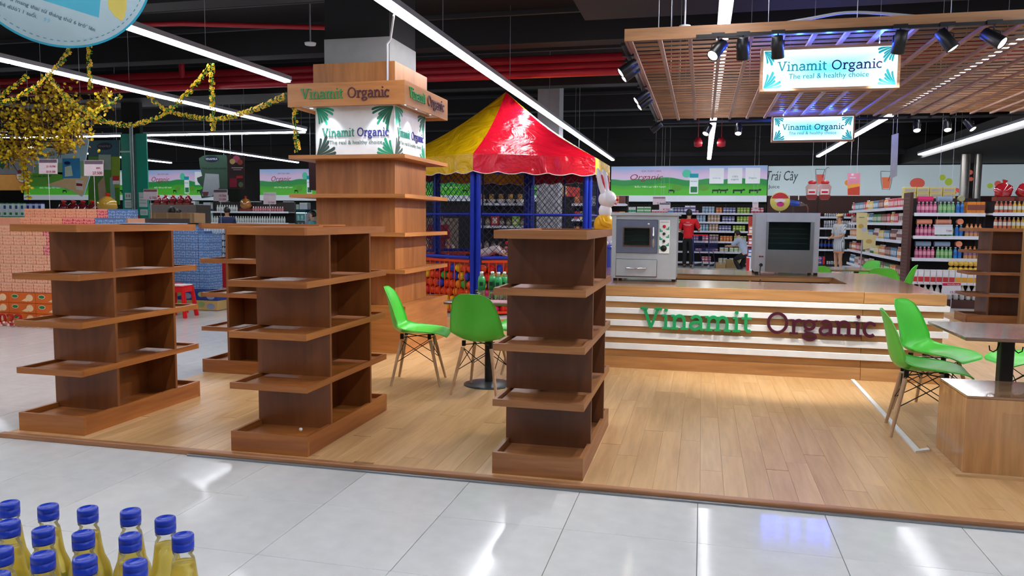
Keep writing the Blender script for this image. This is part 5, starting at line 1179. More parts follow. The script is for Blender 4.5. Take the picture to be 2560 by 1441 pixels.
# fruit juice banner and brown fascia
jb = thing('juice_banner', 'long white wall banner with drawn fruits, jars and handwriting over the drinks wall', 'banner', (1.97, 23.1, 2.26))
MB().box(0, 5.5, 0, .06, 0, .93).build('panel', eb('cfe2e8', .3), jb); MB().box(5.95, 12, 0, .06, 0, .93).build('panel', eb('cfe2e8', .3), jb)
text('Trái Cây', .95, .4, eb('4a5458', .05), jb, (.42, -.004, .58), F, shear=.2); text('Juice', .34, .14, eb('4a5458', .05), jb, (.18, -.004, .27), F)
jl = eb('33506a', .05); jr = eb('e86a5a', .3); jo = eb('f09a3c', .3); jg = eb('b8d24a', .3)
def jar(x, z, c, s=1):
    MB().poly([(x - .12 * s, z + .1 * s), (x + .12 * s, z + .1 * s), (x + .08 * s, z - .2 * s), (x - .08 * s, z - .2 * s)], 0, .002).build('printed_juice', c, jb, None, (0, -.001, 0), F)
    b = MB(); P_ = [(x - .15 * s, -.004, z + .25 * s), (x - .13 * s, -.004, z), (x - .09 * s, -.004, z - .22 * s), (x + .09 * s, -.004, z - .23 * s), (x + .13 * s, -.004, z), (x + .15 * s, -.004, z + .25 * s), (x - .15 * s, -.004, z + .26 * s)]; b.tube(P_, .008, 5).tube([(x + .05, -.005, z), (x + .12 * s, -.005, z + .25 * s), (x + .2 * s, -.005, z + .32 * s), (x + .24 * s, -.005, z + .3 * s)], .008, 5); b.build('printed_jar', jl, jb)
jar(1.55, .56, jr); jar(3.45, .45, eb('f0805a', .3), 1.15); jar(7.35, .5, jg, 1.1)
def fruit(x, z, r, c, sx=1):
    b = MB(); oval(b, x, -.002, z, r * sx, r); b.build('printed_fruit', c, jb)
for a in ((2.36, .4, .09, jo, 1.1), (2.52, .28, .07, jo, 1.2), (4.32, .38, .16, jr, 1.3), (5.0, .55, .09, jg, 1), (5.18, .42, .11, jg, 1), (6.05 - .3, .7, .07, jr, 1), (5.78, .5, .06, jr, 1), (5.6, .4, .08, jr, 1.4), (6.3, .3, .08, jg, 1), (6.5, .36, .09, jr, 1), (8.2, .5, .12, jo, 1)): fruit(*a)
text('Orange', .3, .12, eb('5a6468', .05), jb, (4.33, -.004, .22), F, shear=.3); text('juice', .22, .12, eb('5a6468', .05), jb, (4.3, -.004, .1), F, shear=.3)
b = MB(); 
for k in range(9): b.lathe([(.06 + .03 * (k % 3), 0), (.075 + .03 * (k % 3), 0)], 14)
b = MB()
for k in range(7): oval(b, 5.2 + k * .07, -.002, .05 + .045 * k * (k % 2 + 1) * .5, .07, .05)
b.build('printed_splash', jr, jb)
bf = thing('fascia', 'dark brown fascia panels between the juice banner and the drinks shelves', 'fascia', (1.97, 23.05, 1.70))
FB = mat('4a2a22', .5)
for k in range(8): MB().box(k * 1.5, k * 1.5 + 1.49, 0, .1, 0, .555).build('fascia_panel', FB, bf)
# ================================================================ BACK WALL SHELVING AND STOCK
SHW = mat('e4e9f2', .35); BKD = mat('2c2826', .8)
def shelving(label, x0, x1, Y, levels, depth=.45, ztop=2.0, face=True, back='2c2826'):
    t = thing('wall_shelving', label, 'shelving', (x0, Y, 0)); w = x1 - x0
    MB().box(0, w, depth, depth + .03, .0, ztop).build('back_panel', mat(back, .8), t)
    n = max(1, round(w / 1.25))
    for z in levels:
        for k in range(n):
            o = MB().box(k * w / n + .004, (k + 1) * w / n - .004, .012, depth, z - .03, z).build('shelf_board', SHW, t)
            MB().box(k * w / n + .004, (k + 1) * w / n - .004, 0, .0115, z - .045, z + .012).build('price_rail', SHW, o)
    for k in range(n + 1): MB().box(k * w / n - .02, k * w / n + .02, depth - .03, depth - .001, 0, ztop).build('upright', mat('3a3634', .6), t)
    MB().box(0, w, .02, depth, 0, .09).build('kick_base', BKD, t)
    return t
LV = [.12, .46, .79, 1.12, 1.41, 1.69]
shelving('tall white shelving full of milk tins and cartons along the back wall', -2.95, 1.93, 22.75, LV)
def tin(r, h, c, band, lid):
    return MB().lathe([(r, 0), (r, h * .3), (r, h * .75), (r, h * .93), (r * .98, h * .94), (r * .98, h), (.0001, h)], 12, 0, mis=[0, 1, 0, 2, 2, 2]).mesh('milk_tin', [mat(c, .35), mat(band, .4), mat(lid, .4)])
def carton(w, d, h, c, band, nm='milk_carton'):
    return MB().box(0, w, 0, d, 0, h, 0, bev=.003).box(.004, w - .004, -.0012, -.0001, h * .15, h * .5, 1).box(.01, w - .01, -.0014, -.0002, h * .62, h * .85, 2).mesh(nm, [mat(c, .35), mat(band, .4), mat('f0f2f4', .4)])
TN = {'pale blue': tin(.045, .105, 'b8d0e0', '8fb0cc', 'e4ecf2'), 'navy and white': tin(.045, .09, 'e2e4ee', '4a4a8a', '3c3c7c'), 'lime green': tin(.045, .09, 'c6dc7c', '8cb03c', 'e0e8b8'), 'pink and white': tin(.045, .09, 'f0dce0', 'd8506a', 'f0e4e8'),
      'royal blue': tin(.045, .1, '1f56b4', '4a8ad8', '1a4494'), 'cream': tin(.045, .1, 'ecdcb0', 'd0b070', 'f0e4c8'), 'orange': tin(.045, .09, 'e8a878', 'e07a3c', 'f0d0b0'), 'beige': tin(.045, .11, 'e0cdb4', 'c0a088', 'e8e0d0'),
      'green lidded': tin(.065, .15, 'dfe8e0', 'c8d8a0', '2f9a3c'), 'blue lidded': tin(.065, .15, 'dfe6f0', 'd0c890', '2450a8'), 'lilac': tin(.045, .09, 'c8b0d0', '9a5a90', 'e0d0e4')}
SHN = {1.69: 'top', 1.41: 'second', 1.12: 'third', .79: 'fourth', .46: 'fifth', .12: 'bottom'}
def tins(kind, x0, n, z, stack, Y=22.86, pitch=None):
    me = TN[kind]; big = 'lidded' in kind; r = .066 if big else .0455; h = .151 if big else {'pale blue': .106, 'royal blue': .101, 'cream': .101, 'beige': .111}.get(kind, .091)
    for i in range(n):
        for s in range(stack): put(me, 'milk_tin', (x0 + r + i * (pitch or 2 * r + .006), Y, z + .001 + s * h), '%s milk powder tin on the %s shelf of the milk wall' % (kind, SHN[z]), 'tin', 'milk tins %s %s' % (kind, SHN[z]))
for z, row in ((1.69, (('navy and white', -.95 - .05, 5, 2), ('lilac', -.42, 3, 1), ('pale blue', -.05 + .02, 4, 2), ('orange', .40, 2, 2), ('navy and white', .62, 4, 2), ('lime green', 1.05, 4, 2), ('pink and white', 1.5 - .03, 4, 2))),
               (1.41, (('lime green', -.85, 3, 1), ('pale blue', -.2, 3, 2), ('beige', .15, 4, 2), ('navy and white', .6, 4, 2), ('lime green', 1.05, 4, 2), ('pink and white', 1.47, 4, 2))),
               (1.12, (('lilac', -1.0, 3, 2), ('pale blue', -.1, 3, 2), ('beige', .2, 3, 2), ('navy and white', .5, 4, 2), ('lime green', .93, 4, 2), ('royal blue', 1.4, 2, 1), ('lime green', 1.65, 2, 2))),
               (.79, (('lilac', -.5, 4, 2), ('pink and white', .0, 2, 2), ('beige', .22, 3, 2), ('orange', .55, 4, 2), ('lime green', .98, 4, 2), ('lilac', 1.42, 4, 2))),
               (.46, (('pink and white', -.2, 2, 1), ('lilac', .12, 4, 1), ('blue lidded', .55, 2, 1), ('green lidded', .85, 6, 1))),
               (.12, (('pink and white', .0, 3, 2), ('blue lidded', .52, 2, 1), ('green lidded', .85, 6, 1)))):
    for kd, x, n, s in row: tins(kd, x, n, z, s)
CT = {'green and white': carton(.08, .08, .19, 'dfe8ea', '2f9a6a'), 'blue white': carton(.08, .08, .15, 'b8d8f0', '4a90d0'), 'white and red': carton(.08, .08, .10, 'f0e8e8', 'c84a5a'), 'violet': carton(.16, .08, .12, 'd0cce4', '5a4a90'), 'leaf green': carton(.22, .1, .1, 'a8d0a0', '4aa05a')}
for kd, x, n, s, p_ in (('green and white', -2.9, 9, 1, .085), ('leaf green', -2.1, 2, 2, .23), ('white and red', -1.62, 6, 1, .085), ('blue white', -1.1 - .02, 2, 1, .085), ('violet', -.42 - .15, 2, 2, .17)):
    for i in range(n):
        for q in range(s): put(CT[kd], 'milk_carton', (x + i * p_, 22.8, 1.691 + q * .101 if kd == 'leaf green' else 1.691 + q * .121), '%s milk carton on the top shelf of the milk wall' % kd, 'carton', 'top shelf cartons ' + kd)
for z in (1.41, 1.12, .79, .46):
    for i in range(9): put(CT['green and white'], 'milk_carton', (-2.9 + i * .1, 22.8, z + .001), 'green and white milk carton on the lower left shelves of the milk wall', 'carton', 'lower cartons')
# drinks wall
shelving('white shelved drinks wall under the brown fascia', 2.62, 4.85, 22.6, [.10, .60, .98, 1.26, 1.60], ztop=1.7)
def twelve(c1, c2, c3):
    return MB().box(0, .27, 0, .13, 0, .13, 0, bev=.004).poly([(.0, .0)] * 3, 0, 0, 1).box(.15, .27, -.0015, -.0001, .02, .12, 2).box(.03, .12, -.002, -.0002, .03, .10, 1).mesh('drink_pack', [mat(c1, .4), mat(c2, .4), mat(c3, .4)])
def emblem(b, x, y, z, r):
    n = 16
    for (a0, a1, mi) in ((10, 170, 3), (190, 350, 4)):
        b.add([(x + r * math.cos(math.radians(a0 + (a1 - a0) * i / n)), y, z + r * math.sin(math.radians(a0 + (a1 - a0) * i / n))) for i in range(n + 1)], [tuple(range(n + 1))], mi)
PM = MB().box(0, .25, 0, .13, 0, .125, 0, bev=.004).box(.19, .25, -.0015, -.0001, .005, .12, 1); oval(PM, .10, -.0012, .062, .052, .052, mi=2); emblem(PM, .10, -.0026, .062, .046)
PKM = PM.mesh('drink_pack', [mat('1c2f8c', .4), mat('d0301c', .4), mat('f2f4f8', .4), mat('c8202c', .4), mat('1f4ab0', .4)])
for i in range(3): put(PKM, 'drink_pack', (2.72 + i * .275, 22.66, 1.601), 'blue and red cola multipack on the drinks wall', 'multipack', 'cola multipacks')
for i in range(3): put(PKM, 'drink_pack', (2.72 + i * .275, 22.66, 1.261), 'blue and red cola multipack on the drinks wall', 'multipack', 'cola multipacks')
for i in range(3):
    for s in range(2): put(PKM, 'drink_pack', (2.9 + i * .26, 22.5, .14 + s * .127), 'blue and red cola multipack on the drinks wall', 'multipack', 'cola multipacks')
tag(simple_box('pallet_block', (2.75, 4.1, 22.45, 22.59, 0, .138), BKD), 'low dark base under the cola multipacks', 'base')
can = lambda c: MB().lathe([(.026, 0), (.03, .01), (.03, .1), (.025, .115), (.022, .115), (.0001, .112)], 10, 0, mis=[1, 0, 1, 1, 1]).mesh('drink_can', [mat(c, .25, .4), mat('d4d8dc', .2, .9)])
CS, CR_ = can('c4c8d0'), can('c82838')
for z in (1.60, 1.26):
    for i in range(14):
        for s in range(2 if z < 1.5 else 1):
            me = CR_ if (i > 9 and z > 1.5) else CS; put(me, 'drink_can', (3.62 + i * .064 + (.03), 22.68, z + .001 + s * .116), '%s drink can on the drinks wall' % ('red' if me is CR_ else 'silver'), 'can', 'cans on the drinks wall ' + ('red' if me is CR_ else 'silver'))
def bottle(r, h, liq, lab, cap, nm='drink_bottle', n=10):
    return MB().lathe([(r * .85, 0), (r, h * .03), (r, h * .28), (r * 1.01, h * .30), (r * 1.01, h * .58), (r, h * .6), (r * .95, h * .68), (r * .4, h * .87), (r * .4, h * .92), (r * .5, h * .92), (r * .5, h * .995), (.0001, h)], n, 0, mis=[0, 0, 0, 1, 1, 0, 0, 0, 2, 2, 2]).mesh(nm, [mat(liq, .12), mat(lab, .4), mat(cap, .4)])
CO = bottle(.038, .22, '1a1214', '1c3c9c', '1c3c9c'); CO2 = bottle(.05, .30, '1a1012', '20409c', '1f3f9a')
for i in range(9): put(CO, 'drink_bottle', (2.75 + i * .085, 22.68, .981), 'dark cola bottle with a blue label on the drinks wall', 'bottle', 'cola bottles')
for i in range(12): put(CO2, 'drink_bottle', (2.72 + i * .108, 22.7, .601), 'dark cola bottle with a blue label on the drinks wall', 'bottle', 'cola bottles')
for i in range(7): put(CS, 'drink_can', (3.75 + i * .066, 22.52, .141), 'silver drink can on the drinks wall', 'can', 'cans on the drinks wall silver')
# ================================================================ END SHELF AND AISLE SHELVING AT RIGHT
EX0, EX1, EY = 3.50, 4.60, 11.75
es = shelving('end shelf of the right aisle with pink, green and blue drink bottles', EX0, EX1, EY, [.19, .46, .82, 1.20, 1.59], depth=.42, ztop=1.86)
MB().box(-.07, -.022, 0, .45, 0, 1.95).build('side_frame', mat('4a2a24', .5), es)
for k in range(30): MB().box(-.072, -.069, .05, .4, .1 + k * .06, .12 + k * .06).build('side_slot', mat('6a3c32', .5), es)
BP, BG, BB_ = bottle(.031, .2, 'c8688a', 'e8a0b4', 'e8e8ec'), bottle(.031, .2, '7ab87a', 'a0cc8c', 'e8e8ec'), bottle(.031, .2, '3a86c8', '2f6cb8', 'e8e8ec')
OJ = bottle(.034, .22, 'd8a068', '8a6a8a', 'd86a2c'); WBt = bottle(.036, .25, 'e0dcd8', 'e8e4e0', 'd8b070'); YB = MB().sphere((0, 0, .045), .045, 12, 8).mesh('fruit', mat('d8b048', .5)); RJ = carton(.088, .08, .24, 'e8e6ea', 'c83a3c', 'juice_carton'); YJ = carton(.088, .08, .24, 'e8e6ea', 'e0a030', 'juice_carton')
def rowb(me, nm, x, n, z, pitch, lab, cat, grp, Y=None, rows=1):
    for i in range(n): put(me, nm, (x + i * pitch, EY + .1 if Y is None else Y, z + .001), lab, cat, grp)
for z in (1.59, 1.20, .82):
    rowb(BP, 'drink_bottle', EX0 + .09, 5, z, .064, 'pink drink bottle on the right end shelf', 'bottle', 'pink bottles on the end shelf')
    rowb(BG, 'drink_bottle', EX0 + .43, 4, z, .064, 'pale green drink bottle on the right end shelf', 'bottle', 'green bottles on the end shelf')
    rowb(BB_, 'drink_bottle', EX0 + .70, 2, z, .066, 'blue drink bottle on the right end shelf', 'bottle', 'blue bottles on the end shelf')
    if z < 1.5:
        for i in range(4): put(OJ, 'drink_bottle', (EX0 + .86 + i * .066, EY + .1, z + .001), 'amber tea bottle with an orange cap on the right end shelf', 'bottle', 'amber bottles on the end shelf')
OP = MB().box(0, .075, 0, .2, 0, .2, 0, bev=.01).box(0.002, .073, -.002, -.0001, .06, .15, 1).mesh('drink_pouch', [mat('e08a2c', .3), mat('8a4a3c', .3)])
for i in range(4): put(OP, 'drink_pouch', (EX0 + .83 + i * .066, EY + .05, 1.591), 'orange wrapped drink on the top of the end shelf', 'drink pack', 'orange packs top')
cyl_ = lambda c: MB().cyl((0, 0, .045), (.24, 0, .045), .045, n=14).mesh('wrapped_roll', mat(c, .2, coat=.6))
CP1, CP2, CP3 = cyl_('d8306c'), cyl_('8aa0b8'), cyl_('f09a78')
for z, cs in ((1.79, (CP1, CP2)), (1.40, (CP3, CP3)), (1.02, (CP2, CP2))):
    for i, me in enumerate(cs): put(me, 'wrapped_roll', (EX0 + .07 + i * .30, EY + .12, z + .004), 'film wrapped pack laid on the bottles of the end shelf', 'pack', 'rolls on the end shelf')
for i, x in enumerate((.70,)):
    for z, c in ((1.795, 'a8a878'), (1.405, 'f09a78'), (1.025, 'f09a78')):
        tag(MB().cyl((0, 0, 0), (0, .08, 0), .05, n=20).build('wrapped_roll', mat(c, .2, coat=.6), loc=(EX0 + x + .04, EY + .06, z + .05)), '%s round pack end above the blue bottles of the end shelf' % {1.795: 'pale green top', 1.405: 'orange middle', 1.025: 'orange lower'}[z], 'pack')
for zz_ in (0, 1):
    for i in range(10): put(YB, 'wrapped_fruit', (EX0 + .62 + i * .075 - .02, EY - .06, .60 + zz_ * .1 + .0), 'yellow round fruit pack in the rows over the juice cartons', 'fruit', 'yellow round packs')
st2 = thing('juice_stack', 'low white plinth of stacked juice in front of the end shelf', 'plinth', (EX0 - .05, EY - .22, 0)); MB().box(0, 1.3, 0, .2, 0, .14).build('plinth', mat('4a2a24', .6), st2); MB().box(0, 1.3, 0, .2, .392, .40).build('tray', SHW, st2); MB().box(.66, 1.3, .06, .2, .64 - .045, .60).build('tray', SHW, st2)
for i in range(13): put(RJ if i < 7 else YJ, 'juice_carton', (EX0 - .03 + i * .095, EY - .2, .401 if False else .401), 'white juice carton with a %s fruit print in front of the end shelf' % ('red' if i < 7 else 'yellow'), 'carton', 'juice cartons ' + ('red' if i < 7 else 'yellow'))
for i in range(13): put(WBt, 'drink_bottle', (EX0 + .01 + i * .095, EY - .14, .141), 'white labelled bottle with a tan cap in the lowest row of the end shelf', 'bottle', 'bottom row bottles')
# yellow boxes on top
yb = MB().box(0, .2, 0, .15, 0, .1, 0, bev=.004).box(.02, .18, -.0015, -.0001, .02, .07, 1).mesh('product_box', [mat('d8c878', .4), mat('b8b0a0', .4)])
for i, (x, z) in enumerate(((3.45, 1.962), (3.66, 1.962), (3.87, 1.962), (4.08, 1.962), (3.45, 1.861), (3.66, 1.861), (3.87, 1.861), (4.08, 1.861))):
    put(yb, 'product_box', (x, 12.3, z), 'pale yellow box stacked on top of the right aisle shelving', 'box', 'yellow boxes on the aisle top')
# aisle shelving along Y, face towards the left at X = 3.43
ai = thing('aisle_shelving', 'long aisle shelving running away to the drinks wall, seen from its end', 'shelving', (3.43, 12.25, 0))
MB().box(.3, .9, 0, 5.2, 0, 1.86).build('core', BKD, ai)
for z in (.16, .46, .78, 1.10, 1.42, 1.70):
    for k in range(4): o_ = MB().box(.012, .3, k * 1.3 + .01, k * 1.3 + 1.29, z - .03, z).build('shelf_board', SHW, ai); MB().box(0, .0115, k * 1.3 + .01, k * 1.3 + 1.29, z - .04, z + .015).build('price_rail', SHW, o_)
for k in range(5): MB().box(.27, .299, k * 1.3 - .015, k * 1.3 + .015, 0, 1.86).build('upright', mat('5a2420', .5), ai)
cols = [('c84a5a', 'f0e0dc', 'red and white'), ('3c7a4c', 'e8ecdc', 'green'), ('d8c070', 'f4ecd4', 'yellow'), ('dcd4cc', '8a5a5a', 'off-white'), ('d8905c', 'f0e4d4', 'orange'), ('5a8aa8', 'e4ecf0', 'blue'), ('7a4a44', 'd8b8a8', 'brown')]
am = [MB().box(0, .12, 0, .10, 0, .18, 0, bev=.006).box(-.0012, -.0001, .012, .088, .05, .13, 1).mesh('product_box', [mat(a, .4), mat(b_, .4)]) for a, b_, _ in cols]
bmx = [bottle(.035, .21, a, b_, 'e0e0e0') for a, b_, _ in cols]
SHO = ['lowest', 'second lowest', 'third', 'third highest', 'second highest', 'highest']
for iz, z in enumerate((.16, .46, .78, 1.10, 1.42, 1.70)):
    y = 12.32
    while y < 17.25:
        i = random.randrange(7); n_ = random.randrange(2, 5)
        for q in range(n_):
            if y > 17.25: break
            if (i + iz) % 3: put(am[i], 'product_box', (3.46, y, z + .001), '%s product box on the %s shelf of the long aisle shelving' % (cols[i][2], SHO[iz]), 'box', 'aisle boxes ' + cols[i][2] + SHO[iz])
            else: put(bmx[i], 'product_bottle', (3.49, y + .05, z + .001), '%s bottle on the %s shelf of the long aisle shelving' % (cols[i][2], SHO[iz]), 'bottle', 'aisle bottles ' + cols[i][2] + SHO[iz])
            y += .115
        y += .03
t, patch, word, ell = hang('yellow promotion poster clipped to the long aisle shelving', 12.6, [(2141, 532), (2168, 532), (2168, 586), (2190, 588), (2188, 618), (2157, 624), (2157, 600), (2141, 600)], 'd8cc94'); MB().cyl((.12, .01, -t.location.z), (.12, .01, -.3), .012, n=8).build('stand_pole', mat('9a9ca2', .4), t)
ell(2152, 566, 7, 6, 'c8a04c', .002); ell(2160, 574, 6, 6, 'b0c0d8', .003); patch([(2147, 543), (2161, 543), (2161, 545), (2147, 545)], '7a8a5a', 'printed_line', d=.002); ell(2172, 604, 8, 6, 'c8a858', .002)
# shelving above the sideways unit at far right
es2 = shelving('drink shelving at the right edge above the low wooden unit', 4.66, 6.4, 11.6, [.3, .7, 1.02, 1.335, 1.60], depth=.42, ztop=1.8)
for z in (1.335, 1.60):
    x = 4.74; k = 0
    while x < 6.3:
        i = [(0, 'c86a4c', 'red'), (1, 'd8a840', 'amber'), (2, 'b8b860', 'olive'), (3, '6a9a70', 'green'), (4, 'a8c0b8', 'pale green'), (5, '7ab04c', 'lime')][(k // 4) % 6]
        me = _mc.get(('rb', i[0])) or bottle(.03, .2, i[1], 'd8d8c8', 'e4e4e4'); _mc[('rb', i[0])] = me
        put(me, 'drink_bottle', (x, 11.7, z + .001), '%s drink bottle on the shelving at the right picture edge' % i[2], 'bottle', 'right edge bottles ' + i[2]); x += .066; k += 1
for k in range(3): gift('wine red gift hamper on top of the shelving at the right edge', 4.84 + k * .33, 11.75, 1.803, 1.15, 'b0202a', 'hampers at the right edge')
# two hampers and poster near the drinks wall
for k, px in enumerate((2028, 2060)):
    t = thing('hanging_hamper', ['left', 'right'][k] + ' one of the two red hexagonal hampers hanging before the juice banner', 'gift hamper', at(px, 500, 18.5))
    q = [(-.13, .12), (-.15, .33), (-.10, .40), (.10, .40), (.15, .33), (.13, .12), (.09, 0), (-.09, 0)]
    MB().poly(q, 0, .1).build('film_box', mat('b8908c', .1, coat=1), t, rot=F); MB().poly([(a * .92, b_ * .3 + .01) for a, b_ in q], .001, .108).build('red_base', mat('8a2420', .4), t, rot=F)
    MB().box(-.1, .09, -.112, -.1005, .13, .27).build('white_label', mat('e8dcdc', .2), t); MB().box(-.08, .07, -.115, -.1125, .17, .22).build('red_print', RED, t)
    MB().sphere((0, -.06, .44), .07, 10, 6, 0, (1.5, .6, .8)).build('bow', mat('c02a2c', .35), t)
    MB().cyl((0, 0, .42), (0, 0, 4.5 - t.location.z), .004, n=5).build('hanging_wire', mat('c8ccd4', .5), t)
t, patch, word, ell = hang('pink and orange hanging poster in front of the juice banner', 16.5, [(2119, 433), (2150, 433), (2149, 488), (2119, 488)], 'd88aa0', wires=[(2126, 434), (2142, 434)])
patch([(2119, 462), (2149, 458), (2149, 488), (2119, 488)], 'c8442c', d=.001); patch([(2119, 462), (2149, 458), (2149, 466), (2119, 472)], 'e8a03c', d=.002); ell(2131, 437, 3.5, 3, 'f0e0e4', .002); patch([(2124, 444), (2140, 444), (2140, 446), (2124, 446)], 'f4e8ea', 'printed_line', d=.002)
t, patch, word, ell = hang('narrow grey hanging board seen edge-on behind the rear spotlights', 9.4, [(2229, 338), (2246, 333), (2242, 440), (2225, 448)], 'a8adbc', wires=[(2232, 336), (2242, 334)], name='hanging_board')
# round yellow sign
p = at(1950, 504, 17.5); t = thing('round_shelf_sign', 'round yellow sign with a red band standing above the rotisserie oven', 'sign', p)
MB().lathe([(.235, 0), (.235, .012), (.0001, .012)], 32).build('disc', mat('d8cc6a', .4), t, rot=F)
MB().poly([(.215 * math.cos(math.radians(a)), .215 * math.sin(math.radians(a))) for a in range(20, 161, 14)], .0125, .014).build('red_band', mat('c8303c', .4), t, rot=F)
b = MB(); oval(b, .0, -.0145, .02, .13, .05); b.build('white_band', mat('e8dce8', .4), t); b = MB(); oval(b, .01, -.0145, -.07, .09, .06); b.build('magenta_patch', mat('c0287a', .4), t)
MB().cyl((0, .012, -.25), (0, .012, -p.z + 0), .015, n=8).build('pole', mat('c8ccd2', .3, .5), t)
# pouring bottle display
t = thing('pouring_bottle_display', 'tilted cola bottle display pouring over a white frame behind the oven', 'display', at(1985, 512, 17.8))
MB().cyl((-.12, 0, .06), (.12, 0, .02), .065, .06, 16).build('label_sleeve', mat('1c48b0', .3), t); MB().lathe([(.06, 0), (.055, .05), (.02, .13), (.018, .17), (.0001, .17)], 14).build('bottle_neck', mat('6a5a5c', .1), t, None, (.12, 0, .02), (0, pi / 2 + .2, 0)); MB().tube([(.29, 0, 0), (.33, 0, -.1), (.33, 0, -.4)], .018, 8).build('pouring_stream', mat('7a4a40', .15), t)
for s in ((-.12, -.1, .12, .25), (.1, .12, .12, .25)): MB().box(s[0], s[1], .05, .09, s[2], s[3]).build('frame', WHT, t)
MB().box(-.12, .12, .05, .09, .25, .27).build('frame', WHT, t); MB().box(-.02, .02, .05, .09, -t.location.z, .12).build('stand', mat('3a3a3e', .5), t)
# red end display left of the rotisserie oven
t = thing('display_stand', 'red and white cardboard display full of toothpaste-like boxes left of the rotisserie oven', 'display stand', (.98, 15.2, 0))
MB().box(0, .62, 0, .4, 0, .62).build('base_panel', mat('c8242c', .4), t); MB().box(.05, .12, -.01, -.001, 0, .62).build('white_stripe', WHT, t); MB().box(.02, .6, .3, .4, .62, 1.55).build('back_card', mat('b03a30', .5), t); MB().box(.3, .45, .28, .299, 1.25, 1.5).build('orange_card', mat('d07a3c', .5), t)
for z in (.64, .9, 1.15):
    MB().box(.0, .62, -.02, .3, z - .02, z - .001).build('tray', WHT, t)
for z, c, nm in ((.641, '3c68b0', 'blue'), (.901, 'd0342c', 'red'), (1.151, 'e08a54', 'orange')):
    me = carton(.11, .1, .18, c, 'f0f0f0', 'product_box')
    for i in range(5): put(me, 'product_box', (1.0 + i * .118, 15.22, z), '%s box in the red display stand left of the rotisserie oven' % nm, 'box', 'display stand boxes ' + nm)
t = thing('display_stand', 'narrow mixed goods display seen between the two ovens, left side', 'display stand', (-.95, 16.6, 0))
MB().box(0, .36, 0, .5, 0, 1.55).build('back_card', mat('8a7468', .5), t); MB().box(.3, .37, -.01, .2, 0, .85).build('red_panel', RED, t); MB().box(.2, .25, -.012, -.001, 0, .6).build('white_stripe', WHT, t)
me = [carton(.09, .09, .16, c, 'e8e8e8', 'product_box') for c in ('b8a088', '7a90a8', 'c8b8c0')]
for iz in range(6): 
    for i in range(2): put(me[iz % 3], 'product_box', (-.93 + i * .12, 16.49, .5 + iz * .17), '%s box hanging on the narrow display between the ovens' % ('tan', 'slate blue', 'lilac grey')[iz % 3], 'box', 'narrow display boxes %d' % (iz % 3))
# ================================================================ SHELF BEHIND THE TENT
s3 = shelving('dark shelving with jars and tins seen through the tent netting', -5.25, -3.98, 14.8, [.45, .72, 1.27, 1.80, 2.34], depth=.45, ztop=2.36)
JAR = [bottle(.06, .2, c, 'b8a898', 'a03028') for c in ('8a7a70', '9a8a60', 'b0a090')]
rbx = MB().box(0, .19, 0, .12, 0, .27, 0, bev=.01).box(.04, .15, -.0015, -.0001, .06, .2, 1).mesh('gift_tin', [mat('c8242c', .35), mat('f0d8c8', .4)]); gbx = MB().box(0, .17, 0, .12, 0, .25, 0, bev=.01).box(.03, .14, -.0015, -.0001, .05, .18, 1).mesh('gift_tin', [mat('8fc040', .35), mat('e0e8c0', .4)])
for i in range(7):
    if i in (2, 5): put(rbx if i == 2 else gbx, 'gift_tin', (-5.2 + i * .17, 14.86, 1.271), ('red' if i == 2 else 'green') + ' square tin on the shelf seen through the tent netting', 'tin', None)
    else: put(JAR[i % 3], 'jar', (-5.12 + i * .17, 14.92, 1.271), 'glass jar on the middle shelf seen through the tent netting', 'jar', 'jars middle shelf')
for i in range(7): put(JAR[(i + 1) % 3], 'jar', (-5.15 + i * .17, 14.92, .721), 'glass jar on the lower shelf seen through the tent netting', 'jar', 'jars lower shelf')
cup = MB().lathe([(.05, 0), (.1, .07), (.105, .1), (.1, .1), (.0001, .09)], 16, 0).lathe([(.06, .095), (.055, .22), (.0001, .23)], 12, 1).mesh('gift_bowl', [mat('ece8e4', .3), mat('c89a4c', .35)])
for i in range(5): put(cup, 'gift_bowl', (-5.1 + i * .23, 14.95, 1.801), 'white bowl with a golden pack on the upper shelf seen through the net', 'bowl', 'bowls upper shelf')
for i in range(4):
    t = thing('gift_hamper', 'red hamper box on top of the shelving behind the tent', 'gift hamper', (-5.1 + i * .31, 14.95, 2.362), 0, 'hampers over the tent shelving'); MB().box(-.14, .14, -.08, .08, 0, .08).build('tray', mat('c02828', .4), t); MB().sphere((0, 0, .16), .11, 10, 6, 0, (1.1, .7, .7)).build('film_wrap', mat('98857a', .12, coat=1), t)
struct(simple_box('column', (-3.58, -3.1, 14.0, 14.5, 0, 4.5), mat('9a9ca0', .8)))
s4 = shelving('grey shelving with snacks at the right of the tent netting', -2.95, -1.7, 14.9, [.5, .8, 1.1, 1.45, 1.8], depth=.4, ztop=2.0)
for z in (.8, 1.1, 1.45, 1.8):
    for i in range(9): put(am[(i * 2 + int(z * 10)) % 7], 'product_box', (-2.9 + i * .13, 15.0, z + .001), '%s snack box on the shelving at the right of the tent netting' % cols[(i * 2 + int(z * 10)) % 7][2], 'box', 'tent right boxes ' + cols[(i * 2 + int(z * 10)) % 7][2])
t, patch, word, ell = hang('red and tan snack banner above the shelving right of the tent netting', 14.7, [(1388, 462), (1450, 470), (1450, 492), (1388, 492)], 'c0443c', wires=[(1392, 463), (1446, 470)]); patch([(1390, 464), (1418, 466), (1418, 490), (1390, 490)], 'c8a878', d=.002)
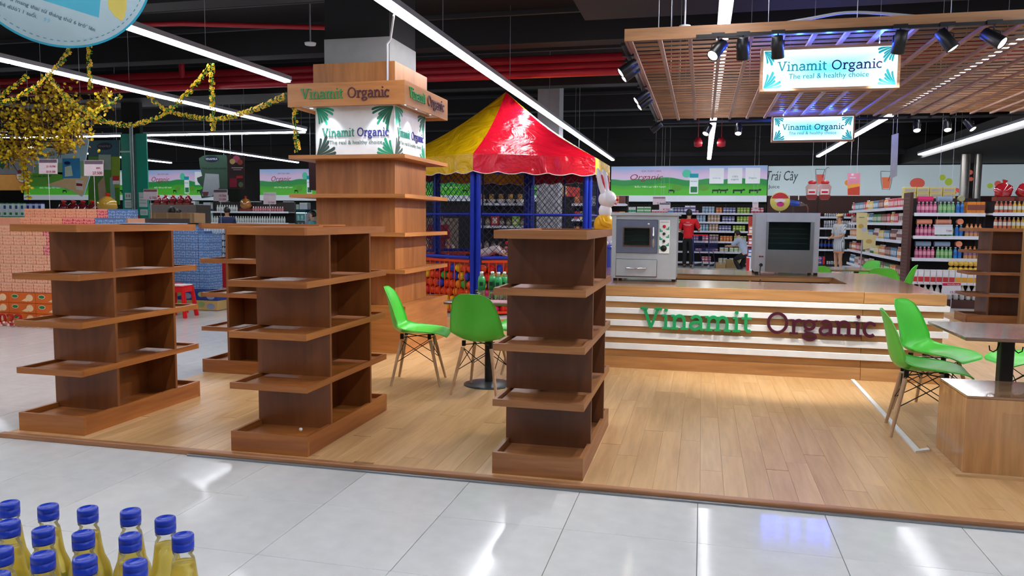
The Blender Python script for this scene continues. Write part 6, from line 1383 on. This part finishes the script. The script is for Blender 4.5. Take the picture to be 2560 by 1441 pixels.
# candy stall seen through the left netting
t = thing('candy_stall', 'stall with bags of sweets seen through the left netting of the play tent', 'stall', (-6.9, 13.2, 0))
MB().box(0, 1.7, 0, .7, 0, .72).build('counter_front', mat('6a1c34', .5), t); MB().box(-.02, 1.72, -.02, .72, .721, .745).build('counter_top', mat('3a3a5c', .4), t); MB().box(0, 1.6, .5, .53, .75, 1.45).build('back_board', mat('8a7a68', .6), t); MB().box(.3, 1.3, -.003, -.001, .53, .56).build('printed_stripe', mat('d8b8c0', .5), t)
for i in range(24): 
    c = random.choice(['b8a0a8', '7ab0a0', 'd8a0a0', 'c8c0a0', '9a3c50', 'd88a5a']); b = MB().sphere((0, 0, .06), .07, 8, 6, 0, (1, .7, rnd(.8, 1.3))); put(b.mesh('candy_bag', mat(c, .15, coat=.6)), 'candy_bag', (-6.8 + (i % 12) * .13, 13.27 + (i // 12) * .2, .748), 'film bag of sweets heaped on the stall behind the tent netting', 'candy bag', 'candy bags on the stall')
# ================================================================ COOLERS AT LEFT
TEALG = mat('0e4a48', .4); GLOW = mat('a8f0f4', .4, emit=3.0, name='cooler_light')
def cooler(label, x0, x1, Y=21.7, n=4):
    t = thing('open_cooler', label, 'cooler', (x0, Y, 0)); w = x1 - x0
    MB().box(0, w, .5, .8, 0, 1.72).build('back_body', mat('cfeef0', .4), t); MB().box(0, w, 0, .5, 1.62, 1.72).build('canopy', mat('1c4a5c', .4), t); MB().box(0, w, .02, .06, 1.59, 1.615).build('light_tube', GLOW, t); MB().box(0, w, 0, .5, 0, .5).build('front_body', TEALG, t)
    for z in (.8, 1.1, 1.36): MB().box(0, w, .15, .499, z - .02, z).build('shelf_board', SHW, t)
    for x in (0, w - .03): MB().box(x, x + .03, 0, .499, .501, 1.619).build('end_panel', SHW, t)
    return t
cooler('long open cooler with a teal glowing top light behind the cardboard boxes', -19.9, -13.4); cooler('open cooler with a glowing top light behind the left carton stack', -27.5, -21.0)
ys = [MB().lathe([(.03, 0), (.035, .1), (.02, .14), (.02, .16), (.0001, .16)], 8).mesh('yoghurt_bottle', mat(c, .35)) for c in ('d8eef0', 'e8e8e0', 'c8e0d8')]
for z in (.8, 1.1, 1.36):
    for i in range(40): put(ys[(i // 7) % 3], 'yoghurt_bottle', (-19.7 + i * .155, 21.92, z + .001), 'small pale bottle in the long open cooler', 'bottle', 'cooler bottles')
bxx = [MB().box(0, .3, 0, .25, 0, h, 0, bev=.01).mesh('product_box', mat(c, .4)) for c, h in (('c8d0d4', .2), ('dfe4e4', .28), ('9ab8a8', .18), ('b8c0c8', .24))]
for i in range(20): put(bxx[i % 4], 'product_box', (-19.8 + i * .32, 21.85, 1.721), ('light grey', 'near white', 'grey green', 'blue grey')[i % 4] + ' carton box on top of the long open cooler', 'box', 'boxes on the cooler %d' % (i % 4))
s5 = shelving('white shelving with small drink bottles left of the wooden column', -16.3, -13.2, 20.2, [.5, .92, 1.25, 1.62], depth=.45, ztop=1.95)
yw = MB().lathe([(.035, 0), (.038, .13), (.018, .19), (.018, .22), (.0001, .22)], 8, 0, mis=[0, 0, 0, 1]).mesh('milk_bottle', [mat('dfe6e2', .35), mat('3c7a6a', .4)]); yr = MB().lathe([(.035, 0), (.038, .1), (.018, .14), (.02, .17), (.0001, .17)], 8, 0, mis=[0, 0, 1, 1]).mesh('milk_bottle', [mat('c87a80', .35), mat('e8e8ec', .4)])
for i in range(32): put(yw, 'milk_bottle', (-16.2 + i * .09, 20.3, 1.251), 'white bottle in the close row on the shelving left of the column', 'bottle', 'white bottle row')
for i in range(28):
    if abs(-15.9 + i * .09 - GHX) > .26: put(yr if i > 12 else yw, 'milk_bottle', (-15.9 + i * .09, 20.3, 1.621), ('pink bottle with white cap' if i > 12 else 'white bottle') + ' on the top shelf left of the column', 'bottle', 'top row bottles ' + str(i > 12))
# ================================================================ FAR RIGHT LOW UNIT (angled) + wooden post
su = shelf_unit('low empty shelf unit at the right, past the counter, before the drink shelves', 5.02, 9.2, pi / 2, wx=WX2, wy=WY2, wz=WZ2)
su.location.x = 4.78
pw_ = thing('wooden_post', 'tall pale wooden panel post at the right picture edge before the low shelf unit', 'post', (4.2, 8.75, Z3))
MB().box(0, .3, 0, .03, 0, 1.33).build('front_panel', wood('8f6a45', 'ad855b', 'z', .4, .6, .2), pw_); MB().box(0, .03, .03, .28, 0, 1.33).build('side_panel', wood('8f6a45', 'ad855b', 'z', .4, .6, .2), pw_)
# ================================================================ SHOPPING TROLLEY AND BOXES AT THE MILK WALL
tr_ = thing('shopping_trolley', 'dark blue shopping trolley standing beside the man in the red shirt', 'trolley', (.10, 21.6, 0), math.radians(70)); TB = mat('3a3f7c', .35, .4)
b = MB()
for s in (-1, 1):
    b.tube([(-.35, s * .24, .12), (.35, s * .2, .14)], .014, 6).tube([(-.3, s * .24, .12), (-.42, s * .24, 1.0), (-.5, s * .24, 1.02)], .014, 6).tube([(.35, s * .2, .14), (.1, s * .22, .5), (-.38, s * .24, .55)], .012, 6)
b.build('chassis', TB, tr_)
b = MB()
for k in range(10):
    f = k / 9; x = -.4 + f * .9
    for s in (-1, 1): b.bar((x, s * (.26 - .06 * f), .52 + .1 * f), (x, s * (.27 - .05 * f), .98), .008)
    b.bar((x, -(.26 - .06 * f), .52 + .1 * f), (x, .26 - .06 * f, .52 + .1 * f), .008)
for z in (.6, .72, .85, .98):
    for s in (-1, 1): b.bar((-.4, s * .265, z), (.5, s * .21, z), .008)
    b.bar((.5, -.21, z), (.5, .21, z), .008)
b.build('basket', TB, tr_); MB().cyl((-.5, -.25, 1.02), (-.5, .25, 1.02), .02, n=10).build('handle', RED, tr_)
for x, y in ((-.35, .24), (-.35, -.24), (.35, .2), (.35, -.2)): MB().cyl((x, y - .015, .06), (x, y + .015, .06), .06, n=16).build('wheel', mat('8a8c90', .5), tr_)
def cbox(label, x, y, w, d, h):
    t = thing('cardboard_box', label, 'box', (x, y, 0)); MB().box(0, w, 0, d, 0, h, bev=.004).build('carton', mat('a88c60', .7), t); MB().box(w / 2 - .03, w / 2 + .03, -.001, d + .001, h * .7, h + .001).build('tape', mat('c0a478', .4), t)
cbox('larger cardboard box on the floor in front of the milk wall', .74, 22.0, .40, .35, .26); cbox('smaller pale cardboard box on the floor left of the larger one', .42, 21.8, .30, .3, .16)
# ================================================================ PEOPLE
def skin(name, verts, edges, mt, parent, sub=2, root=0):
    me = bpy.data.meshes.new(name); me.from_pydata([v[:3] for v in verts], edges, []); me.materials.append(mt)
    o = bpy.data.objects.new(name, me); COL.objects.link(o); o.parent = parent
    md = o.modifiers.new('skin', 'SKIN'); md.use_smooth_shade = True
    for i, v in enumerate(verts):
        s = me.skin_vertices[0].data[i]; r = v[3]; s.radius = r if isinstance(r, tuple) else (r, r); s.use_root = (i == root)
    sb = o.modifiers.new('sub', 'SUBSURF'); sb.levels = sub; sb.render_levels = sub
    return o
def person(label, loc, rz, H=1.7, hairc='14100e', top='c8202c', legs='15161a', skirt=False, arms=None, skinc='c89878', sleeve=.55, lean=0, legpose=None, headtilt=0, cat='person', hair_len=0, shoes='1c1c20', fem=False):
    """faces local +Y; arms: for each side ((elbow), (wrist)) as fractions of H relative to the shoulder"""
    t = thing('person', label, cat, loc, rz); SK = mat(skinc, .55); h = H
    sw = .112 if not fem else .1
    def L_(p):       # lean the upper body forward about the hip
        x, y, z = p; zz = z - .52; c, s = math.cos(lean), math.sin(lean); return (x * h, (y * c + zz * s) * h, (.52 + zz * c - y * s) * h)
    V = [L_((0, 0, .53)) + ((.075 * h, .06 * h),), L_((0, .0, .60)) + ((.07 * h, .055 * h),), L_((0, 0, .70)) + ((.082 * h, .058 * h),), L_((0, -.002, .785)) + ((.08 * h, .05 * h),), L_((0, 0, .835)) + (.033 * h,), L_((0, .006, .872)) + (.036 * h,), L_((0, .008, .915)) + ((.043 * h, .05 * h),), L_((0, .003, .965)) + ((.036 * h, .042 * h),)]
    E_ = [(i, i + 1) for i in range(7)]
    arms = arms or (((.02, .0, -.17), (.02, .03, -.32)), ((.02, .0, -.17), (.02, .03, -.32))); ARM = []
    for s, (el, wr) in zip((-1, 1), arms):
        sh = Vector(L_((s * sw, 0, .80))); e = sh + Vector((s * el[0], el[1], el[2])) * h; w = sh + Vector((s * wr[0], wr[1], wr[2])) * h
        n = len(V); d = (w - e).normalized(); hd = w + d * .035 * h
        V += [tuple(sh) + (.036 * h,), tuple(e) + (.024 * h,), tuple(w) + (.016 * h,), tuple(hd) + ((.02 * h, .011 * h),)]; E_ += [(3, n), (n, n + 1), (n + 1, n + 2), (n + 2, n + 3)]; ARM.append((sh, e, w))
        pr = d.cross(Vector((0, 1, .2))).normalized() if abs(d.y) < .9 else Vector((1, 0, 0))
        for k, (o_, ln) in enumerate(((-.014, .034), (-.005, .040), (.005, .038), (.014, .030))):
            a = hd + d * .012 * h + pr * o_ * h; b_ = a + d * ln * h * .5 + Vector((0, .003, 0)) * h; c_ = b_ + d * ln * h * .4 + Vector((0, .008, 0)) * h
            m_ = len(V); V += [tuple(a) + (.0055 * h,), tuple(b_) + (.005 * h,), tuple(c_) + (.004 * h,)]; E_ += [(n + 3, m_), (m_, m_ + 1), (m_ + 1, m_ + 2)]
        a = w + d * .015 * h + pr * (.02 * h) * -s; m_ = len(V); V += [tuple(a) + (.006 * h,), tuple(a + d * .022 * h) + (.005 * h,)]; E_ += [(n + 2, m_), (m_, m_ + 1)]
    LG = []
    legpose = legpose or (((.0, .01, .28), (.0, -.01, .04)), ((.0, .01, .28), (.0, -.01, .04)))
    for s, (kn, an) in zip((-1, 1), legpose):
        hp = Vector((s * .052, 0, .50)) * h; k_ = Vector((s * .055 + kn[0], kn[1], kn[2])) * h; a_ = Vector((s * .058 + an[0], an[1], an[2])) * h; n = len(V)
        V += [tuple(hp) + (.052 * h,), tuple(k_) + (.032 * h,), tuple(a_) + (.02 * h,), tuple(a_ + Vector((0, .07, -.022)) * h) + ((.022 * h, .014 * h),)]; E_ += [(0, n), (n, n + 1), (n + 1, n + 2), (n + 2, n + 3)]; LG.append((hp, k_, a_))
    skin('body', V, E_, SK, t)
    # clothing, slightly larger shells
    g_ = 1.13; T = [V[1][:3] + ((.094 * h, .078 * h),), V[2][:3] + ((.102 * h, .076 * h),), V[3][:3] + ((.106 * h, .075 * h),), tuple(Vector(V[3][:3]).lerp(Vector(V[4][:3]), .75)) + (.045 * h,)]
    if not skirt: T = [L_((0, 0, .475)) + ((.096 * h, .08 * h),), L_((0, 0, .53)) + ((.097 * h, .08 * h),)] + T
    else: T = [(0, 0, .40 * h, (.082 * h, .07 * h)), (0, 0, .52 * h, (.094 * h, .075 * h))] + T
    n3 = len(T) - 2; ET = [(i, i + 1) for i in range(len(T) - 1)]
    for sh, e, w in ARM:
        n = len(T); T += [tuple(sh) + (.052 * h,), tuple(sh.lerp(e, .55)) + (.045 * h,)]; ET += [(n3, n), (n, n + 1)]
        if sleeve > .6: T += [tuple(e) + (.033 * h,), tuple(e.lerp(w, .85)) + (.024 * h,)]; ET += [(n + 1, n + 2), (n + 2, n + 3)]
        else: T += [tuple(sh.lerp(e, .9)) + (.044 * h,)]; ET += [(n + 1, n + 2)]
    sh_ = skin('dress' if skirt else 'shirt', T, ET, mat(top, .7) if not isinstance(top, bpy.types.Material) else top, t)
    if not skirt:
        Tr = [(0, 0, .57 * h, (.09 * h, .074 * h)), (0, 0, .505 * h, (.102 * h, .084 * h))]; ET = [(0, 1)]
        for hp, k_, a_ in LG:
            n = len(Tr); Tr += [tuple(hp) + (.068 * h,), tuple(hp.lerp(k_, .5)) + (.054 * h,), tuple(k_) + (.044 * h,), tuple(a_) + (.036 * h,)]; ET += [(1, n), (n, n + 1), (n + 1, n + 2), (n + 2, n + 3)]
        skin('trousers', Tr, ET, mat(legs, .7), t)
    for hp, k_, a_ in LG:
        c = a_ + Vector((0, .035, -.025)) * h; MB().sphere(tuple(c), .05 * h, 12, 7, 0, (.55, 1.35, .42)).build('shoe', mat(shoes, .4), t)
    # head details
    hc = Vector(L_((0, .008, .925))); hr = .058 * h
    q = MB().sphere((0, 0, 0), hr * 1.08, 16, 10, 0, (.86, 1.0, 1.12)); 
    for i in range(len(q.v)):
        v = q.v[i]
        if v[1] > hr * .25 and v[2] < hr * .55: q.v[i] = (v[0] * .86, hr * .22, v[2])
        elif v[2] < -hr * .75 and not hair_len: q.v[i] = (v[0] * .8, v[1] * .8, -hr * .75)
    if hair_len: q.sphere((0, -hr * .7, -hr * .5), hr * .8, 12, 8, 0, (.9, .55, 1 + hair_len))
    ho = q.build('hair', mat(hairc, .45), t, None, tuple(hc + Vector((0, -.006 * h, .012 * h))), (-lean - headtilt, 0, 0))
    fc = thing_face(t, hc, hr, h, SK, lean + headtilt)
    return t
def thing_face(t, hc, hr, h, SK, tl):
    R = Matrix.Rotation(-tl, 4, 'X'); P = lambda x, y, z: tuple(hc + (R @ Vector((x * hr, y * hr, z * hr))))
    for s in (-1, 1):
        MB().sphere(P(s * .34, .86, .05), hr * .1, 8, 6, 0, (1.3, .6, .8)).build('eye', mat('1c1614', .3), t); MB().sphere(P(s * .86, .02, -.05), hr * .2, 8, 6, 0, (.4, .8, 1.2)).build('ear', SK, t)
    MB().sphere(P(0, .98, -.18), hr * .16, 8, 6, 0, (.8, 1, 1.2)).build('nose', SK, t); MB().sphere(P(0, .86, -.48), hr * .2, 8, 5, 0, (1.2, .5, .3)).build('mouth', mat('a04a44', .5), t)
# man in red shirt, seen from behind, hands in front
man = person('man in a red polo shirt seen from behind at the milk wall', (-.42, 21.95, 0), math.radians(-12), 1.80, top='d8141e', arms=(((.05, .03, -.16), (-.01, .13, -.22)), ((.07, .03, -.15), (.03, .15, -.17))), shoes='4a3430')
b = MB()
for zz_, n_, a_, w_ in ((1.40, 5, .006, .05), (1.335, 12, .014, .13), (1.30, 9, .008, .09)):
    b.tube([(-w_ + 2 * w_ * i / (n_ * 3), -.138 + .0 * i, zz_ + a_ * math.sin(i * 2.1)) for i in range(n_ * 3 + 1)], .0045, 5)
b.build('printed_script', mat('f0e8e8', .5), man)
person('person in a grey shirt crouching at the milk wall, right of the cardboard boxes', (1.30, 21.45, 0), math.radians(60), 1.62, top='aab8cc', legs='15161a', lean=.5, legpose=(((.02, .22, .40), (.0, -.02, .04)), ((.02, .2, .16), (.0, -.12, .05))), arms=(((.02, .1, -.12), (-.03, .2, -.12)), ((.02, .1, -.12), (-.03, .2, -.12)))).location.z = -.36
def striped():
    mt = bpy.data.materials.new('striped_dress'); mt.use_nodes = True; nt = mt.node_tree; N = nt.nodes; L = nt.links; b = N['Principled BSDF']; b.inputs['Roughness'].default_value = .7
    tc = N.new('ShaderNodeTexCoord'); w = N.new('ShaderNodeTexWave'); w.bands_direction = 'X'; w.inputs['Scale'].default_value = 14; L.new(tc.outputs['Object'], w.inputs['Vector'])
    r = N.new('ShaderNodeValToRGB'); e = r.color_ramp.elements; e[0].position = .4; e[0].color = lin('8d939c'); e[1].position = .6; e[1].color = lin('d6d8da'); L.new(w.outputs[0], r.inputs[0]); L.new(r.outputs[0], b.inputs['Base Color']); return mt
wm = person('woman in a grey striped dress with a yellow scarf standing before the drinks wall', (at(2098, 600, 20.35).x, 20.35, 0), math.radians(118), 1.66, top=striped(), skirt=True, arms=(((.03, .03, -.16), (-.07, .14, -.19)), ((.03, .03, -.16), (-.07, .14, -.19))), fem=True, hair_len=0, hairc='3c2418', shoes='e8e4e0')
MB().tube([(-.06, .05, 1.40), (0, .075, 1.34), (.06, .05, 1.40)], .018, 8).tube([(0, .08, 1.34), (0, .09, 1.24)], [.016, .026], 8).build('yellow_scarf', mat('e0a81c', .5), wm)
MB().lathe([(.085, 0), (.098, .03), (.07, .06), (.0001, .07)], 16).build('visor_cap', mat('d8b070', .6), wm, None, (0, .015, 1.60), (-.2, 0, 0))
MB().lathe([(.128, 1.03), (.150, .97), (.168, .87), (.165, .74), (.150, .58), (.145, .58), (.12, .8)], 24, sx=1, sy=.82).build('skirt', bpy.data.materials['striped_dress'], wm)
MB().lathe([(.152, .585), (.157, .62), (.156, .625), (.151, .582)], 24, sx=1.0, sy=.82).build('hem_stripe', mat('e88a5a', .6), wm)
person('man in a dark blue T-shirt with black hair behind the left shelves, head bowed', tuple(at(568, 545, 18.0).xy) + (0,), math.radians(60), 1.74, top='27365c', headtilt=.3)
person('person whose black hair shows over the cardboard boxes, left one of a pair', tuple(at(430, 545, 13.0).xy) + (0,), math.radians(20), 1.66, top='4a4a50')
person('person whose black hair shows over the cardboard boxes, right one of a pair', tuple(at(446, 545, 13.4).xy) + (0,), math.radians(-30), 1.60, top='5a5048')
person('person in a teal and white top partly hidden by the wooden column', tuple(at(782, 545, 16.0).xy) + (0,), math.radians(110), 1.62, top='4a9aa4', headtilt=.2)
person('woman in a dark red top standing behind the left netting of the play tent', (-4.98, 11.45, 0), math.radians(190), 1.58, top='9a2430', legs='3a1820', hair_len=.2, fem=True)
def printed():
    return mat('d8c8cc', .7)
kd = person('small child in a white patterned shirt bending over the edge of the ball pool', (at(1203, 630, 8.66).x, 8.66, .38), math.radians(-85), .98, top='e0d4d8', legs='4a4a60', lean=1.25, headtilt=-.2, arms=(((.02, .1, -.08), (.0, .2, -.14)), ((.02, .1, -.08), (.0, .2, -.14))), hair_len=.1, skinc='d8ac90')
MB().sphere((0, .40, .68), .04, 10, 6, 0, (1.5, .8, .9)).build('red_bow', mat('d8242c', .4), kd)
person('small dark-haired child standing inside the play tent behind the nearest shelf', (-1.98, 10.0, .2), math.radians(170), 1.02, top='7a5a8a', skinc='d8ac90')
# ================================================================ FOREGROUND OIL BOTTLES
def oilmat(nm, col, ior=1.45, rough=.02):
    mt = bpy.data.materials.new(nm); mt.use_nodes = True; b = mt.node_tree.nodes['Principled BSDF']; b.inputs['Base Color'].default_value = col; b.inputs['Transmission Weight'].default_value = 1; b.inputs['Roughness'].default_value = rough; b.inputs['IOR'].default_value = ior; return mt
def seethrough(nm, tint, body, share, rough=.05, ior=1.4):
    mt = bpy.data.materials.new(nm); mt.use_nodes = True; nt = mt.node_tree; N = nt.nodes; L = nt.links; b = N['Principled BSDF']; b.inputs['Base Color'].default_value = body; b.inputs['Roughness'].default_value = rough
    t_ = N.new('ShaderNodeBsdfTransparent'); t_.inputs[0].default_value = tint; f_ = N.new('ShaderNodeLayerWeight'); f_.inputs[0].default_value = .2
    m1 = N.new('ShaderNodeMath'); m1.operation = 'MULTIPLY_ADD'; m1.inputs[1].default_value = 1 - share; m1.inputs[2].default_value = share; m1.use_clamp = True; L.new(f_.outputs['Fresnel'], m1.inputs[0])
    mx = N.new('ShaderNodeMixShader'); L.new(m1.outputs[0], mx.inputs[0]); L.new(t_.outputs[0], mx.inputs[1]); L.new(b.outputs[0], mx.inputs[2]); L.new(mx.outputs[0], N['Material Output'].inputs[0]); return mt
OIL = seethrough('golden_oil', (1, .93, .50, 1), (1, .80, .12, 1), .42); CLR = seethrough('clear_plastic_shell', (.97, .97, .95, 1), (.85, .85, .8, 1), .02)
CAPB = mat('1638b4', .28)
ob_ = thing('oil_bottle', 'x', 'bottle', (0, 0, 0), 0, 'oil bottles')
def sup(prof, n=28, e=.0):
    """lathe with squarish waist grips"""
    b = MB().lathe(prof, n)
    for i in range(len(b.v)):
        x, y, z = b.v[i]; a = math.atan2(y, x); r = math.hypot(x, y)
        if .03 < z < .235 and r > .02: k = 1 + .045 * math.cos(4 * a) - .03 * max(0, math.sin(z * 95)) * abs(math.cos(2 * a)); b.v[i] = (x * k, y * k, z)
    return b
prof = [(.034, 0), (.041, .006), (.042, .05), (.0385, .075), (.042, .1), (.042, .15), (.040, .175), (.036, .195), (.0285, .215), (.0245, .235), (.0215, .262), (.0195, .272)]
sup([(r, z) for r, z in prof] + [(.0165, .276), (.0165, .284), (.019, .285), (.019, .287), (.0155, .288), (.0155, .292)]).build('bottle_shell', CLR, ob_)
sup([(max(.001, r - .0012), z + .0015) for r, z in prof[:-1]] + [(.0001, .2636)]).build('oil', OIL, ob_)
cpm = MB()
n_ = 40; pr = [(.0192, .289), (.0198, .292), (.0198, .304), (.0190, .3045), (.0198, .305), (.0198, .3145), (.0185, .317), (.0155, .3175), (.015, .3155), (.0001, .3155)]
cpm.lathe(pr, n_)
for i in range(len(cpm.v)):
    x, y, z = cpm.v[i]
    if z < .315 and (i % 2) and math.hypot(x, y) > .0191: cpm.v[i] = (x * .985, y * .985, z)
cpm.build('blue_cap', CAPB, ob_)
lb = MB().lathe([(.0437, .085), (.0442, .09), (.0442, .148), (.0437, .152)], 28); lb.f = [f for i, f in enumerate(lb.f) if (i % 28) < 11]; lb.m = lb.m[:len(lb.f)]; lb.sm = lb.sm[:len(lb.f)]; lb.build('printed_label', mat('2f7a34', .4), ob_)
ZB = .50
def cap_at(px, py): return atz(px, py, ZB + .3175)
BT_ = [(22, 1256), (120, 1264), (219, 1270), (326, 1276), (413, 1295), (22, 1304), (108, 1322), (208, 1332), (325, 1338), (457, 1337), (2, 1372), (107, 1385), (212, 1395), (338, 1405), (-8, 1436), (100, 1452), (212, 1468), (355, 1480)]
rowname = ['rearmost row', 'second row', 'third row', 'front row']
nm = ['leftmost', 'second from left', 'third from left', 'fourth from left', 'fifth from left']
rows = [BT_[0:5], BT_[5:10], BT_[10:14], BT_[14:18]]
first = True
for ri, row in enumerate(rows):
    for k, (x, y) in enumerate(row):
        p = cap_at(x, y); lab = 'blue-capped yellow oil bottle, %s in the %s' % (nm[k], rowname[ri])
        if ri == 3 : lab = 'blue-capped yellow oil bottle at the bottom picture edge, %s' % nm[k]
        if first: ob_.location = (p.x, p.y, ZB); ob_.rotation_euler.z = .3; ob_['label'] = lab; first = False
        else: dup(ob_, (p.x, p.y, ZB), rnd(0, 6), lab)
a = cap_at(-60, 1250); c = cap_at(470, 1420)
XS = [cap_at(*q) for q in BT_]; xa, xb, ya, yb2 = min(q.x for q in XS) - .05, max(q.x for q in XS) + .045, min(q.y for q in XS) - .1, max(q.y for q in XS) + .045
t = thing('display_plinth', 'pale plinth carrying the yellow oil bottles in the lower left corner', 'plinth', (xa, ya, 0))
MB().box(0, xb - xa, 0, yb2 - ya, 0, ZB - .012).build('body', mat('8c8a80', .6), t); MB().box(0, xb - xa, 0, yb2 - ya, ZB - .011, ZB - .0005).build('top_board', mat('a8a69a', .5), t)
finish_text()
